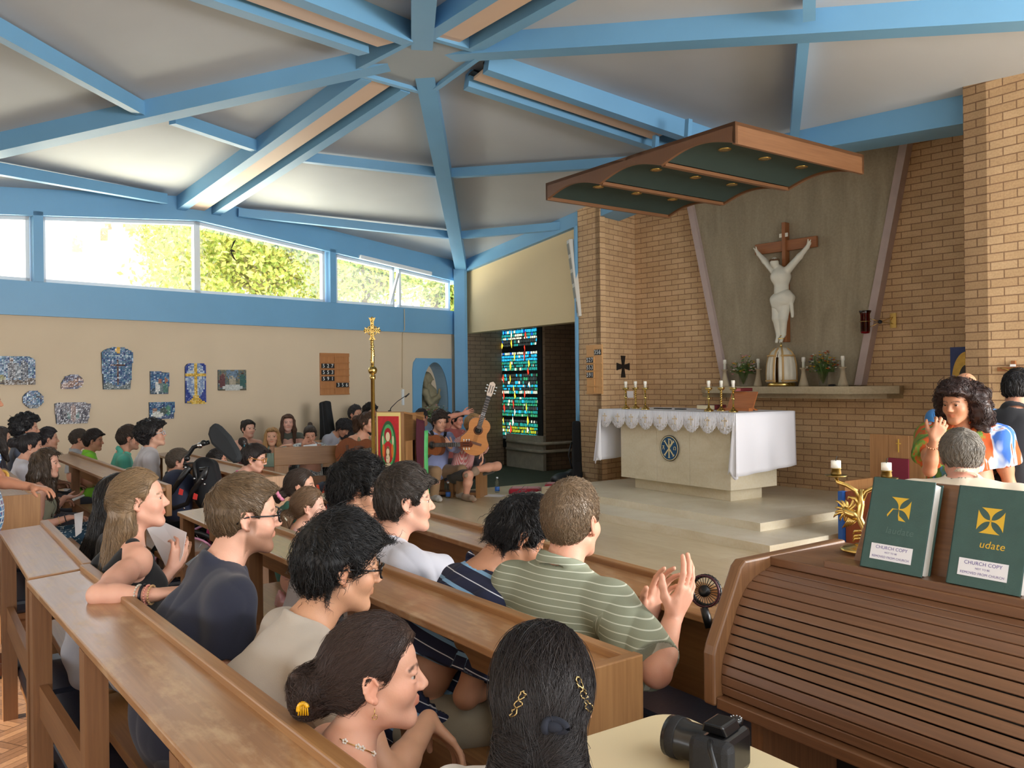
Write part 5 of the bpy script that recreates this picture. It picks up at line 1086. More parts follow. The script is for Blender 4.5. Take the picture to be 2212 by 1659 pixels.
PP['greytee'] = person('young man bowing his head in a grey T-shirt beneath the guitar case', at(742, 925, 12.2), yaw=110, tilt=-45, body=125, lean=25, shirt=(158, 160, 172), hair=H('mop', strands=1300, curl=.004), hcol=(38, 35, 38), skin=(190, 140, 116), legs=(50, 50, 60), floor=CF)
PP['blacktee'] = person('young man with cropped dark hair and black T-shirt behind the woman guitarist', at(768, 896, 12.4), yaw=120, body=120, s=1.05, shirt=(28, 28, 32), hair=H('short', strands=1300, top=.026), hcol=(44, 40, 40), skin=(190, 140, 116), legs=(40, 40, 46), floor=CF)
PP['backhead'] = person('person with curly black hair half hidden behind the brass processional cross', at(800, 893, 12.9), yaw=130, body=130, s=1.04, shirt=(40, 40, 44), hair=H('mop', strands=1300, curl=.006, top=.04), hcol=(36, 33, 34), skin=(196, 146, 120), legs=(40, 40, 46), floor=CF)
PP['guitarwoman'] = person('woman with wavy brown ponytail and sage sleeveless top playing a guitar', at(792, 914, 10.6), yaw=100, tilt=-6, body=130, lean=8, fem=True, shirt=(146, 142, 118), neck='tank', sleeve=0, hair=H('sleek', strands=1300, curl=.003, top=.02, extra=[((0, -.09, .05), (0, -.13, .03), .03, .045), ((0, -.13, .03), (0, -.13, -.09), .045, .03)]), hcol=(84, 62, 48), skin=(222, 168, 142), legs=(220, 220, 224), floor=CF,
    arms=dict(R=dict(w=at(764, 973, 10.12), e=at(730, 966, 10.5), d=V3(1, 0, -.3), n=V3(0, 1, -.2), curl=.4), L=arm(826, 972, 10.2, V3(-.4, 0, .8), V3(0, 1, 0), .9, V3(1, 0, -.6))))
PP['blueshirt'] = person('young man with tousled dark hair, pale blue shirt and khaki trousers playing a guitar', at(950, 912, 11.1), yaw=148, tilt=-8, body=150, lean=10, s=1.06, shirt=(150, 160, 204), neck='collar', sleeve=1.8, loose=.022, hair=H('mop', strands=1300, curl=.004), hcol=(62, 50, 44), skin=(214, 162, 136), legs=(156, 126, 94), shoes=(186, 182, 176), floor=.17, beard=(110, 84, 70), stub=.3,
    arms=dict(R=arm(918, 966, 10.8, V3(1, 0, -.2), V3(0, 1, 0), .4, V3(-1, 0, -.6)), L=arm(974, 966, 10.75, V3(-.5, -.2, .6), V3(-.2, 1, 0), .9, V3(1, 0, -.8))))
PP['check'] = person('fair haired man in a red gingham shirt and dark shorts hugging an upright guitar', at(1023, 920, 11.1), yaw=112, tilt=-12, body=118, lean=14, s=1.06, shirt=(206, 66, 66), pat='check', neck='collar', sleeve=.95, loose=.022, hair=H('mop', strands=1300, nape=-.10, back=.02, curl=.002), hcol=(168, 132, 88), skin=(216, 160, 134), legs=(62, 62, 56), bare=1.0, shoes=(150, 128, 108), floor=.17, crossleg=-1, legdir=140,
    arms=dict(R=dict(w=at(1034, 922, 10.75), e=at(1012, 956, 10.7), d=V3(.3, 0, .9), n=V3(.3, .9, 0), curl=.6), L=arm(1040, 975, 10.8, V3(.2, -.2, -1), V3(-.3, 0, 0), .5, V3(1, 0, -.4))))
PP['maskhead'] = person('dark haired person bending behind the lectern beside the arched niche', at(911, 902, 12.3), yaw=200, tilt=-30, body=180, lean=20, shirt=(120, 150, 180), hair=H('short', strands=1300), hcol=(44, 40, 42), skin=(206, 152, 128), legs=(50, 50, 60), floor=CF)
PP['raised'] = person('person in a dusty rose top, arm raised to forehead, behind the blue shirted guitarist', at(987, 908, 12.3), yaw=120, tilt=-10, body=140, fem=True, shirt=(150, 80, 76), sleeve=.5, hair=H('sleek', strands=1300, top=.016), hcol=(40, 36, 38), skin=(206, 142, 120), legs=(60, 50, 56), floor=CF, arms=dict(R=dict(w=at(1000, 893, 12.0), e=at(972, 900, 11.9), d=V3(1, 0, .2), n=V3(0, 1, 0), curl=.4)))
PP['darkhead'] = person('dark haired person furthest back below the blue corner post', at(968, 910, 13.2), yaw=140, body=150, shirt=(60, 50, 56), hair=H('short', strands=1300, top=.026), hcol=(38, 34, 36), skin=(200, 150, 126), legs=(50, 50, 60), floor=CF)
# right hand side
PP['tiedye'] = person('woman with big curly dark hair in a tie-dye top holding her hand to her chest', at(2070, 872, 5.0), yaw=238, tilt=-10, body=215, pose='stand', fem=True, s=1.02, w=1.12, belly=1.15, shirt=(180, 90, 50), pat='tie', sleeve=.55, loose=.035, neck='v', hair=H('afro', strands=2600, slen=.07, top=.03, side=.035, back=.06, curl=.010, cf=50, ear=0, nape=-.2, drop=1, h=0, locks=lambda sc, bf, bx, T: [(T((x, -.04, .02)), T((x * 1.25, -.06, -.16)), .065, .06) for x in (-.085, .085)] + [(T((x, -.08, .02)), T((x * 1.3, -.09, -.18)), .07, .06) for x in (-.05, 0, .05)]), hcol=(52, 36, 34), skin=(186, 130, 98), legs=(60, 50, 46), shoes=(60, 44, 36), floor=PZ,
    arms=dict(R=dict(w=at(2020, 952, 4.55), e=at(2008, 1015, 4.75), d=V3(.35, -.1, .8), n=V3(.4, .9, .3), curl=.9, thumb=.4), L='side'))
PP['bald'] = person('bald man in a bright blue T-shirt hidden behind the curly haired woman', at(2086, 842, 6.1), yaw=205, tilt=-12, body=200, pose='stand', s=1.06, w=1.1, shirt=(54, 118, 180), sleeve=.6, hair=None, hcol=(90, 70, 60), skin=(206, 150, 118), legs=(50, 54, 64), shoes=(60, 56, 52), floor=PZ, arms=dict(R='side', L='side'))
PP['greyhair'] = person('grey haired man with thinning crown in a cream jacket sitting with his back to us', at(2077, 990, 4.2), yaw=24, tilt=-12, body=30, lean=8, nk=.045, s=1.16, w=1.28, shirt=(206, 192, 170), neck='collar', sleeve=1.9, loose=.03, hair=H('short', top=.012, side=.010, back=.012, strands=3500, slen=.035), hcol=(120, 114, 106), skin=(214, 156, 134), legs=(80, 76, 70), shoes=(70, 54, 40), floor=PZ)
PP['blackshirt'] = person('black haired man in a black shirt turned away at the right edge', at(2200, 846, 5.2), yaw=40, tilt=-18, body=40, lean=10, pose='stand', s=1.06, w=1.1, shirt=(30, 31, 36), sleeve=.9, neck='collar', loose=.025, hair=H('short', strands=1500, side=.012), hcol=(26, 25, 28), skin=(206, 148, 122), legs=(34, 36, 44), shoes=(24, 24, 26), floor=PZ, arms=dict(R='side', L='side'))
# ------------------------------------------------------------------ altar canopy
zc = 3.62
def cz(px, py, z=zc): return onz(px, py, z)
cn_, cl_, cr_, cf_ = cz(1592, 304), cz(1187, 430), cz(1862, 376), cz(1436, 471)
cC = (cn_ + cl_ + cr_ + cf_) / 4; ev = nrm((cl_ - cn_) + (cf_ - cr_)); eu = nrm(np.cross(ev, Z)); eu = eu if eu @ N > 0 else -eu
LA = (np.linalg.norm(cl_ - cn_) + np.linalg.norm(cf_ - cr_)) / 2; LB = (np.linalg.norm(cr_ - cn_) + np.linalg.norm(cf_ - cl_)) / 2
def cp(a, b, z): return zz(cC, z) + ev * a * LA / 2 + eu * b * LB / 2
t = thing('altar_canopy', 'suspended wooden canopy with three scalloped dark green bays above the altar', 'canopy', cp(0, 0, zc), None)
NB = 3; zt = zc + .17
def under(a): x = (a + 1) / 2 * NB; f = x - math.floor(min(x, NB - 1e-6)); return zc + .085 * math.sin(math.pi * f)
mb = MB(); mb.hexa([cp(-1, -1, zt - .03), cp(1, -1, zt - .03), cp(1, 1, zt - .03), cp(-1, 1, zt - .03), cp(-1, -1, zt), cp(1, -1, zt), cp(1, 1, zt), cp(-1, 1, zt)]); mb.build('top_board', M_canopy, t)
for b0, b1 in ((-1, -.965), (.965, 1)):
    mb = MB(); xs = np.linspace(-1, 1, 61)
    for x0, x1 in zip(xs[:-1], xs[1:]):
        mb.hexa([cp(x0, b0, under(x0) - .006), cp(x1, b0, under(x1 - 1e-6) - .006), cp(x1, b1, under(x1 - 1e-6) - .006), cp(x0, b1, under(x0) - .006), cp(x0, b0, zt), cp(x1, b0, zt), cp(x1, b1, zt), cp(x0, b1, zt)])
    mb.build('scalloped_fascia', M_canopy, t)
for a0, a1 in ((-1, -.975), (.975, 1)):
    mb = MB(); mb.hexa([cp(a0, -1, zc - .01), cp(a1, -1, zc - .01), cp(a1, 1, zc - .01), cp(a0, 1, zc - .01), cp(a0, -1, zt), cp(a1, -1, zt), cp(a1, 1, zt), cp(a0, 1, zt)]); mb.build('end_fascia', M_canopy, t)
for k in range(NB):
    a0 = -1 + 2 * k / NB; a1 = a0 + 2 / NB; mb = MB(); xs = np.linspace(a0 + .03, a1 - .03, 16)
    vs = [cp(x, b, under(x) + .012) for x in xs for b in (-.96, .96)]; mb.add(vs, [(2 * i, 2 * i + 1, 2 * i + 3, 2 * i + 2) for i in range(15)], 0, None, True); o = mb.build('green_bay', M_green, t)
    for b in (-.6, 0, .6):
        c = cp((a0 + a1) / 2, b, under((a0 + a1) / 2) + .012); mb = MB(); mb.lathe([(.03, -.006), (.058, -.008), (.058, .004), (.03, .004)], c, n=20); mb.lathe([(0, .0), (.032, .0), (.03, .01), (0, .012)], c - Z * .004, n=16, mi=1)
        mb.build('downlight', [M_gold, mat('downlight_lens', (226, 226, 220), .3)], o)
for x in (-1 / 3, 1 / 3): mb = MB(); mb.beam(cp(x, -.96, zc + .006), cp(x, .96, zc + .006), .05, .03); mb.build('rib', M_canopy, t)
for px, py, k in ((1417, 292, 3), (1488, 258, 4)):
    q = onsec(px, py, k, .02); mb = MB(); mb.beam(zz(q + ev * .05 - eu * .02, zt - .01), q, .055, .055, up=N); mb.build('hanger', M_blue, t)
# ------------------------------------------------------------------ crucifix on the panel
def cpl(px, py, out): return onpl(px, py, AP + AN * out, AN)
cw = nrm(np.cross(Z, AN)); cw = cw if cw @ U > 0 else -cw
def panelpt(x, y, o): return CR0 + cw * x + Z * y + AN * o
CR0 = cpl(1697, 531, .06); t = thing('crucifix', 'large wooden crucifix with pale carved figure fixed to the grey plaster panel', 'crucifix', CR0)
sc_ = ((AP - CAM) @ AN) / 1; pxm = float((CR0 - CAM) @ _f) / F_PX                       # metres per pixel here
mb = MB(); mb.beam(panelpt(0, 50 * pxm, 0), panelpt(0, -208 * pxm, 0), .105, .05, up=cw); mb.build('upright', wood('cedar', (140, 86, 48), (168, 108, 64), .5), t, .006)
mb = MB(); mb.beam(panelpt(-73 * pxm, 0, .0), panelpt(73 * pxm, 0, .0), .045, .135, up=Z); mb.build('crossbar', MATS['cedar'], t, .006)
mb = MB(); mb.box(panelpt(0, 22 * pxm, .045), (.12, .012, .05), cw, AN); mb.build('scroll', mat('plaster_white', (226, 222, 206), .6), t, .003)
M_corp = mat('ivory_plaster', (224, 222, 208), .5, var=.04)
g = Field(); p_ = lambda x, y, o: panelpt(x * pxm * .98, y * pxm * .98, o)
hd = p_(-12, -38, .15)
g.add(el(hd, (.052, .058, .068), None, .02), rc(p_(-6, -48, .11), p_(-4, -58, .09), .032, .036), rc(p_(-2, -66, .09), p_(-1, -100, .10), .105, .078, .05), el(p_(-2, -70, .11), (.125, .085, .10), None, .04), rc(p_(-1, -100, .10), p_(0, -124, .10), .08, .098, .04))
for m in (1, -1): g.add(rc(p_(-2 + m * 18, -54, .09), p_(m * 42, -30, .09), .05, .038, .03), rc(p_(m * 42, -30, .09), p_(m * 59, -12, .08), .037, .026, .02), rc(p_(m * 59, -12, .08), p_(m * 65, -4, .075), .026, .016, .01), rc(p_(m * 63, -6, .09), p_(m * 69, 2, .10), .009, .007), rc(p_(m * 61, -6, .09), p_(m * 63, 4, .10), .009, .007))
for m in (1, -1): g.add(rc(p_(m * 10, -120, .10), p_(m * 8 - 2, -160, .13), .08, .056, .03), rc(p_(m * 8 - 2, -160, .13), p_(m * 6 - 4, -196, .09), .052, .032, .02), rc(p_(m * 6 - 4, -196, .09), p_(m * 5 - 6, -212, .13), .026, .02, .015))
gv, gq = polygonize(g, .006); cb = link_mesh('figure', raw_mesh('figure', gv - wloc(t), gq, M_corp), t)
g = Field(lambda P, n=Noise3(60, 8, 2): .004 * n(P)); g.add(rc(p_(-6, -122, .10), p_(8, -118, .10), .115, .115, .03), rc(p_(-2, -134, .10), p_(2, -140, .11), .09, .08, .03), rc(p_(22, -112, .12), p_(26, -158, .11), .03, .018, .02))
gv, gq = polygonize(g, .006); link_mesh('loincloth', raw_mesh('loincloth', gv - wloc(t), gq, M_corp), t)
mb = MB()
for ph in (0, 1.6, 3.1): mb.tube([hd + V3(math.cos(a) * .056, math.sin(a) * .062, .03 + .008 * math.sin(a * 5 + ph)) for a in np.linspace(0, 6.28, 30)], .006, 5, cap=False)
mb.build('crown', mat('brown_thorns', (110, 84, 60), .8), t)
mb = MB()
# ------------------------------------------------------------------ wall mosaics
def mosaic(name, label, outline, colors, size=24, th=.025, seed=0, group='mosaic panels on the left wall'):
    """outline in pixels on the left wall; colors(u, v, r) gives a tessera colour with u, v in 0..1"""
    P3 = [onpl(x, y, M_L + n1 * 0, n1) for x, y in outline]; ctr = sum(P3) / len(P3); t = thing(name, label, 'mosaic', ctr, group)
    P2 = np.array([((p - ctr) @ d1, p[2] - ctr[2]) for p in P3]); lo, hi = P2.min(0), P2.max(0)
    mb = MB(); mb.prism([ctr + d1 * x + Z * y + n1 * .002 for x, y in P2], n1 * (th - .002)); mb.build('backing', mat('mosaic_grout', (74, 84, 96), .8), t)
    nx = max(8, int((hi[0] - lo[0]) / (.02))); ny = max(8, int((hi[1] - lo[1]) / .02)); r = random.Random(seed); V = []; Fq = []; Cq = []
    def inside(x, y):
        c = False; j = len(P2) - 1
        for i in range(len(P2)):
            if (P2[i][1] > y) != (P2[j][1] > y) and x < (P2[j][0] - P2[i][0]) * (y - P2[i][1]) / (P2[j][1] - P2[i][1]) + P2[i][0]: c = not c
            j = i
        return c
    sx, sy = (hi - lo) / (nx, ny)
    for i in range(nx):
        for j in range(ny):
            x, y = lo[0] + (i + .5) * sx, lo[1] + (j + .5) * sy
            if not inside(x, y): continue
            c = colors((x - lo[0]) / (hi[0] - lo[0]), (y - lo[1]) / (hi[1] - lo[1]), r); b = len(V); q = .46; tz = [r.uniform(0, .003) for _ in range(4)]
            for (dx, dy), z in zip(((-q, -q), (q, -q), (q, q), (-q, q)), tz): V.append(ctr + d1 * (x + dx * sx) + Z * (y + dy * sy) + n1 * (th + .001 + z)); Cq.append(lc(c) * r.uniform(.75, 1.25))
            Fq.append((b, b + 3, b + 2, b + 1) if False else (b, b + 1, b + 2, b + 3))
    link_mesh('tesserae', raw_mesh('tesserae', np.array(V) - wloc(t), np.array(Fq, np.int32), attr_mat('tessera', .25), None, None, np.array(Cq), False), t); return t
def blob(u, v, cx, cy, rx, ry): return ((u - cx) / rx) ** 2 + ((v - cy) / ry) ** 2 < 1
def sky(r): return r.choice([(52, 92, 140), (70, 116, 156), (44, 72, 124), (96, 136, 160), (60, 104, 140)])
def m_fig(u, v, r, figs, ground=(96, 92, 84), base=sky, gl=.2):
    for cx, cy, rx, ry, c in figs:
        if blob(u, v, cx, cy, rx, ry): return c
    return ground if v < gl + .05 * math.sin(u * 9) else base(r)
rnd = lambda x0, y0, x1, y1, n=20: [((x0 + x1) / 2 + (x1 - x0) / 2 * math.cos(a), (y0 + y1) / 2 - (y1 - y0) / 2 * math.sin(a)) for a in np.linspace(0, 2 * math.pi, n, endpoint=False)]
mosaic('mosaic_panel', 'large blue mosaic of three standing figures, rounded upper corner, cut by the left edge', [(-30, 769), (60, 770), (70, 774), (75, 782), (75, 831), (-30, 829)], lambda u, v, r: m_fig(u, v, r, [(.5, .5, .09, .36, (64, 66, 78)), (.62, .45, .08, .3, (110, 120, 130)), (.76, .5, .09, .36, (70, 80, 96)), (.5, .86, .05, .07, (120, 96, 84)), (.2, .25, .2, .12, (132, 132, 80))], (92, 80, 70)), seed=1)
mosaic('mosaic_panel', 'round blue mosaic with a slanted dark cross', rnd(48, 844, 93, 882), lambda u, v, r: (48, 58, 76) if abs(v - (.2 + .62 * u)) < .05 or (abs(v + .8 * u - 1.3) < .06 and u > .58) else m_fig(u, v, r, [(.25, .75, .1, .1, (190, 214, 220))], (90, 104, 116), gl=.2), seed=2)
mosaic('mosaic_panel', 'small lozenge mosaic of an outstretched hand, half oval outline', [(131, 840), (132, 826), (140, 814), (152, 809), (166, 809), (176, 816), (179, 826), (174, 835), (164, 840)], lambda u, v, r: (150, 118, 106) if abs(v - (.2 + .55 * u)) < .13 or abs(v - (.1 + .3 * u)) < .09 else r.choice([(88, 96, 130), (104, 108, 136), (92, 84, 104)]), seed=3)
mosaic('mosaic_panel', 'tall arched blue mosaic of the crucifixion with a gold boss at its top', [(222, 841), (218, 762), (226, 755), (240, 751), (253, 750), (267, 752), (279, 757), (286, 763), (280, 841)], lambda u, v, r: (226, 178, 70) if blob(u, v, .51, .93, .09, .07) else (86, 56, 50) if abs(u - .5) < .045 and .12 < v < .72 or abs(v - .57) < .025 and abs(u - .5) < .26 else (176, 196, 206) if abs(v - .79) < .012 and abs(u - .5) < .42 and r.random() < .7 else m_fig(u, v, r, [], (98, 112, 116), gl=.12), seed=4)
mosaic('mosaic_panel', 'grey flared mosaic with three mourning figures', [(121, 915), (117, 872), (130, 870), (156, 869), (182, 870), (195, 873), (188, 914)], lambda u, v, r: m_fig(u, v, r, [(.24, .45, .1, .34, (72, 74, 88)), (.5, .5, .08, .42, (150, 128, 124)), (.78, .45, .11, .34, (84, 84, 98)), (.38, .35, .07, .16, (92, 124, 128)), (.62, .35, .07, .16, (92, 124, 128))], (100, 100, 108), lambda r: r.choice([(120, 118, 130), (106, 108, 122), (132, 126, 134)]), .1), seed=5)
mosaic('mosaic_panel', 'small upright blue mosaic of two leaning figures, hung above a matching one', [(324, 851), (323, 802), (364, 805), (362, 851)], lambda u, v, r: m_fig(u, v, r, [(.35, .28, .13, .26, (220, 222, 220)), (.48, .58, .1, .12, (176, 120, 96)), (.8, .6, .09, .16, (176, 116, 92)), (.8, .28, .14, .24, (86, 128, 120)), (.55, .3, .16, .26, (104, 126, 130))], (60, 84, 104)), seed=6)
mosaic('mosaic_panel', 'small landscape blue mosaic with a white robed kneeling figure, hung lowest', [(322, 905), (321, 869), (376, 869), (374, 904)], lambda u, v, r: m_fig(u, v, r, [(.3, .25, .22, .2, (210, 212, 206)), (.2, .5, .1, .14, (150, 116, 98)), (.55, .45, .14, .24, (78, 92, 88)), (.74, .5, .09, .34, (84, 140, 118))], (70, 90, 130)), seed=7)
def celtic(u, v, r):
    gold = r.choice([(222, 184, 74), (202, 160, 58), (238, 206, 110)]); d = math.hypot((u - .5) * .52, v - .72)
    if abs(u - .5) < .085 + (max(0, .22 - v) ** 1.3) * 3.2: return gold
    if abs(v - .72) < .032: return gold
    if abs(d - .13) < .016: return (214, 222, 226)
    return r.choice([(150, 172, 206), (196, 210, 226), (128, 152, 196)]) if math.hypot((u - .5) * .9, (v - .6) * .95) < .42 else (44, 66, 150)
mosaic('mosaic_panel', 'tall royal blue mosaic with a big gold ringed cross', [(399, 871), (399, 792), (402, 787), (408, 785), (436, 785), (441, 788), (443, 793), (443, 872)], celtic, seed=8)
mosaic('mosaic_panel', 'landscape mosaic of three figures at a white table, nearest the hymn board', [(470, 843), (470, 799), (530, 799), (530, 843)], lambda u, v, r: m_fig(u, v, r, [(.5, .14, .36, .16, (196, 200, 198)), (.14, .45, .12, .34, (104, 64, 66)), (.5, .48, .13, .24, (176, 168, 150)), (.5, .78, .06, .1, (84, 64, 52)), (.86, .45, .12, .34, (64, 104, 100)), (.16, .74, .06, .09, (150, 116, 92)), (.86, .76, .05, .09, (90, 70, 58))], (96, 92, 78), lambda r: r.choice([(110, 116, 104), (92, 108, 118), (128, 122, 100)]), .05) if not (abs(u - .5) < .2 and v > .6 and r.random() < .6) else (116, 140, 164), seed=9)
# ------------------------------------------------------------------ hymn boards
M_brd = wood('hymn_board_oak', (164, 108, 62), (190, 132, 82), .5); M_brl = wood('hymn_board_pine', (206, 152, 92), (226, 174, 112), .5)
def text_obj(name, body, c, X, Y, size, m, parent, ext=.001, align='CENTER', shear=0, font_sx=1):
    cu = bpy.data.curves.new(name, 'FONT'); cu.body = body; cu.size = size; cu.extrude = ext; cu.align_x = align; cu.align_y = 'CENTER'; cu.shear = shear; cu.materials.append(m); cu.space_character = 1.05
    o0 = bpy.data.objects.new(name, cu); me = bpy.data.meshes.new_from_object(o0); bpy.data.objects.remove(o0)
    if not me.materials: me.materials.append(m)
    o = bpy.data.objects.new(name, me); COL.objects.link(o); X = nrm(X); Y = nrm(Y); n = np.cross(X, Y); c = c - wloc(parent); o.parent = parent
    o.matrix_local = Matrix(((X[0] * font_sx, Y[0], n[0], c[0]), (X[1] * font_sx, Y[1], n[1], c[1]), (X[2] * font_sx, Y[2], n[2], c[2]), (0, 0, 0, 1))); return o
M_num = mat('white_numeral', (236, 236, 232), .6); M_card = mat('black_number_card', (24, 26, 30), .6)
def hymn_board(label, c, X, n, w, h, rows, m, entries):
    t = thing('hymn_board', label, 'hymn board', c); X = nrm(X); mb = MB(); mb.box(c + n * .01, (w, .02, h), X, n); b = mb.build('board', m, t, .003)
    hd = .085 * h; rh = (h - hd) / rows
    for k in range(rows): mb = MB(); mb.box(c + Z * (h / 2 - hd - rh * (k + 1) + .009) + n * .026, (w, .014, .016), X, n); mb.build('ledge', m, b)
    mb = MB(); mb.box(c + n * .026, (.02, .012, h * .94), X, n); mb.build('divider', m, b)
    mb = MB(); mb.box(c + Z * (h / 2 - hd / 2) + n * .024, (w, .01, hd), X, n); mb.build('header', m, b)
    for col, row, num in entries:
        for i, dch in enumerate(num):
            cx = (-w * .25 if col == 0 else w * .25) + (i - 1) * w * .145; cc = c + X * cx + Z * (h / 2 - hd - rh * (row + .46)) + n * .03
            mb = MB(); mb.box(cc, (w * .14, .003, rh * .72), X, n); k = mb.build('number_card', M_card, t); text_obj('numeral', dch, cc + n * .003, X, Z, rh * .8, M_num, k)
c = onpl(722, 808, M_L, n1); w1 = 54 * float((c - CAM) @ _f) / F_PX / .74
hymn_board('oak hymn board on the cream left wall showing 527, 553, 591 and 356', c, d1, n1, w1, 90 * float((c - CAM) @ _f) / F_PX, 6, M_brd, [(0, 1, '527'), (0, 2, '553'), (0, 3, '591'), (1, 4, '356')])
c = onpl(1286, 798, S(-9.4, 7.64), N); w1 = 48 * float((c - CAM) @ _f) / F_PX / .87
hymn_board('light wood hymn board on the brick pier with 356 in its top row', c, U, -N, w1 * .95, 106 * float((c - CAM) @ _f) / F_PX, 6, M_brl, [(1, 0, '356'), (0, 1, '527'), (0, 2, '553'), (0, 3, '591')])
# black cross and notice on the pier return
rp0, rp1 = S(-9.14, 7.64), S(-9.35, 8.5); rd = nrm(rp1 - rp0); rn = nrm(np.cross(rd, Z)); rn = rn if rn @ U > 0 else -rn
c = onpl(1345, 792, rp0, rn) + rn * .004; k = .16; mb = MB()
def cross_poly(c, X, Y, R, wi, wo): 
    q = []
    for i in range(4):
        a = i * math.pi / 2; u = X * math.cos(a) + Y * math.sin(a); v = -X * math.sin(a) + Y * math.cos(a); q += [c + u * wi + v * -wi, c + u * R - v * wo, c + u * R + v * wo]
    return q
mb.prism(cross_poly(c, rd, Z, k, .022, .055), rn * .012); tag(mb.build('wall_cross', M_black), 'black iron cross with flared arms on the brick pier', 'cross')
c = onpl(1361, 852, rp0, rn) + rn * .004; mb = MB(); mb.box(c, (.16, .004, .1), rd, rn); tag(mb.build('paper_notice', M_paper), 'white paper notice pinned low on the brick beyond the left candle trio', 'notice')
# column loudspeaker leaning from the fascia
a = at(1232, 518, 12.35); b = at(1254, 684, 12.25); t = thing('column_speaker', 'slim white column loudspeaker tilted out from the wall beside the brick pier', 'loudspeaker', b); dv = nrm(a - b); nn = nrm(-N - U * .3); nn = nrm(nn - dv * (nn @ dv)); sx = np.cross(dv, nn)
mb = MB(); mb.box((a + b) / 2, (.11, .09, np.linalg.norm(a - b)), sx, nn, dv); mb.build('case', mat('speaker_white', (206, 204, 196), .5), t, .01)
for f in np.linspace(.12, .88, 5): mb = MB(); mb.box(b + (a - b) * f + nn * .047, (.085, .006, .14 * np.linalg.norm(a - b)), sx, nn, dv); mb.build('grille', mat('grille_grey', (150, 150, 142), .8), t)
mb = MB(); mb.tube([a + (b - a) * .5, a + (b - a) * .5 + N * .2 + U * .12], .012, 6); mb.build('bracket', M_black, t)
# ------------------------------------------------------------------ niche and statues
mb = MB(); q0, q1 = onpl(889, 784, M_L, n1), onpl(973, 786, M_L, n1); ta, tb = tL(889), tL(973); zt_ = 2.14
npts = [(ta, .9), (ta, zt_), (tb, zt_), (tb, .9)]
ar = [(Tm + (Hw + .0) * math.cos(a_), 1.42 + (zn1 - 1.42) * math.sin(a_)) for a_ in np.linspace(0, math.pi, 21)]
outer = []
for a_ in np.linspace(0, math.pi, 21):
    x, y = math.cos(a_), math.sin(a_); outer.append((Tm + x * 9, 0))
ring_in = [(tn1, .9)] + ar + [(tn0, .9)]; ring_out = [(tb, .9)] + [(min(max(Tm + (tb - Tm) * 1.5 * math.cos(a_), ta), tb), min(1.42 + 1.1 * math.sin(a_), zt_)) for a_ in np.linspace(0, math.pi, 21)] + [(ta, .9)]
for i in range(len(ring_in) - 1):
    mb.hexa([L(ring_in[i][0], 0, ring_in[i][1]), L(ring_in[i + 1][0], 0, ring_in[i + 1][1]), L(ring_out[i + 1][0], 0, ring_out[i + 1][1]), L(ring_out[i][0], 0, ring_out[i][1])] + [L(ring_in[i][0], .02, ring_in[i][1]), L(ring_in[i + 1][0], .02, ring_in[i + 1][1]), L(ring_out[i + 1][0], .02, ring_out[i + 1][1]), L(ring_out[i][0], .02, ring_out[i][1])])
struct(mb.build('trim_40', M_blue)); mb = MB()
for i in range(len(ring_in) - 1): mb.quad(L(ring_in[i][0], .02, ring_in[i][1]), L(ring_in[i + 1][0], .02, ring_in[i + 1][1]), L(ring_in[i + 1][0], -.5, ring_in[i + 1][1]), L(ring_in[i][0], -.5, ring_in[i][1]))
mb.quad(L(tn0, -.5, .9), L(tn1, -.5, .9), L(tn1, -.5, 2.2), L(tn0, -.5, 2.2)); mb.quad(L(tn0, .02, 1.0), L(tn1, .02, 1.0), L(tn1, -.5, 1.0), L(tn0, -.5, 1.0)); struct(mb.build('wall_niche', mat('niche_blue', (150, 182, 206), .7)))
c = L(Tm + .02, -.22, 1.0); t = thing('statue', 'grey stone statue of a praying long haired woman in the arched blue niche', 'statue', c)
g = Field(lambda P, n=Noise3(40, 8, 4): .006 * n(P)); fw = nrm(n1 * .9 + d1 * .6); sx = nrm(np.cross(fw, Z)); o_ = lambda x, y, z: c + sx * x + fw * y + Z * z
g.add(el(o_(0, .02, .78), (.075, .085, .105)), el(o_(0, -.02, .80), (.10, .095, .11), None, .03), rc(o_(0, 0, .66), o_(0, 0, .7), .05), el(o_(0, 0, .47), (.18, .13, .22), None, .05), rc(o_(-.17, 0, .56), o_(-.2, .1, .36), .07, .055), rc(o_(.17, 0, .56), o_(.2, .1, .36), .07, .055), rc(o_(-.2, .1, .36), o_(-.02, .2, .46), .052, .04), rc(o_(.2, .1, .36), o_(.02, .2, .46), .052, .04), rc(o_(0, .2, .45), o_(0, .23, .58), .04, .02), rc(o_(0, 0, .36), o_(0, .02, .0), .17, .24, .06))
for x in (-.09, .09): g.add(rc(o_(x, -.03, .82), o_(x * 1.2, .03, .5), .045, .03, .03))
g.add(rc(o_(0, .1, .79), o_(0, .115, .76), .012, .012))
gv, gq = polygonize(g, .012); link_mesh('carving', raw_mesh('carving', gv - wloc(t), gq, M_bronze), t)
random.seed(8); p = L(Tm - .18, .22, .95); t = thing('flower_arrangement', 'arrangement of white and pink flowers below the niche statue', 'flowers', p); gm = MB(); fm = MB(); bouquet(p, .26, .42, gm, fm, 80); gm.build('greenery', [M_lf1, M_lf2], t); fm.build('blooms', [FC[1], FC[1], FC[2], mat('flower_crimson', (190, 50, 76), .6)], t)
mb = MB(); mb.lathe([(.06, -.2), (.09, -.16), (.1, .02), (.08, .03)], p, n=16); mb.build('pot', M_statue, t); mb = MB(); mb.box(L(Tm - .18, .2, .44), (.3, .3, .6), d1, n1); tag(mb.build('flower_plinth', M_blue), 'blue painted plinth under the flowers in front of the niche', 'plinth')
c = onpl(869, 858, M_L, n1); mb = MB(); mb.box(c + n1 * .015, (.04, .03, .27), d1, n1); tag(mb.build('wall_bar', M_wframe), 'short white vertical fitting on the cream wall left of the niche', 'wall fitting')
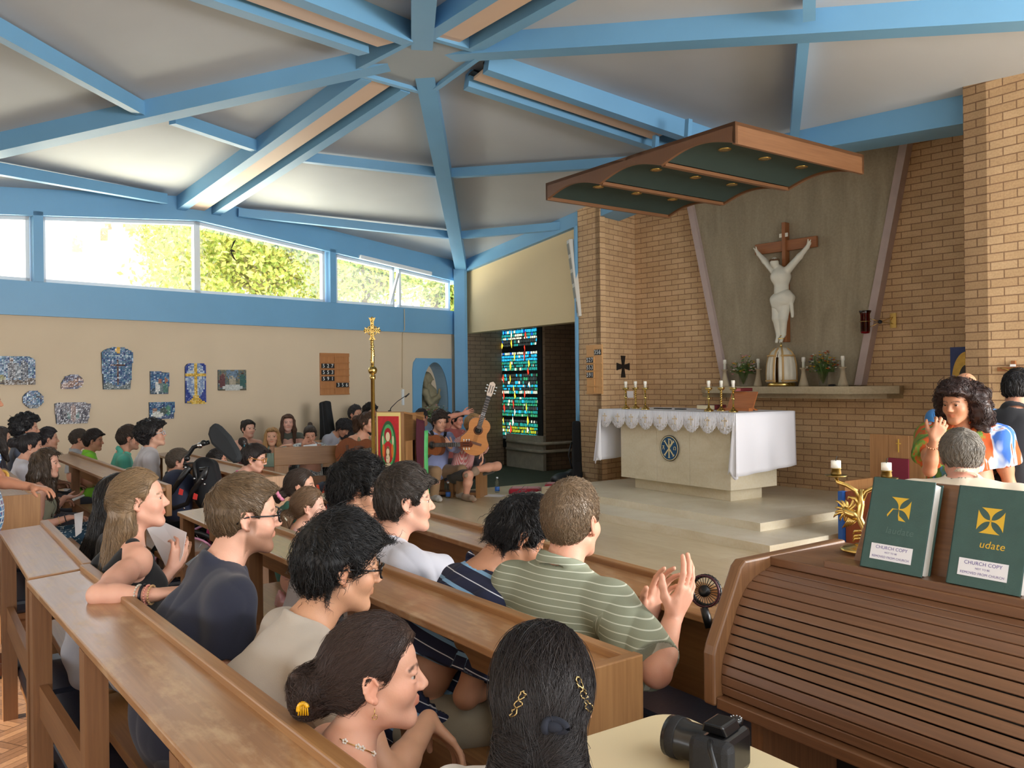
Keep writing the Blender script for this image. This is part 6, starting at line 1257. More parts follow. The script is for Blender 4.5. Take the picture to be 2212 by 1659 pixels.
a, b = onpl(868, 668, M_L, n1), onpl(868, 838, M_L, n1); mb = MB(); mb.tube([a + n1 * .07, a + n1 * .07 - Z * .35, zz(a + n1 * .01, a[2] - .42), b + n1 * .008], .007, 6); tag(mb.build('wall_cable', mat('cable_cream', (204, 184, 150), .6)), 'thin vertical cable conduit running down the wall left of the niche', 'cable')
# chapel things
c = S(-11.1, 9.62, 1.35); c = onpl(1209, 902, S(-11, 9.7), N); t = thing('statue_group', 'pale statue of an adult and a child on a bracket in the dark chapel', 'statue', c)
g = Field(lambda P, n=Noise3(40, 8, 4): .004 * n(P)); o_ = lambda x, y, z: c + U * x - N * y + Z * z
for x, hh, ss in ((.07, .66, 1.0), (-.09, .56, .85)): g.add(el(o_(x, .1, hh), (.04 * ss, .045 * ss, .055 * ss)), rc(o_(x, .1, hh - .08), o_(x, .1, .06), .062 * ss, .075 * ss, .03), rc(o_(x - .05, .12, hh - .12), o_(x - .02, .16, hh - .26), .03, .025), rc(o_(x + .05, .12, hh - .12), o_(x + .02, .16, hh - .26), .03, .025))
g.add(rc(o_(-.01, .17, .5), o_(-.01, .19, .05), .03, .03)); gv, gq = polygonize(g, .01); link_mesh('carving', raw_mesh('carving', gv - wloc(t), gq, M_statue), t)
mb = MB(); mb.box(c + Z * .03 - N * .1, (.34, .2, .06), U, N); mb.build('base', M_statue, t); mb = MB(); mb.box(c - Z * .03 - N * .12, (.46, .3, .05), U, N); mb.build('bracket', M_oakd, t)
c = onpl(1238, 928, S(-10, 9.4), N); mb = MB(); t = thing('collection_box', 'small white box with a blue cross in the dark chapel', 'box', c); mb.box(c, (.28, .2, .2), U, N); mb.build('case', M_paper, t, .004); mb = MB(); mb.box(c - N * .103 - U * .05, (.012, .004, .11), U, N); mb.box(c - N * .103 - U * .05 + Z * .02, (.06, .004, .012), U, N); mb.build('cross', mat('cross_blue', (60, 90, 160), .6), t)
mb = MB(); mb.box(zz(c, (c[2] - .1 + .14) / 2), (.06, .06, c[2] - .1 - .14), U, N); mb.build('post', M_blk, t)
c = onpl(1039, 849, C_FAR, n1); t = thing('icon', 'small gold icon of a saint on the chapel brick beside the stained glass', 'picture', c); mb = MB(); mb.box(c + n1 * .012, (.19, .02, .28), N, n1); mb.build('frame', M_goldp, t); mb = MB(); mb.box(c + n1 * .024, (.15, .004, .24), N, n1); mb.build('panel', mat('icon_gold', (196, 160, 90), .6), t)
g = MB(); g.ell(c + n1 * .026 + Z * .06, (.022, .004, .026), X=N, Y=n1); g.prism([c + n1 * .025 + N * x + Z * y for x, y in ((-.045, -.1), (.045, -.1), (.03, .03), (-.03, .03))], n1 * .002, 1); g.build('painted_saint', [mat('icon_skin', (150, 100, 70), .7), mat('icon_robe', (110, 50, 40), .7)], t)
# stained glass
sg0, sg1 = onpl(1058, 830, S(-12.5, 8.62), N), onpl(1164, 830, S(-12.5, 8.62), N); sa0, sa1 = toS(sg0)[0], toS(sg1)[0]; szb = onpl(1110, 952, S(-12.5, 8.62), N)[2]; szt = 3.1
t = thing('stained_glass_window', 'tall stained glass window of blue, green and yellow blocks with red and white shards in the chapel', 'window', S((sa0 + sa1) / 2, 8.62, szb)); mb = MB(); mb.sbox(sa0 - .05, sa1 + .12, 8.60, 8.68, szb - .14, szt); mb.build('matrix', mat('black_resin', (14, 16, 18), .8), t)
def glow(name, c, e): return mat('glass_' + name, c, .3, emit=e)
G = {'b': glow('sky', (40, 170, 220), .9), 'd': glow('deep', (36, 90, 200), .7), 'w': glow('pale', (206, 214, 190), .85), 't': glow('teal', (40, 150, 140), .7), 'g': glow('green', (60, 160, 110), .6), 'y': glow('yellow', (236, 208, 60), 1.0), 'l': glow('lime', (170, 180, 50), .7), 'r': glow('red', (226, 60, 40), .9), 'k': glow('smoke', (70, 80, 78), .35), 'c': glow('cream', (240, 232, 200), 1.0)}
GK = list(G); random.seed(11); mb = MB(); H_ = szt - szb; z = szb + .03; band_h = .43; rows = 0
pal_low = ['l', 'y', 'l', 'w', 't', 'k', 'g']; i = 0
while z < szt - .05:
    f = (z - szb) / H_; inb = ((z - szb) % band_h)
    if inb > band_h - .075: z += .05; continue
    main = random.choice(['l', 'l', 't', 'k'] if f < .12 else ['g', 't', 'g', 'k', 'w'] if f < .3 else ['t', 'b', 'k', 'w', 't'] if f < .6 else ['b', 'w', 'k', 'b', 't', 'd']); hgt = random.uniform(.035, .055); a = sa0 + .01
    while a < sa1 - .02:
        w_ = random.uniform(.03, .075); w_ = min(w_, sa1 - a - .005); k = main if random.random() < .72 else random.choice(['w', 'k', 'b', 't', 'd' if f > .6 else 'g'])
        if w_ > .015: j = lambda: random.uniform(-.004, .004); mb.add([S(a + j(), 8.597, z + j()), S(a + w_ - .012 + j(), 8.597, z + j()), S(a + w_ - .012 + j(), 8.597, z + hgt + j()), S(a + j(), 8.597, z + hgt + j())], [(0, 1, 2, 3)], GK.index(k))
        a += w_
    z += hgt + .016
mb.build('glass_blocks', list(G.values()), t); mb = MB(); mk = MB()
for col_ in (.28, .5, .8):
    zz_ = szb + .22
    while zz_ < szt - .2:
        cx = sa0 + (sa1 - sa0) * (col_ + random.uniform(-.06, .06)); hh = random.uniform(.05, .1); ww = random.uniform(.018, .034); sk_ = random.uniform(-.03, .03)
        q = [S(cx - ww, 8.59, zz_ + random.uniform(0, .03)), S(cx + sk_, 8.59, zz_ - hh), S(cx + ww, 8.59, zz_ + random.uniform(-.03, .01)), S(cx + sk_ * .5, 8.59, zz_ + hh)]; mb.add(q, [(0, 1, 2, 3)], GK.index(random.choice(['y', 'r', 'c', 'c', 'y', 'r']))); cc = sum(q) / 4; mk.add([cc + (p - cc) * 1.28 + N * .003 for p in q], [(0, 1, 2, 3)])
        zz_ += random.choice((.14, .17, .24))
mk.build('shard_leads', mat('black_resin', (14, 16, 18), .8), t); mb.build('glass_shards', list(G.values()), t)
# ------------------------------------------------------------------ lectern and processional cross
lp = at(851, 1000, 9.0); lp = zz(lp, PZ); lf = nrm(V3(-.35, -.94, 0)); lx = nrm(np.cross(Z, lf)); lx = lx if lx[0] > 0 else -lx       # lf: towards the camera side
t = thing('lectern', 'oak lectern with a slotted side panel, microphone and hanging red icon banner', 'lectern', lp)
lb_ = lambda x, y, z: lp + lx * (x * .72 - .03) + lf * y + Z * z
def lbx(mb, x0, x1, y0, y1, z0, z1, mi=0): return mb.hexa([lb_(x0, y0, z0), lb_(x1, y0, z0), lb_(x1, y1, z0), lb_(x0, y1, z0), lb_(x0, y0, z1), lb_(x1, y0, z1), lb_(x1, y1, z1), lb_(x0, y1, z1)], mi)
HT = 1.21
mb = MB(); lbx(mb, -.24, .24, .0, .035, .02, HT); mb.build('front_board', M_oak, t)
for x0, x1 in ((.04, .145), (.19, .285)): mb = MB(); mb.hexa([lb_(.24, .03 - (x0 - .04) * 1.9, .02), lb_(.24 + .0, .03 - (x1 - .04) * 1.9, .02), lb_(.21, .03 - (x1 - .04) * 1.9, .02), lb_(.21, .03 - (x0 - .04) * 1.9, .02)] + [lb_(.24, .03 - (x0 - .04) * 1.9, HT), lb_(.24, .03 - (x1 - .04) * 1.9, HT), lb_(.21, .03 - (x1 - .04) * 1.9, HT), lb_(.21, .03 - (x0 - .04) * 1.9, HT)]); mb.build('side_plank', M_oak, t)
mb = MB(); lbx(mb, .21, .24, -.44, .03, HT - .3, HT); mb.build('side_header', M_oak, t)
mb = MB(); lbx(mb, -.24, -.21, -.44, .03, .02, HT); mb.build('side_board', M_oak, t)
mb = MB(); lbx(mb, -.24, .30, -.42, -.02, .48, .505); mb.build('shelf', M_oak, t); mb = MB(); lbx(mb, -.2, .2, -.45, -.42, .02, HT - .1); mb.build('back_board', M_oakd, t)
mb = MB(); lbx(mb, -.3, .3, -.5, .08, .0, .03); mb.build('foot', M_oak, t)
mb = MB(); mb.hexa([lb_(-.25, .04, HT), lb_(.25, .04, HT), lb_(.25, -.45, HT - .06), lb_(-.25, -.45, HT - .06)] + [lb_(-.25, .04, HT + .02), lb_(.25, .04, HT + .02), lb_(.25, -.45, HT - .04), lb_(-.25, -.45, HT - .04)]); mb.build('reading_top', M_oak, t)
m0 = lb_(-.06, -.05, HT + .02); mt = at(884, 850, 9.0); mb = MB(); mb.tube([m0, m0 + Z * .04 + lx * .02, m0 * .6 + mt * .4 + Z * .03, mt], [.006, .005, .004, .004], 6); mb.tube([mt - nrm(mt - m0) * .06, mt], .008, 8); mb.lathe([(.02, 0), (.018, .01), (0, .012)], m0, n=12); mb.build('microphone', M_blk, t)
# the fabric banner and the hangings
M_bred = mat('banner_red_satin', (196, 36, 44), .5, var=.1, vs=30); M_bgr = mat('banner_green_satin', (84, 176, 104), .45, var=.15, vs=14); M_bgold = mat('banner_gold_trim', (236, 214, 140), .6); M_bskin = mat('banner_cream', (236, 216, 180), .7); M_bdk = mat('banner_dark_green', (52, 96, 60), .6)
bt = thing('banner', 'red satin icon banner with green oval and praying figures hanging from the lectern front', 'banner', lb_(0, .05, 1.0)); bc = lb_(-.01, .046, .80)
def bq(mb, x0, x1, z0, z1, dz=.0, mi=0): return mb.hexa([lb_(x0, .04 + dz, z0), lb_(x1, .04 + dz, z0), lb_(x1, .046 + dz, z0), lb_(x0, .046 + dz, z0), lb_(x0, .04 + dz, z1), lb_(x1, .04 + dz, z1), lb_(x1, .046 + dz, z1), lb_(x0, .046 + dz, z1)], mi)
mb = MB(); bq(mb, -.21, .19, .52, HT + .01); mb.build('trim', M_bgold, bt); mb = MB(); bq(mb, -.185, .165, .545, HT - .03, .004); mb.build('red_field', M_bred, bt)
mb = MB(); sheet(mb, lambda u, v: lb_(-.2 + .38 * u, .05 + .012 * math.sin(u * 14) * v, .53 - .16 * v), 24, 5); solid(mb.build('green_fringe', M_bgr, bt), .004)
def oval(rx, rz, dz, mi_, name, m, par=None, cx=0, cz_=0):
    mb = MB(); q = [lb_(-.01 + cx + rx * math.cos(a), .05 + dz, .86 + cz_ + rz * math.sin(a)) for a in np.linspace(0, 2 * math.pi, 36, endpoint=False)]; mb.prism(q, lf * .003); return mb.build(name, m, bt)
oval(.135, .27, .002, 0, 'oval_border', M_bdk); oval(.108, .235, .005, 0, 'green_oval', M_bgr)
oval(.085, .12, .008, 0, 'robe', M_bred, cz_=-.07); oval(.06, .075, .008, 0, 'veil', mat('banner_crimson', (170, 26, 40), .6), cz_=.12); oval(.034, .05, .011, 0, 'face', M_bskin, cz_=.10); oval(.04, .09, .011, 0, 'child_nimbus', mat('banner_brown', (130, 104, 70), .6), cz_=-.09); oval(.024, .034, .014, 0, 'child_face', M_bskin, cz_=-.06); oval(.03, .05, .014, 0, 'child_robe', M_bskin, cz_=-.14); oval(.05, .03, .011, 0, 'cream_cloud', M_bskin, cz_=-.21)
for s in (-1, 1): oval(.012, .05, .011, 0, 'raised_hand', M_bskin, cx=s * .085, cz_=.06); oval(.018, .075, .011, 0, 'sleeve', mat('banner_gold_red', (222, 120, 50), .6), cx=s * .075, cz_=-.05)
th = thing('lectern_hanging', 'dark maroon cloth with a green edge hanging over the right side of the lectern', 'cloth', lb_(.34, -.35, .6)); mb = MB(); sheet(mb, lambda u, v: lb_(.31 + .05 * u, -.16 - .10 * u + .02 * math.sin(v * 6 + u * 4), HT - .06 - .03 * u - 1.0 * v * (1 - .02 * u)), 8, 20); solid(mb.build('maroon_cloth', mat('maroon_velvet', (74, 24, 40), .9, var=.1), th), .008)
mb = MB(); sheet(mb, lambda u, v: lb_(.365 + .03 * u, -.27 - .05 * u + .015 * math.sin(v * 5), HT - .2 - .95 * v), 4, 20); solid(mb.build('green_edge', M_bgr, th), .006)
random.seed(3); p = lb_(-.02, .22, .25); t = thing('sunflowers', 'sunflowers standing at the foot of the lectern', 'flowers', p); gm = MB(); bouquet(p - Z * .1, .14, .3, gm, None, 50); gm.build('greenery', [M_lf1, M_lf2], t)
for i in range(4):
    c = p + V3(.09 * math.cos(i * 1.7), -.05, .12 + .05 * math.sin(i * 2.1)); mb = MB()
    for k in range(14): a = k * math.pi / 7; d = lx * math.cos(a) + Z * math.sin(a); w = lx * -math.sin(a) + Z * math.cos(a); mb.add([c + lf * .01, c + d * .035 + w * .009 + lf * .015, c + d * .06 + lf * .02, c + d * .035 - w * .009 + lf * .015], [(0, 1, 2, 3)])
    mb.lathe([(0, .022), (.024, .018), (.028, .01)], c, lf, 12, 1); mb.build('sunflower', [FC[0], mat('seed_brown', (70, 44, 24), .8)], t)
mb = MB(); mb.lathe([(.05, -.25), (.07, -.22), (.08, -.1), (.07, -.06)], p, n=14); mb.build('pot', M_statue, t)
pc = zz(at(806, 900, 8.75), PZ); t = thing('processional_cross', 'tall brass processional cross on a pole beside the lectern', 'cross', pc); top = at(802, 686, 8.75)[2]
mb = MB(); ball = at(805, 800, 8.75)[2]; mb.lathe([(.17, 0), (.17, .02), (.06, .04), (.03, .08)], pc, n=20); mb.build('base', M_gold, t)
mb = MB(); mb.lathe([(.021, .07), (.021, ball - PZ - .1), (.03, ball - PZ - .09), (.03, ball - PZ - .05)], pc, n=12); mb.build('pole', M_gold, t)
mb = MB(); mb.ell(zz(pc, ball), (.048,) * 3, 18, 12); mb.build('knop', M_gold, t)
cc = zz(pc, at(802, 714, 8.75)[2]); X = nrm(V3(1, .15, 0)); nn = np.cross(X, Z); mb = MB(); rr = random.Random(4)
mb.tube([zz(pc, ball), zz(pc, ball + .1), zz(pc, ball + .25), zz(pc, ball + .4), cc - Z * .08], [.014, .02, .013, .02, .016], 8)
for k in np.linspace(.05, .9, 14): q = zz(pc, ball) * (1 - k) + (cc - Z * .06) * k; mb.ell(q + X * rr.uniform(-.008, .008), (.02, .016, .02), 8, 6)
for d, l in ((Z, .135), (X, .078), (-X, .078), (-Z, .10)):
    w = np.cross(d, nn); mb.prism([cc + w * .016, cc + d * l * .7 + w * .018, cc + d * l + w * .036, cc + d * l * .93, cc + d * l - w * .036, cc + d * l * .7 - w * .018, cc - w * .016], nn * .02)
    for k in (.4, .7, .95): mb.ell(cc + d * l * k + nn * .012, (.016, .014, .016), 8, 6)
mb.tube([cc + nn * .01 + (X * math.cos(a) + Z * math.sin(a)) * .05 for a in np.linspace(0, 2 * math.pi, 25)], .007, 6, cap=False); mb.build('cross_head', M_gold, t)
mb = MB(); g_ = lambda x, z, o=.03: cc + X * x + Z * z + nn * -o
mb.tube([g_(0, .02), g_(0, -.03), g_(.005, -.09)], [.012, .013, .007], 8); mb.ell(g_(0, .035), (.011,) * 3, 8, 6)
for s in (-1, 1): mb.tube([g_(0, .018), g_(s * .03, .03), g_(s * .058, .036)], [.008, .006, .004], 6)
mb.build('figure', M_gold, t)
# ------------------------------------------------------------------ guitars
M_gtop = {'a': wood('cedar_guitar_top', (134, 72, 36), (158, 90, 48), .5, 1.5, .05), 'b': wood('spruce_guitar_top', (186, 116, 50), (204, 136, 68), .45, 1.5, .08)}; M_gside = wood('rosewood', (88, 46, 28), (116, 66, 40), .3, 1.2, .5)
def guitar(label, c, nd, fn, top='a', s=1.0, headcol=(150, 96, 60)):
    """c: centre of the lower bout on the top; nd: direction of the neck; fn: facing of the top"""
    nd = nrm(nd); fn = nrm(fn - nd * (np.asarray(fn) @ nd)); x = np.cross(nd, fn); t = thing('guitar', label, 'guitar', c); P = lambda a, b, o: c + (nd * a + x * b + fn * o) * s
    ys = np.linspace(-.19, .30, 40); wd = lambda y: max(.0, (.185 * math.sqrt(max(0, 1 - ((y - .0) / .19) ** 2)) if y < 0 else 0)) if y < 0 else (.185 - (.185 - .122) * math.sin(min(y / .13, 1) * math.pi / 2) if y < .13 else (.122 + .018 * math.sin((y - .13) / .07 * math.pi / 2) if y < .2 else .14 * math.sqrt(max(0, 1 - ((y - .2) / .1) ** 2)) ** .8))
    out = [(y, wd(y)) for y in ys] + [(y, -wd(y)) for y in ys[::-1]]; mb = MB(); q = [P(y, w, 0) for y, w in out]; mb.prism(q, -fn * .095 * s); mb.build('body', M_gside, t)
    mb = MB(); mb.prism([P(y, w * .985, .001) for y, w in out], fn * .002 * s); tp = mb.build('soundboard', M_gtop[top], t)
    mb = MB(); mb.lathe([(0, .004), (.043 * s, .004), (.043 * s, .006), (0, .006)], P(.14, 0, 0), fn, 24); mb.build('sound_hole', M_black, t)
    mb = MB(); mb.lathe([(.045 * s, .0035), (.06 * s, .0035), (.06 * s, .005), (.045 * s, .005)], P(.14, 0, 0), fn, 24); mb.build('rosette', mat('rosette_brown', (96, 52, 30), .4), t)
    mb = MB(); mb.box(P(-.03, 0, .008), (.03 * s, .19 * s, .012 * s), nd, x, fn); mb.build('bridge', MATS['rosewood'], t)
    mb = MB(); mb.box(P(.38, 0, .004), (.43 * s, .056 * s, .02 * s), nd, x, fn); nk = mb.build('neck', mat('ebony', (58, 52, 50), .5), t)
    mb = MB()
    for k in range(17): a = .60 - .43 * (1 - 2 ** (-(k + 1) / 12)) / .62; mb.box(P(a, 0, .0155), (.003 * s, .054 * s, .003 * s), nd, x, fn)
    mb.build('frets', M_chrome, nk); mb = MB()
    for k in range(6): mb.tube([P(-.03, -.022 + k * .0088, .016), P(.60, -.021 + k * .0084, .017)], .0008 * s, 4)
    mb.build('strings', M_chrome, t)
    mb = MB(); hp = [(.595, .029), (.62, .036), (.76, .038), (.775, .018), (.785, 0), (.775, -.018), (.76, -.038), (.62, -.036), (.595, -.029)]; mb.prism([P(a, b, -.006 - .0) for a, b in hp], fn * .016 * s); hd = mb.build('headstock', mat('head_%d' % headcol[0], headcol, .35), t)
    for sd in (-1, 1):
        for a in (.645, .685, .725): mb = MB(); mb.tube([P(a, sd * .035, .0), P(a, sd * .058, .0)], .0035 * s, 6); mb.ell(P(a, sd * .062, 0), (.009 * s, .006 * s, .009 * s), 8, 6); mb.build('tuning_peg', M_wframe, hd)
    for sd in (-1, 1): mb = MB(); mb.box(P(.685, sd * .015, .0105), (.10 * s, .008 * s, .003 * s), nd, x, fn); mb.build('slot', M_black, hd)
    return t
guitar('classical guitar on the lap of the woman in the sage top', at(757, 978, 10.1), at(845, 966, 10.05) - at(757, 978, 10.1), V3(-.1, -1, .15), 'a', 1.02)
guitar('classical guitar held level by the young man in the pale blue shirt', at(915, 962, 10.75), at(1004, 960, 10.45) - at(915, 962, 10.75), V3(.1, -1, .1), 'a', .95, (120, 60, 36))
guitar('honey coloured classical guitar hugged upright by the man in red gingham', at(1026, 952, 10.6), at(1054, 862, 10.6) - at(1026, 952, 10.6), V3(.1, -1, .05), 'b', 1.0, (214, 196, 180))
def strap(pts, parent_label=None):
    pass
g = at(722, 885, 12.6); t = thing('guitar_case', 'black soft guitar case leaning upright against the cream wall', 'guitar case', zz(g, .14)); mb = MB()
a, b = at(708, 868, 12.55), zz(at(724, 1000, 12.3), .14); dv = nrm(a - b); fx = nrm(V3(-.5, -.85, 0)); fx = nrm(fx - dv * (fx @ dv)); sx = np.cross(dv, fx); P = lambda h, w, o: b + dv * h + sx * w + fx * o; Lc = np.linalg.norm(a - b)
for side in (0,):
    prof = [(0, .16), (.1, .2), (.25, .2), (.36, .15), (.5, .16), (.62, .12), (.9, .085), (1.0, .08)]; mb.prism([P(h * Lc, w, 0) for h, w in prof] + [P(h * Lc, -w, 0) for h, w in prof[::-1]], fx * .12)
mb.build('case', M_blkr, t, .03); mb = MB(); mb.beam(P(Lc * .35, 0, .125), P(Lc * .98, 0, .125), .012, .01, up=fx); mb.build('seam', mat('case_seam', (44, 46, 52), .7), t)
# black guitar case and gear at the foot of the brick pier
g = S(-9.9, 7.3, .14); g = zz(at(1255, 1010, 11.9), .16); t = thing('guitar_case', 'black guitar case standing at the foot of the brick pier', 'guitar case', g); mb = MB()
prof = [(0, .17), (.08, .2), (.3, .19), (.4, .14), (.52, .15), (.62, .10), (.9, .05), (.98, .05)]; fx = nrm(-N * .9 - U * .5); sx = nrm(np.cross(fx, Z)); mb.prism([g + Z * h + sx * w * .7 for h, w in prof] + [g + Z * h - sx * w * .7 for h, w in prof[::-1]], fx * .12); mb.build('case', M_blkr, t, .03); mb = MB(); mb.tube([g + Z * .3 + fx * .13, g + Z * .5 + fx * .18, g + Z * .68 + fx * .13], .012, 6); mb.build('handle', M_blk, t)
p = zz(at(1222, 1018, 12.2), .16); g = Field(lambda P, n=Noise3(20, 8, 3): .012 * n(P)).add(el(p + Z * .1, (.22, .16, .12), None, .05), el(p + Z * .17 + V3(.12, 0, 0), (.12, .12, .1), None, .05)); gv, gq = polygonize(g, .015); o = link_mesh('bag', raw_mesh('bag', gv - p, gq, mat('black_nylon', (22, 23, 26), .4)), None, p); tag(o, 'crumpled black bag lying beside the guitar case at the brick pier', 'bag')
for px, py, d, w, lb in ((1134, 1048, 11.3, .42, 'crimson kneeling cushion nearer the seated guitarists'), (1212, 1040, 11.75, .46, 'crimson kneeling cushion nearer the brick pier')):
    p = zz(at(px, py, d), PZ + .055); mb = MB(); mb.box(p, (w, .30, .10), nrm(V3(1, -.12, 0)), nrm(V3(.12, 1, 0))); tag(mb.build('cushion', M_red, None, .035), lb, 'cushion', 'crimson kneeling cushions')
t = thing('music_stand', 'thin black microphone stand in the dark chapel beside the white box', 'stand', S(-10.15, 8.9, .14)); q = S(-10.15, 8.9, .14); mb = MB(); mb.tube([q, q + Z * 1.35], .012, 6); mb.build('pole', M_blk, t); mb = MB()
for k in range(3): mb.tube([q + Z * .2, q + V3(math.cos(k * 2.1) * .25, math.sin(k * 2.1) * .25, .01)], .009, 6)
mb.build('tripod', M_blk, t); mb = MB(); mb.tube([q + Z * 1.35, q + Z * 1.2 - U * .3, q + Z * 1.1 - U * .5], .008, 6); mb.build('boom', M_blk, t)
# bench, bottles and papers by the guitarists
b0, b1 = zz(at(940, 990, 11.35), .14), zz(at(1046, 990, 11.15), .14); t = thing('bench', 'low oak kneeler bench under the two seated guitarists', 'bench', b0); bu = nrm(b1 - b0); bn = nrm(np.cross(Z, bu)); ln = np.linalg.norm(b1 - b0)
def bb(mb, a0, a1, c0, c1, z0, z1): return mb.hexa([b0 + bu * a + bn * c + Z * z for a, c, z in ((a0, c0, z0), (a1, c0, z0), (a1, c1, z0), (a0, c1, z0), (a0, c0, z1), (a1, c0, z1), (a1, c1, z1), (a0, c1, z1))])
mb = MB(); bb(mb, -.05, ln, -.15, .2, .36, .40); mb.build('seat', M_oak, t)
for a in (0, ln * .35, ln - .08): mb = MB(); bb(mb, a, a + .06, -.13, .18, 0, .36); mb.build('support', M_oak, t)
mb = MB(); bb(mb, 0, ln - .04, -.12, .1, .06, .10); mb.build('rail', M_oakd, t)
def bottle(label, p):
    t = thing('water_bottle', label, 'bottle', p, 'plastic water bottles by the guitarists'); mb = MB(); mb.lathe([(.03, 0), (.033, .01), (.033, .12), (.03, .15), (.014, .18), (.013, .195)], p, n=16); mb.build('bottle', M_thin, t); mb = MB(); mb.lathe([(.0335, .02), (.034, .05), (.034, .075), (.0335, .08)], p, n=16); mb.build('label_band', mat('bottle_blue', (60, 110, 190), .5), t); mb = MB(); mb.lathe([(.015, .195), (.015, .215), (0, .216)], p, n=12); mb.build('cap', M_wframe, t)
bottle('water bottle beside the pale blue shirted guitarist\'s shoe', zz(at(968, 1066, 11.1), PZ)); bottle('water bottle beside the crossed legged guitarist\'s foot', zz(at(1074, 1048, 11.6), PZ))
p = zz(at(1066, 1055, 11.25), PZ + .004); mb = MB(); mb.box(p, (.3, .2, .004), nrm(V3(1, -.4, 0)), nrm(V3(.4, 1, 0))); tag(mb.build('paper_sheet', M_paper), 'white sheet of paper on the floor under the guitarist\'s foot', 'paper')
for px, lb in ((1268, 'left brass cup of the pair on the floor by the brick pier'), (1279, 'right brass cup of the pair on the floor by the brick pier')):
    p = onsh(px, 1040, 7.45, PZ); mb = MB(); mb.lathe([(.03, 0), (.036, .03), (.03, .07), (.034, .075)], p, n=14); tag(mb.build('brass_cup', M_gold), lb, 'cup', 'brass cups on the floor')
# backpack with orange straps below the floral dress
p = zz(at(700, 1048, 9.9), .02); t = thing('backpack', 'dark navy backpack with bright orange straps on the floor before the choir pew', 'bag', p); g = Field(lambda P, n=Noise3(20, 8, 3): .006 * n(P)).add(rc(p + Z * .14, p + Z * .4, .15, .12, .04)); gv, gq = polygonize(g, .012); link_mesh('bag', raw_mesh('bag', gv - p, gq, mat('navy_nylon', (34, 40, 58), .6)), t)
for s in (-1, 1): mb = MB(); mb.tube([p + V3(s * .05, -.12, .5), p + V3(s * .02, -.16, .38), p + V3(s * .06, -.165, .2)], [.018, .016, .018], 6); mb.build('strap', mat('orange_strap', (240, 92, 54), .6), t)
# icon, crucifix and chair on the right
c = onpl(2091, 800, AW0 + AN * .03, AN) ; c = onpl(2091, 800, S(-4.3, 8.9), N); t = thing('icon_painting', 'gold and blue icon painting propped behind the bald man against the brick', 'picture', c); mb = MB(); Wd, Hd = .36, .50; mb.box(c, (Wd, .03, Hd), U, N); mb.build('board', mat('icon_blue', (48, 62, 110), .6, var=.2), t)
mb = MB(); mb.prism([c - N * .018 + U * .16 * math.cos(a) + Z * (-.1 + .30 * math.sin(a)) for a in np.linspace(0, math.pi, 20)], -N * .003); mb.build('gold_arch', mat('icon_arch_gold', (206, 164, 70), .5, .3, var=.15, vs=16), t); mb = MB(); mb.prism([c - N * .023 + U * .085 * math.cos(a) + Z * (-.1 + .16 * math.sin(a)) for a in np.linspace(0, math.pi, 20)], -N * .003); mb.build('dark_figure', mat('icon_dark', (60, 52, 44), .6), t)
mb = MB(); mb.box(c - Z * (.25 + .4) + N * .02, (.3, .06, .8), U, N); mb.build('easel', M_oakd, t)
c = onpl(2192, 797, S(-3.5, 7.5), N) - N * .02; t = thing('small_crucifix', 'small wooden crucifix with brass figure on the right brick pillar', 'crucifix', c); mb = MB(); mb.box(c - Z * .1, (.035, .02, .34), U, N); mb.box(c, (.26, .02, .035), U, N); mb.build('cross', MATS['cedar'], t)
mb = MB(); mb.box(c + Z * .03 - N * .012, (.045, .004, .02), U, N); mb.build('scroll', M_paper, t); mb = MB(); mb.tube([c - N * .02 - Z * .02, c - N * .025 - Z * .08, c - N * .02 - Z * .17], [.012, .012, .006], 8); mb.ell(c - N * .025 + Z * .0, (.012,) * 3, 8, 6)
for s in (-1, 1): mb.tube([c - N * .02 - Z * .025, c - N * .02 + U * s * .05 + Z * .0, c - N * .02 + U * s * .1 + Z * .012], [.008, .006, .004], 6)
mb.build('figure', M_gold, t)
ch = zz(at(1945, 1060, 7.6), PZ); t = thing('presider_chair', 'tall oak presider chair with a crimson back pad and small gold cross', 'chair', ch); fz = nrm(-N); sx = nrm(np.cross(Z, fz)); sx = sx if sx @ U > 0 else -sx
cc = lambda x, y, z: ch + sx * x + fz * y + Z * z
def cb_(mb, x0, x1, y0, y1, z0, z1): return mb.hexa([cc(x, y, z) for x, y, z in ((x0, y0, z0), (x1, y0, z0), (x1, y1, z0), (x0, y1, z0), (x0, y0, z1), (x1, y0, z1), (x1, y1, z1), (x0, y1, z1))])
ht = at(1945, 940, 7.6)[2] - PZ; hp = at(1945, 990, 7.6)[2] - PZ; w = .29
for x0, x1 in ((-w, -w / 3), (w / 3, w)): mb = MB(); cb_(mb, x0, x1, -.02, .02, 0, ht); mb.build('back_plank', M_oak, t, .003)
mb = MB(); cb_(mb, -w / 3, w / 3, -.018, .022, hp, ht); mb.build('head_panel', M_oak, t, .003); mb = MB(); cb_(mb, -w / 3, w / 3, .0, .03, .45, hp); mb.build('back_pad', mat('crimson_pad', (122, 34, 56), .8), t)
mb = MB(); mb.box(cc(0, .026, (ht + hp) / 2 + .01), (.007, .006, .12), sx, fz); mb.box(cc(0, .026, (ht + hp) / 2 + .03), (.045, .006, .007), sx, fz); mb.build('gold_cross', M_goldp, t); mb = MB(); cb_(mb, -w, w, 0, .45, .40, .46); mb.build('seat', M_oak, t)
for s in (-1, 1): mb = MB(); cb_(mb, s * w - .03, s * w + .03, 0, .45, 0, .6); mb.build('arm_side', M_oak, t)
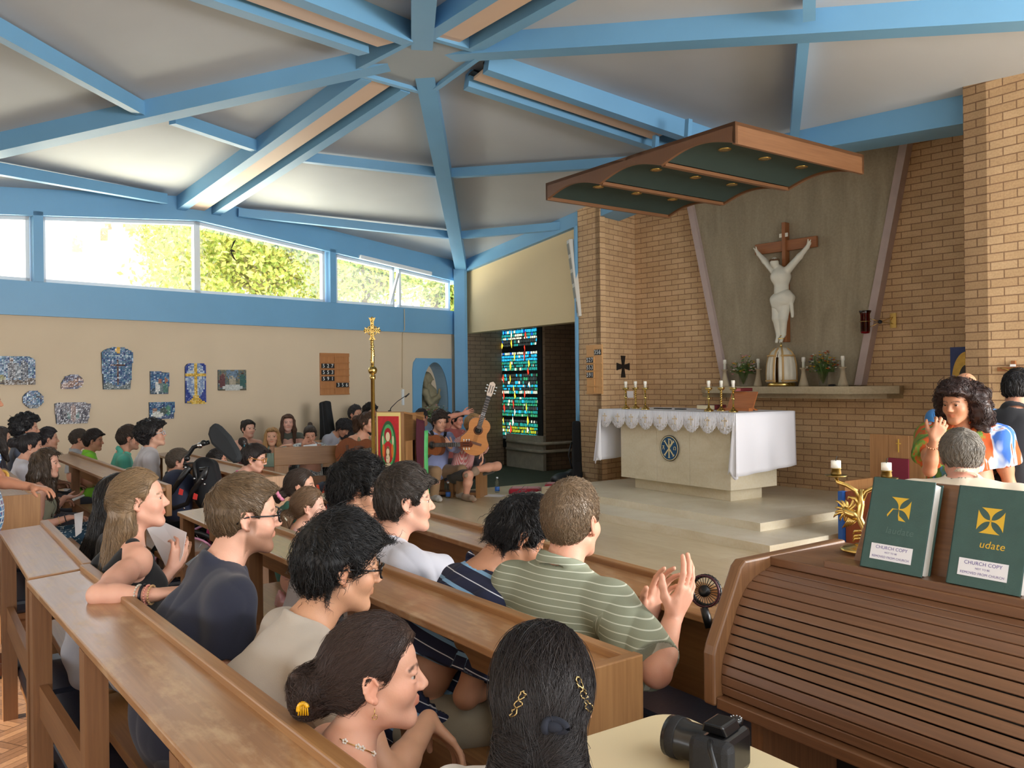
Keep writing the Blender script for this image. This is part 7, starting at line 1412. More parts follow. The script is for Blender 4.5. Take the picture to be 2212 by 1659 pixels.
t = thing('folding_screen', 'reddish wooden panel with a blue edge standing beyond the organ behind the candelabrum', 'panel', zz(at(1850, 1130, 4.9), PZ)); p = zz(at(1850, 1130, 4.9), 0); zt1 = at(1850, 1046, 4.9)[2]; mb = MB(); mb.hexa([p + U * x + N * y + Z * z for x, y, z in ((-.07, 0, PZ), (.5, 0, PZ), (.5, .05, PZ), (-.07, .05, PZ), (-.07, 0, zt1 - .05), (.5, 0, zt1 + .08), (.5, .05, zt1 + .08), (-.07, .05, zt1 - .05))]); mb.build('board', wood('red_wood', (128, 62, 34), (150, 78, 44), .4), t); mb = MB(); mb.box(p - U * .09 + Z * ((zt1 + PZ) / 2 + .2), (.03, .05, zt1 - PZ - .5), U, N); mb.build('blue_edge', mat('edge_blue', (40, 96, 180), .5), t)
# ------------------------------------------------------------------ organ in the foreground
oa0, oa1 = -1.45, .45; t = thing('organ', 'dark walnut electronic organ with closed slatted roll top in the right foreground', 'organ', S(-.5, 1.8, 0))
prof = [(1.528, .905), (1.528, 1.03), (1.534, 1.05), (1.628, 1.232), (1.645, 1.246), (2.06, 1.252), (2.06, .905)]
for k, (a, lb) in enumerate(((oa0, 'side_panel'), (oa1, 'side_panel'))): mb = MB(); mb.prism([S(a, b, z) for b, z in prof], U * .036); mb.build(lb, M_orgin, t, .006)
mb = MB(); mb.sbox(oa0 + .03, oa1, 1.74, 2.06, 1.222, 1.245); mb.build('top_board', M_organ, t, .003)
sp = [(1.556, .93)]; r_ = random.Random(1)
curve = [(1.556, .93), (1.553, .955), (1.553, .98), (1.557, 1.005), (1.566, 1.03), (1.576, 1.052), (1.586, 1.074), (1.596, 1.096), (1.606, 1.118), (1.617, 1.14), (1.630, 1.160), (1.646, 1.178), (1.667, 1.194), (1.692, 1.206), (1.718, 1.214), (1.745, 1.222)]
for (b0_, z0_), (b1_, z1_) in zip(curve[:-1], curve[1:]):
    d = nrm(V3(b1_ - b0_, z1_ - z0_, 0)); nb_, nz_ = -d[1], d[0]; g_ = .0016; mb = MB(); p0_ = (b0_ + d[0] * g_, z0_ + d[1] * g_); p1_ = (b1_ - d[0] * g_, z1_ - d[1] * g_)
    mb.hexa([S(oa0 + .036, p0_[0] - nb_ * .012, p0_[1] - nz_ * .012), S(oa1, p0_[0] - nb_ * .012, p0_[1] - nz_ * .012), S(oa1, p1_[0] - nb_ * .012, p1_[1] - nz_ * .012), S(oa0 + .036, p1_[0] - nb_ * .012, p1_[1] - nz_ * .012)] + [S(oa0 + .036, *p0_), S(oa1, *p0_), S(oa1, *p1_), S(oa0 + .036, *p1_)]); mb.build('slat', M_slat, t, .0015)
mb = MB(); mb.sbox(oa0 + .036, oa1, 1.60, 1.61, .93, 1.07, 0); mb.hexa([S(oa0 + .036, 1.60, 1.05), S(oa1, 1.60, 1.05), S(oa1, 1.66, 1.16), S(oa0 + .036, 1.66, 1.16), S(oa0 + .036, 1.59, 1.06), S(oa1, 1.59, 1.06), S(oa1, 1.65, 1.165), S(oa0 + .036, 1.65, 1.165)]); mb.build('roll_backing', M_black, t)
mb = MB(); mb.sbox(oa0 + .036, oa1, 1.535, 2.05, .90, .928); mb.build('key_board', M_organ, t, .003)
mb = MB(); mb.sbox(-1.345, -1.31, 1.58, 2.04, 0, .90); mb.build('support', M_organ, t); mb = MB(); mb.sbox(.2, .235, 1.58, 2.04, 0, .90); mb.build('support', M_organ, t)
mb = MB(); mb.sbox(-1.31, .2, 1.86, 1.88, .0, .90); mb.build('knee_panel', M_black, t); mb = MB(); mb.sbox(oa0 + .036, oa1, 2.03, 2.055, .90, 1.22); mb.build('back_panel', M_organ, t)  # the first panel is black to paint in the dark void under the organ
mz = 1.248; mb = MB(); mb.hexa([S(-1.22, 1.80, mz), S(-.35, 1.80, mz), S(-.35, 1.815, mz), S(-1.22, 1.815, mz), S(-1.19, 1.86, mz + .21), S(-.38, 1.86, mz + .21), S(-.38, 1.875, mz + .21), S(-1.19, 1.875, mz + .21)]); md = mb.build('music_desk', M_organ, t, .002)
mb = MB(); mb.sbox(-1.26, -.33, 1.745, 1.812, mz - .005, mz + .014); mb.build('desk_ledge', M_organ, md, .003)
# hymn books
M_bkg = mat('green_buckram', (54, 84, 80), .55, var=.08, vs=30, bump=.2, bs=300); M_foil = mat('gold_foil', (232, 196, 76), .3, .7); M_lab = mat('label_white', (226, 226, 232), .5); M_ink = mat('label_ink', (92, 84, 150), .7)
def hymn_book(label, a_left, worn, word, X):
    ln = math.atan2(.06, .20); up = nrm(Z * math.cos(ln) + N * math.sin(ln)); w, h, th = .150, .212, .036; fnn = np.cross(U, up) * -1; fnn = fnn if fnn @ N < 0 else -fnn
    base = S(a_left, 1.752, mz + .016) - N * .0; P = lambda x, y, o=0.0: base + U * x + up * y + fnn * o
    t = thing('hymn_book', label, 'book', base, 'hymn books on the organ desk'); mb = MB()
    for o in (0, -th + .004): mb.hexa([P(0, 0, o - .004), P(w, 0, o - .004), P(w, h, o - .004), P(0, h, o - .004), P(0, 0, o), P(w, 0, o), P(w, h, o), P(0, h, o)])
    mb.hexa([P(0, 0, -th), P(.004, 0, -th), P(.004, h, -th), P(0, h, -th), P(0, 0, 0), P(.004, 0, 0), P(.004, h, 0), P(0, h, 0)]); cv = mb.build('cover', M_bkg, t, .001)
    mb = MB(); mb.hexa([P(.004, .004, -th + .004), P(w - .004, .004, -th + .004), P(w - .004, h - .004, -th + .004), P(.004, h - .004, -th + .004), P(.004, .004, -.0045), P(w - .004, .004, -.0045), P(w - .004, h - .004, -.0045), P(.004, h - .004, -.0045)]); mb.build('pages', mat('white_page_block', (226, 224, 216), .8), t)
    cx, cy, R = w * .5, h * .67, .027; mb = MB()
    for i in range(4):
        an = i * math.pi / 2; e1 = np.array([math.cos(an), math.sin(an)]); e2 = np.array([-e1[1], e1[0]])
        if worn and i in (2, 3):
            q = [np.array([0, 0])] + [e1 * R * f + e2 * s_ * R * g for f, s_, g in (((.5, 1, .06), (.95, 1, .75), (1.0, 1, .55), (.6, 1, -.02)) if i == 2 else ((.55, 1, .1), (1, 1, .75), (.95, 1, .1), (.55, 1, .0)))]
        else: q = [e2 * -.05 * R] + [e1 * R * (.12 + .88 * f) - e2 * R * (.06 + .72 * f ** 2.2) for f in np.linspace(.1, 1, 7)] + [e1 * R * (.12 + .88 * f) + e2 * R * (.06 + .72 * f ** 2.2) for f in np.linspace(1, .1, 7)] + [e2 * .05 * R]
        mb.prism([P(cx + x, cy + y, .0003) for x, y in q], fnn * .0004)
    mb.build('gold_cross', M_foil, cv); text_obj('cover_word', word, P(w * .56, h * .43, .0004), U, up, .022, M_foil if not worn else mat('faded_word', (78, 104, 100), .6), cv, .0002, shear=.15)
    mb = MB(); mb.hexa([P(.022, .022, .0003), P(w - .028, .022, .0003), P(w - .028, .058, .0003), P(.022, .058, .0003)] + [P(.022, .022, .0008), P(w - .028, .022, .0008), P(w - .028, .058, .0008), P(.022, .058, .0008)]); lb = mb.build('label_sticker', M_lab, cv)
    for k, (tx, sz) in enumerate((('CHURCH COPY', .0105), ('NOT TO BE', .0055), ('REMOVED FROM CHURCH', .0072))): text_obj('label_text', tx, P(.072, .050 - k * .0105, .001), U, up, sz, M_ink, lb, .0001)
    return t
hymn_book('dark green hymn book with a worn, half missing gold cross on the organ desk', -1.168, True, 'laudate', None)
hymn_book('dark green hymn book with a bright complete gold cross on the organ desk', -.965, False, 'udate', None)
# brass bird candelabrum
cp_ = S(-1.30, 1.96, 1.252); t = thing('candelabrum', 'brass candelabrum with a bird of curling feathers and two short candles on the organ', 'candelabrum', cp_); uu = nrm(U * .8 + V3(.5, 0, 0)); P = lambda x, z, y=0: cp_ + uu * x + Z * z + N * y
mb = MB(); mb.lathe([(.052, 0), (.054, .004), (.045, .01), (.02, .014), (.016, .018)], cp_, n=24); mb.build('base', M_gold, t)
mb = MB(); mb.tube([P(0, .012), P(.012, .05), P(-.006, .085), P(0, .12), P(.002, .16)], [.009, .008, .01, .009, .006], 8); mb.build('stem', M_gold, t)
for s in (-1, 1):
    mb = MB(); mb.tube([P(0, .12), P(s * .012, .155), P(s * .035, .168), P(s * .058, .174), P(s * .062, .186)], [.005, .006, .006, .005, .005], 8); mb.build('arm', M_gold, t); q = P(s * .062, .186)
    mb = MB(); mb.lathe([(.006, 0), (.026, .004), (.029, .008), (.024, .006)], q, n=20); mb.lathe([(.012, .006), (.014, .012), (.012, .024), (.015, .026), (.013, .027)], q, n=16); mb.build('cup', mat('aged_brass', (150, 128, 78), .3, 1.0), t)
    mb = MB(); mb.lathe([(.0125, .026), (.0125, .046), (0, .045)], q, n=16); mb.tube([q + Z * .045, q + Z * .052 + uu * .001, q + Z * .058 + uu * .003], .0009, 5, 1); mb.build('candle', [M_wax, M_black], t)
mb = MB(); mb.tube([P(-.006, .085), P(-.02, .092), P(-.035, .098), P(-.042, .11)], [.010, .014, .012, .007], 10)
for k in range(10):
    an = .35 + k * .42; c0_ = P(-.036, .10); d = uu * math.cos(an) + Z * math.sin(an); w = -uu * math.sin(an) + Z * math.cos(an); l = .030 + .006 * math.sin(k * 2.0); mb.tube([c0_, c0_ + d * l * .5 + w * .003, c0_ + d * l * .85 + w * .008, c0_ + d * l + w * .014], [.005, .0045, .0035, .0012], 6)
for k in range(5): mb.tube([P(-.012 - .004 * k, .088), P(-.018 - .004 * k, .073), P(-.028 - .005 * k, .062 - .002 * k)], [.005, .004, .001], 6)
for z_ in (.04, .028, .02): mb.tube([P(.0, z_ + .012), P(-.016, z_ + .01), P(-.022, z_)], [.004, .0035, .001], 6)
mb.tube([P(.0, .11), P(-.014, .135), P(-.03, .138), P(-.034, .132)], [.006, .005, .004, .002], 6); mb.build('bird', M_gold, t)
t = thing('organ_bench', 'navy padded bench pushed under the organ', 'bench', S(-1.3, 1.6, 0)); mb = MB(); mb.sbox(-1.9, -1.36, 1.62, 1.84, .70, .76); mb.build('pad', M_navy, t, .02); mb = MB(); mb.sbox(-1.88, -1.84, 1.64, 1.82, 0, .70); mb.build('leg', M_oakd, t); mb = MB(); mb.sbox(-1.42, -1.38, 1.64, 1.82, 0, .70); mb.build('leg', M_oakd, t)
# cream topped cabinet with a camera
t = thing('side_cabinet', 'low cabinet with a cream rounded top carrying a camera at the bottom edge', 'cabinet', S(-.95, 1.05, 0)); tz = 1.01; R = .06; c_ = []
for (a, b), a0_ in (((-1.275 + R, 1.245 - R), math.pi / 2), ((-1.275 + R, .88 + R), math.pi), ((-.55 - R, .88 + R), 1.5 * math.pi), ((-.55 - R, 1.245 - R), 0)):
    for f in np.linspace(0, math.pi / 2, 7): c_.append((a + R * math.cos(a0_ + f), b + R * math.sin(a0_ + f)))
mb = MB(); mb.prism([S(a, b, tz - .03) for a, b in c_], Z * .03); mb.build('top', mat('cream_laminate', (222, 204, 164), .45, var=.04, vs=3), t, .006); mb = MB(); mb.sbox(-1.24, -.58, .92, 1.2, .04, tz - .03); mb.build('body', M_oakd, t); mb = MB(); mb.sbox(-1.22, -.6, .94, 1.18, 0, .04); mb.build('base', M_black, t)
cq = onz(1552, 1672, tz); t = thing('camera', 'black digital camera with a zoom lens lying on the cream cabinet top', 'camera', zz(cq, tz)); ld = nrm(onz(1455, 1640, tz) - onz(1552, 1672, tz)); bd = nrm(np.cross(Z, ld)); P = lambda x, y, z: zz(cq, tz) + ld * x + bd * y + Z * z
M_cam = mat('camera_black', (18, 18, 20), .3, coat=.3)
mb = MB(); mb.box(P(-.01, 0, .04), (.055, .115, .075), ld, bd); mb.build('body', M_cam, t, .012); mb = MB(); mb.box(P(-.01, .042, .04), (.08, .035, .078), ld, bd); mb.build('grip', mat('camera_grip', (26, 26, 28), .7, bump=.3, bs=500), t, .014)
mb = MB(); mb.prism([P(-.03, -.03, .078), P(.02, -.03, .078), P(.012, -.022, .098), P(-.025, -.022, .098)], bd * .055); mb.build('viewfinder_hump', M_cam, t, .004)
mb = MB(); mb.lathe([(.030, 0), (.033, .01), (.033, .05), (.036, .055), (.036, .085), (.031, .087), (.030, .075), (0, .074)], P(.017, -.01, .038), ld, 28); mb.build('lens', M_cam, t); mb = MB(); mb.lathe([(.0365, .06), (.0372, .062), (.0372, .076), (.0365, .078)], P(.017, -.01, .038), ld, 36); mb.build('zoom_ring', MATS['camera_grip'], t)
mb = MB(); mb.lathe([(.012, 0), (.0125, .008), (.010, .01), (0, .01)], P(-.012, -.045, .078), Z, 20); dl = mb.build('mode_dial', M_cam, t); mb = MB()
for k in range(10): mb.box(P(-.012 + .0095 * math.cos(k * .63), -.045 + .0095 * math.sin(k * .63), .0884), (.002, .002, .0006))
mb.build('dial_marks', M_wframe, dl); mb = MB(); mb.tube([P(-.02, .066, .085), P(-.03, .085, .08), P(-.05, .09, .03), P(-.06, .08, .006), P(-.03, .1, .004)], .005, 6); mb.build('neck_strap', M_blk, t)
# grey garment and small things by the near pews
g0 = onz(175, 1372, .6); g = Field(lambda P, n=Noise3(28, 8, 3): .014 * n(P)).add(rc(g0, g0 + U * .16 - Z * .12, .06, .07, .05), rc(g0 - Z * .02, g0 - U * .1 + Z * .03, .06, .04, .05)); gv, gq = polygonize(g, .01); o = link_mesh('grey_garment', raw_mesh('grey_garment', gv - g0, gq, mat('grey_marl', (176, 176, 184), .9, var=.06)), None, g0); tag(o, 'crumpled pale grey garment hanging through the pew below the bare forearm', 'garment')
# ------------------------------------------------------------------ wheelchair
wc = zz(at(440, 1100, 6.5), 0); t = thing('wheelchair', 'black wheelchair with a big padded headrest and push handles in the aisle', 'wheelchair', wc); wf_ = nrm(V3(math.sin(R_(75)), math.cos(R_(75)), 0)); wx = nrm(np.cross(wf_, Z)); P = lambda x, y, z: wc + wx * x + wf_ * y + Z * z
hr = at(488, 958, 6.45); ha = nrm(at(524, 985, 6.4) - at(455, 930, 6.5)); hb = nrm(np.cross(ha, _f)); hb = hb if hb[2] > 0 else -hb; hf_ = np.cross(ha, hb); hl_ = np.linalg.norm(at(530, 985, 6.4) - at(452, 932, 6.5))
out = [(-.5, .10), (-.47, .34), (-.3, .36), (.0, .30), (.3, .14), (.48, -.02), (.5, -.22), (.4, -.34), (.1, -.34), (-.25, -.30), (-.44, -.12)]; mb = MB(); mb.prism([hr + ha * hl_ * x + hb * hl_ * y * .62 - hf_ * .03 for x, y in out], hf_ * .06); mb.build('headrest', mat('headrest_black', (38, 42, 46), .8), t, .025)
j0 = at(398, 1002, 6.5); mb = MB(); mb.tube([at(452, 955, 6.5), at(430, 962, 6.5), at(418, 966, 6.5), at(405, 985, 6.5), j0, at(420, 1000, 6.5), at(425, 1060, 6.5)], .017, 8); mb.build('headrest_arm', M_blk, t)
for px, py in ((440, 957), (432, 962), (404, 990)): mb = MB(); mb.ell(at(px, py, 6.47), (.024,) * 3, 12, 8); mb.build('joint', M_chrome if px == 432 else M_blk, t)
g = Field().add(rc(at(440, 1010, 6.6), at(450, 1075, 6.6), .085, .10, .05), rc(at(456, 1008, 6.7), at(464, 1075, 6.7), .06, .09, .05)); gv, gq = polygonize(g, .012); link_mesh('backrest', raw_mesh('backrest', gv - wc, gq, M_blkr), t)
for pts in ([(432, 1015), (446, 1012), (440, 1030), (415, 1062), (404, 1088), (376, 1098), (352, 1088)], [(398, 1006), (408, 1010), (388, 1038), (372, 1062), (362, 1078), (358, 1092)]): mb = MB(); mb.tube([at(x, y, 6.4) for x, y in pts], [.02, .03, .026, .018, .018, .018, .022], 8) if len(pts) == 7 else mb.tube([at(x, y, 6.5) for x, y in pts], [.022, .028, .022, .018, .018, .02], 8); mb.build('push_handle', M_blk, t)
for px, py in ((401, 1010), (420, 1034), (437, 1035), (442, 1046), (398, 1098), (476, 1050)): mb = MB(); mb.ell(at(px, py, 6.36), (.009,) * 3, 8, 6); mb.build('bolt', M_chrome, t)
for px, py in ((421, 1072), (390, 1062)): mb = MB(); c = at(px, py, 6.34); mb.prism([c + V3(-.018, 0, -.02), c + V3(.012, 0, -.028), c + V3(.02, 0, .012), c + V3(-.008, 0, .024)], V3(0, .008, 0)); mb.build('red_tag', mat('tag_red', (214, 60, 56), .6), t)
g = Field(lambda P, n=Noise3(25, 8, 3): .006 * n(P)).add(rc(at(385, 1050, 6.65), at(378, 1090, 6.6), .13, .13, .05)); gv, gq = polygonize(g, .012); link_mesh('back_bag', raw_mesh('back_bag', gv - wc, gq, mat('bag_navy', (34, 42, 66), .8)), t)
for sx_, px in ((-1, 452), (1, 404)):
    c = zz(at(px, 1200, 6.4 if sx_ > 0 else 6.9), .3); mb = MB(); ring_pts = [c + wf_ * .28 * math.cos(a) + Z * .28 * math.sin(a) for a in np.linspace(0, 2 * math.pi, 37)]; mb.tube(ring_pts, .02, 8, cap=False); w_ = mb.build('wheel', M_blk, t); mb = MB()
    for k in range(12): a = k * math.pi / 6; mb.tube([c, c + (wf_ * math.cos(a) + Z * math.sin(a)) * .27], .003, 4)
    mb.ell(c, (.035,) * 3, 10, 8); mb.build('spoke', M_chrome, w_); mb = MB(); mb.tube([c + wx * .03 * sx_ + wf_ * .24 * math.cos(a) + Z * .24 * math.sin(a) for a in np.linspace(0, 2 * math.pi, 37)], .009, 6, cap=False); mb.build('push_rim', mat('pink_rim', (226, 160, 196), .4), w_)
mb = MB(); mb.box(P(0, .32, .48), (.42, .44, .06), wx, wf_); mb.build('seat', M_blkr, t, .015); mb = MB()
for s in (-1, 1): mb.tube([P(s * .22, .1, .9), P(s * .22, .1, .3), P(s * .2, .55, .42), P(s * .2, .62, .1)], .014, 6)
mb.build('frame', M_blk, t)
# ------------------------------------------------------------------ outside the windows
random.seed(21)
def tree(label, px, py, d, r, n, cols, squash=.75):
    c = at(px, py, d); b = zz(c, 0); t = thing('tree', label, 'tree', b); mb = MB(); mb.tube([b, b + Z * (c[2] * .5), c - Z * r * .2], [.22, .16, .1], 8)
    cl_ = []
    for i in range(34):
        a, e = random.uniform(0, 6.28), random.uniform(-.7, 1.3); k = random.uniform(.3, .95); q = c + V3(math.cos(a) * math.cos(e), math.sin(a) * math.cos(e), math.sin(e) * squash) * r * k; cl_.append(q); mb.tube([c - Z * r * .3, c * .5 + q * .5 - Z * .1, q], [.05, .03, .012], 5)
    mb.build('trunk', mat('bark', (110, 92, 70), .9), t); rr = np.random.RandomState(3 + int(px)); ctr = np.array(cl_)[rr.randint(0, len(cl_), n)] + rr.normal(0, r * .17, (n, 3)); u = rr.normal(size=(n, 3)); u /= np.linalg.norm(u, axis=1)[:, None]; v = np.cross(u, rr.normal(size=(n, 3))); v /= np.linalg.norm(v, axis=1)[:, None]; L_ = rr.uniform(.05, .10, (n, 1)) * .95; W_ = L_ * .55
    V = np.stack([ctr - u * L_, ctr + v * W_, ctr + u * L_, ctr - v * W_], 1).reshape(-1, 3); colr = np.repeat(np.array([lc(cols[i]) for i in rr.randint(0, len(cols), n)]), 4, 0)
    m = attr_mat('tree_leaf', .6); link_mesh('foliage', raw_mesh('foliage', V - b, np.arange(n * 4).reshape(-1, 4).astype(np.int32), m, None, None, colr, False), t); return t
LC = [(186, 198, 92), (164, 182, 78), (202, 206, 116), (138, 162, 66), (212, 198, 104)]
tree('yellow green tree right outside the long middle windows', 560, 560, 19.0, 2.3, 20000, LC); tree('yellow green tree half hidden by the window post, left of the bigger tree', 420, 545, 20.5, 1.25, 7000, LC); tree('smaller tree outside the narrow window beside the open leaf', 790, 590, 21.5, 1.7, 9000, LC); tree('pale shrub crown outside the last window by the corner post', 962, 650, 23.0, .75, 2500, LC)
hc_ = at(200, 600, 22.0); hx_ = nrm(V3(1, .25, 0)); hn_ = nrm(V3(.25, -1, 0)); h0 = zz(hc_, 0); t = thing('house', 'pale brick house with a sloping roof and chimneys beyond the left windows', 'house', h0)
def hpt(px, py, o=0): return onpl(px, py, h0 + hn_ * o, hn_)
mb = MB(); mb.prism([zz(hpt(60, 640), 0), zz(hpt(330, 640), 0), hpt(330, 505), hpt(330, 490), hpt(175, 500), hpt(140, 475), hpt(60, 560)], -hn_ * 3); mb.build('gable_wall', brick_mat('sunlit_brick', (226, 206, 190), (214, 190, 172), (236, 226, 214)), t)
mb = MB(); mb.prism([hpt(92, 660, .3), hpt(330, 530, .3), hpt(345, 490, .3), hpt(332, 478, .3), hpt(92, 610, .3)], -hn_ * .25); mb.prism([hpt(92, 700, .6), hpt(345, 700, .6), hpt(345, 500, .6), hpt(92, 640, .6)], -hn_ * .2); mb.build('roof', mat('pale_roof', (226, 220, 212), .8), t)
for x0, x1, y0, y1, lb in ((155, 178, 440, 545, 'brick'), (217, 233, 455, 520, 'pot'), (270, 312, 440, 500, 'stack')): mb = MB(); a_, b_ = hpt(x0, y1), hpt(x1, y0); mb.hexa([hpt(x0, y1), hpt(x1, y1), hpt(x1, y1) - hn_ * .5, hpt(x0, y1) - hn_ * .5, hpt(x0, y0), hpt(x1, y0), hpt(x1, y0) - hn_ * .5, hpt(x0, y0) - hn_ * .5]); mb.build('chimney', mat('chimney_red', (196, 132, 104), .8), t)
o_ = (.083 - .09); c = onpl(499, 540, M_L - n1 * .07, n1); mb = MB(); k = .22; 
for q in ([(-.02, .05), (.08, .10), (.3, .34), (.55, .64), (.2, .46)], [(-.12, -.02), (.0, -.12), (.4, -.07), (.4, -.02), (.05, .06)], [(-.06, -.08), (.06, -.10), (.3, -.36), (.62, -.64), (.16, -.44)]): mb.prism([c + d1 * x * k * .7 + Z * y * k * 1.2 for x, y in q], n1 * .002)
tag(mb.build('bird_sticker', mat('bird_brown', (44, 38, 24), .8)), 'dark swift shaped sticker on the middle window glass', 'sticker')
# NEEDS PEOPLE
# ------------------------------------------------------------------ things worn and held
from mathutils.bvhtree import BVHTree
def surf(who, part, px, py):
    """the point of a person's mesh under a pixel, with its normal"""
    o = [c for c in PP[who]['root'].children if c.name.split('.')[0] == part][0]; b = getattr(surf, 'c', {}); surf.c = b
    if o.name not in b: me = o.data; b[o.name] = BVHTree.FromPolygons([v.co for v in me.vertices], [tuple(p.vertices) for p in me.polygons])
    base = wloc(o); h = b[o.name].ray_cast(Vector(CAM - base), Vector(nrm(ray(px, py))))
    return None if h[0] is None else (np.array(h[0]) + base, np.array(h[1]))
def on_path(who, part, pts, off=.002):
    out = []
    for p in pts:
        h = surf(who, part, *p)
        if h: out.append(h[0] + h[1] * off)
    return out
def worn(who, name, m, build, sub=None):
    mb = MB(); build(mb)
    if mb.n: return mb.build(name, m, PP[who]['root'])
def dens(pts, n): 
    t = np.linspace(0, len(pts) - 1, n); return [(np.interp(x, range(len(pts)), [p[0] for p in pts]), np.interp(x, range(len(pts)), [p[1] for p in pts])) for x in t]
M_clip = mat('gold_hair_clip', (190, 166, 116), .3, .9); M_band = mat('dark_hair_tie', (24, 28, 40), .9)
for a, b in (((1106, 1548), (1133, 1492)), ((1246, 1462), (1276, 1540))):
    base = np.array([np.array(a) + (np.array(b) - a) * f for f in np.linspace(0, 1, 25)]); nv = nrm(np.array([b[1] - a[1], a[0] - b[0], 0]))[:2]
    for s in (-1, 1): worn('halfpony', 'hair_clip', M_clip, lambda mb: (lambda q: mb.tube(q, .0013, 6) if len(q) > 3 else None)(on_path('halfpony', 'hair', [tuple(base[i] + nv * s * 6.5 * math.sin(i / 24 * math.pi * 3)) for i in range(25)], .003)))
h = surf('halfpony', 'hair', 1192, 1568)
if h: worn('halfpony', 'hair_tie', M_band, lambda mb: [mb.tube([h[0] + _r * (.018 * math.cos(t)) + _u * (.010 * math.sin(t)) + h[1] * (.004 + .006 * math.cos(t * 2)) for t in np.linspace(0, 2 * math.pi, 20)], .006, 7, cap=False), mb.ell(h[0], (.018, .016, .01), 10, 6, X=_r, Y=h[1], Zz=_u)])
def ringtube(c, ax, R, r, n=28, wob=0):
    ax = nrm(ax); x = nrm(np.cross(ax, Z + V3(.01, .02, 0))); y = np.cross(ax, x); return [c + (x * math.cos(t) + y * math.sin(t)) * (R + wob * math.sin(9 * t)) for t in np.linspace(0, 2 * math.pi, n)]
def bracelet(who, side, off, R, r, col, beads=0, name='bracelet'):
    E, wr, a = PP[who]['AJ'][side]; d = nrm(E - wr); c = wr + d * off; mb = MB(); m = mat('bracelet_%d_%d_%d' % col, col, .4)
    if beads:
        for q in ringtube(c, d, R, r, beads): mb.ell(q, (r,) * 3, 8, 6)
    else: mb.tube(ringtube(c, d, R, r), r, 6, cap=False)
    mb.build(name, m, PP[who]['root'])
bracelet('blonde', 1, .062, .033, .004, (206, 196, 180), 22, 'bead_bracelet'); bracelet('blonde', 1, .045, .033, .005, (28, 28, 36), 0); bracelet('blonde', 1, .030, .032, .004, (226, 150, 132), 22, 'bead_bracelet'); bracelet('blonde', 1, .016, .031, .004, (206, 166, 116), 22, 'bead_bracelet')
bracelet('curly', 1, .03, .032, .004, (40, 36, 38)); bracelet('curly', 1, .075, .034, .002, (206, 170, 100)); bracelet('standing', 1, .03, .036, .010, (214, 170, 84)); bracelet('tiedye', 1, .04, .034, .005, (206, 150, 110), 18, 'bead_bracelet'); bracelet('check', -1, .03, .034, .006, (40, 36, 40))
# bun girl: claw clip, earring and flower necklace
h = surf('bun', 'hair', 655, 1532)
if h: worn('bun', 'claw_clip', mat('amber_plastic', (226, 170, 30), .2), lambda mb: [mb.tube([h[0] + h[1] * .004 + _u * (.014 * math.cos(t)) + _r * (.010 * math.sin(t)) for t in np.linspace(-1.8, 1.2, 14)], .005, 6)] + [mb.tube([h[0] + h[1] * .004 + _r * (.004 * k - .008) + _u * .01, h[0] + h[1] * .002 + _r * (.005 * k - .01) - _u * .012], .0018, 5) for k in range(5)])
T = PP['bun']['T']; eb = T((.079, -.004, -.034)); worn('bun', 'earring', M_gold, lambda mb: [mb.tube(ringtube(eb - Z * .010, PP['bun']['hf'], .0065, 0, 18), .0009, 5, cap=False), mb.tube(ringtube(eb - Z * .022, PP['bun']['hx'], .005, 0, 14), .0008, 5, cap=False)])
npts = on_path('bun', 'body', dens([(735, 1597), (752, 1606), (772, 1614), (795, 1624), (818, 1636), (832, 1650)], 26), .0025)
if len(npts) > 6: worn('bun', 'necklace', M_gold, lambda mb: mb.tube(npts, .0011, 5)); worn('bun', 'necklace_flowers', mat('necklace_white', (236, 230, 222), .4), lambda mb: [mb.ell(q + _r * .004 * math.cos(k * 1.257) + _u * .004 * math.sin(k * 1.257), (.0028,) * 3, 6, 5) for q in (npts[3], npts[10], npts[-7], npts[-2]) for k in range(5)])
# hair ties
def tie(who, loc_, R, r, col, name='hair_tie', ax=(0, -1, -.6), wob=0):
    T = PP[who]['T']; HMx = PP[who]; ax_ = HMx['hf'] * -ax[1] * -1 * 1 + HMx['hu'] * ax[2]; mb = MB(); mb.tube(ringtube(T(loc_), ax_, R, r, 30, wob), r, 7, cap=False); mb.build(name, mat('tie_%d_%d_%d' % col, col, .8), HMx['root'])
tie('pony', (0, -.143, -.06), .034, .007, (206, 206, 190)); tie('scrunchie', (0, -.15, -.052), .034, .013, (226, 140, 170), 'scrunchie', wob=.004); tie('magenta', (0, -.085, .095), .026, .008, (40, 96, 110)); tie('blonde', (0, -.118, .03), .010, .003, (150, 130, 110)); tie('guitarwoman', (0, -.10, .05), .03, .009, (226, 190, 70), 'scrunchie')
for who in ('magenta', 'guitarwoman'): worn(who, 'earring', M_gold, lambda mb: mb.ell(PP[who]['T']((.081, -.002, -.035)), (.007,) * 3, 8, 6))
# guitar straps
for who, px in (('guitarwoman', [(794, 935), (806, 950), (818, 962)]), ('blueshirt', [(928, 920), (936, 945), (946, 958)]), ('blueshirt', [(964, 925), (958, 945), (950, 958)])):
    q = on_path(who, 'shirt', dens(px, 10), .008)
    if len(q) > 2: worn(who, 'guitar_strap', M_blkr, lambda mb: [mb.beam(a, b, .045, .006, up=V3(0, -1, .2)) for a, b in zip(q[:-1], q[1:])])
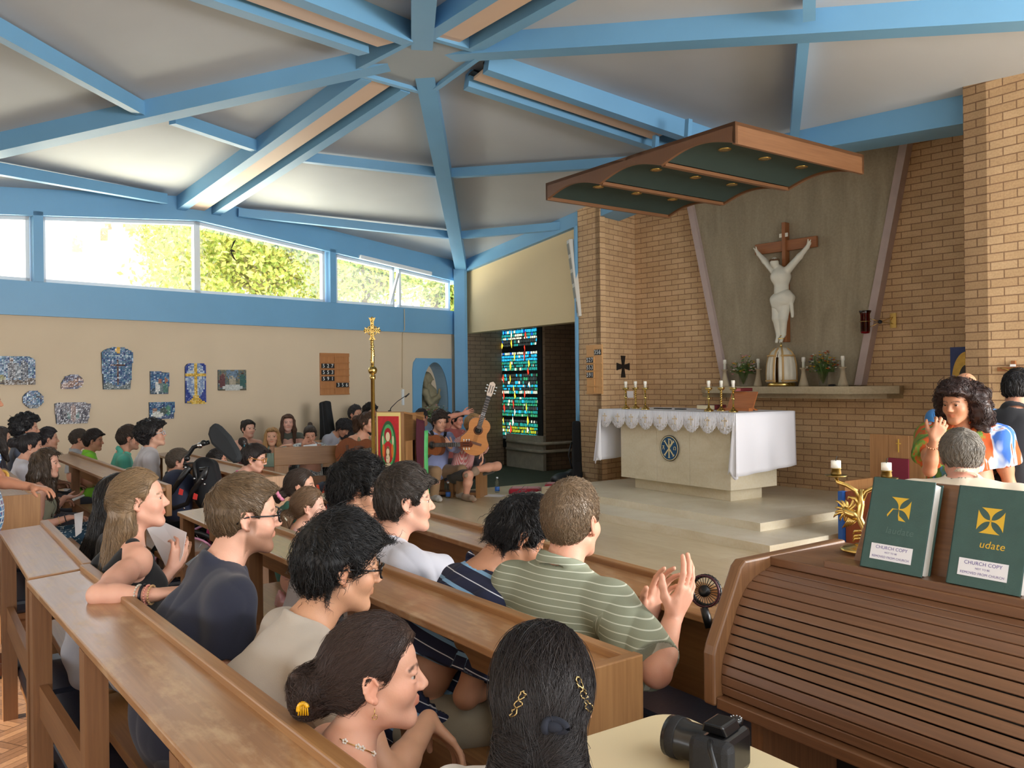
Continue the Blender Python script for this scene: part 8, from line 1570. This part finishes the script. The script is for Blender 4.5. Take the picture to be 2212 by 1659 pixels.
# papers and hand-held things
def leaf(name, label, cat, px, d, m, th=.0015, group=None):
    P = [at(x, y, dd) for (x, y), dd in zip(px, d)]; n = nrm(np.cross(P[1] - P[0], P[2] - P[0])); mb = MB(); mb.prism(P, n * th); return tag(mb.build(name, m), label, cat, group)
leaf('order_of_service', 'folded white paper sheet held up beside the long haired blonde', 'paper', [(317, 1142), (346, 1124), (403, 1150), (394, 1200), (371, 1250)], [3.62, 3.6, 3.5, 3.5, 3.52], M_paper)
leaf('booklet', 'pale blue booklet held low between the blonde and the navy T-shirt', 'booklet', [(400, 1218), (430, 1196), (437, 1204), (410, 1226)], [3.7, 3.6, 3.55, 3.65], mat('booklet_blue', (196, 214, 234), .6), .006)
leaf('leaflet', 'thin pale leaflet in the hand of the curly haired young woman', 'leaflet', [(155, 1078), (181, 1068), (183, 1070), (158, 1082)], [7.2, 7.2, 7.1, 7.1], mat('leaflet_grey', (200, 204, 206), .7), .004); leaf('paper_sheet', 'white paper on the lap of the curly haired young woman', 'paper', [(160, 1110), (180, 1105), (176, 1150), (163, 1160)], [6.9, 6.85, 6.7, 6.75], M_paper)
leaf('song_sheet', 'small white paper in the hands of the floral dress', 'paper', [(655, 962), (684, 958), (686, 966), (658, 970)], [10.75, 10.75, 10.65, 10.65], M_paper, .004)
p = at(1521, 1277, 2.62); t = thing('hand_fan', 'round dark hairbrush like fan with bristly spokes held in front of the clapping man', 'fan', p); ax = nrm(V3(-.55, -.8, .1)); X = nrm(np.cross(Z, ax)); Y = np.cross(ax, X); mb = MB()
mb.tube([p + (X * math.cos(a) + Y * math.sin(a)) * .048 for a in np.linspace(0, 2 * math.pi, 33)], .004, 8, cap=False); mb.build('rim', mat('plum_rim', (70, 36, 46), .25, .4), t)
mb = MB(); mb.tube([p - ax * .018 + (X * math.cos(a) + Y * math.sin(a)) * .046 for a in np.linspace(0, 2 * math.pi, 33)], .006, 8, cap=False); mb.lathe([(0, -.012), (.018, -.012), (.018, .004), (0, .006)], p, ax, 20); mb.build('housing', M_blk, t); mb = MB()
for k in range(26): a = k * math.pi / 13; d = X * math.cos(a) + Y * math.sin(a); mb.tube([p + d * .018, p + d * .047 + ax * .002, p + d * .052 - ax * .02], .0013, 5)
mb.build('spoke', M_blk, t); mb = MB(); mb.tube([p - Y * .05, p - Y * .075 + X * .01, p - Y * .11 + X * .02], [.012, .014, .012], 10); mb.build('handle', M_blk, t)

# the seat under the grey haired man
g_ = PP['greyhair']; f_ = V3(math.sin(R_(30)), math.cos(R_(30)), 0); x_ = nrm(np.cross(f_, Z)); c0 = zz(g_['pel'], PZ) + f_ * .05; sz = g_['pel'][2] - .12 - PZ
t = thing('stool', 'plain oak stool under the grey haired man in the cream jacket', 'stool', c0); mb = MB(); mb.box(c0 + Z * (sz - .02), (.42, .4, .04), x_, f_); mb.build('seat', M_oak, t, .006)
for sx_ in (-1, 1):
    for sy_ in (-1, 1): mb = MB(); mb.box(c0 + x_ * .17 * sx_ + f_ * .16 * sy_ + Z * (sz - .04) / 2, (.04, .04, sz - .04), x_, f_); mb.build('leg', M_oak, t)
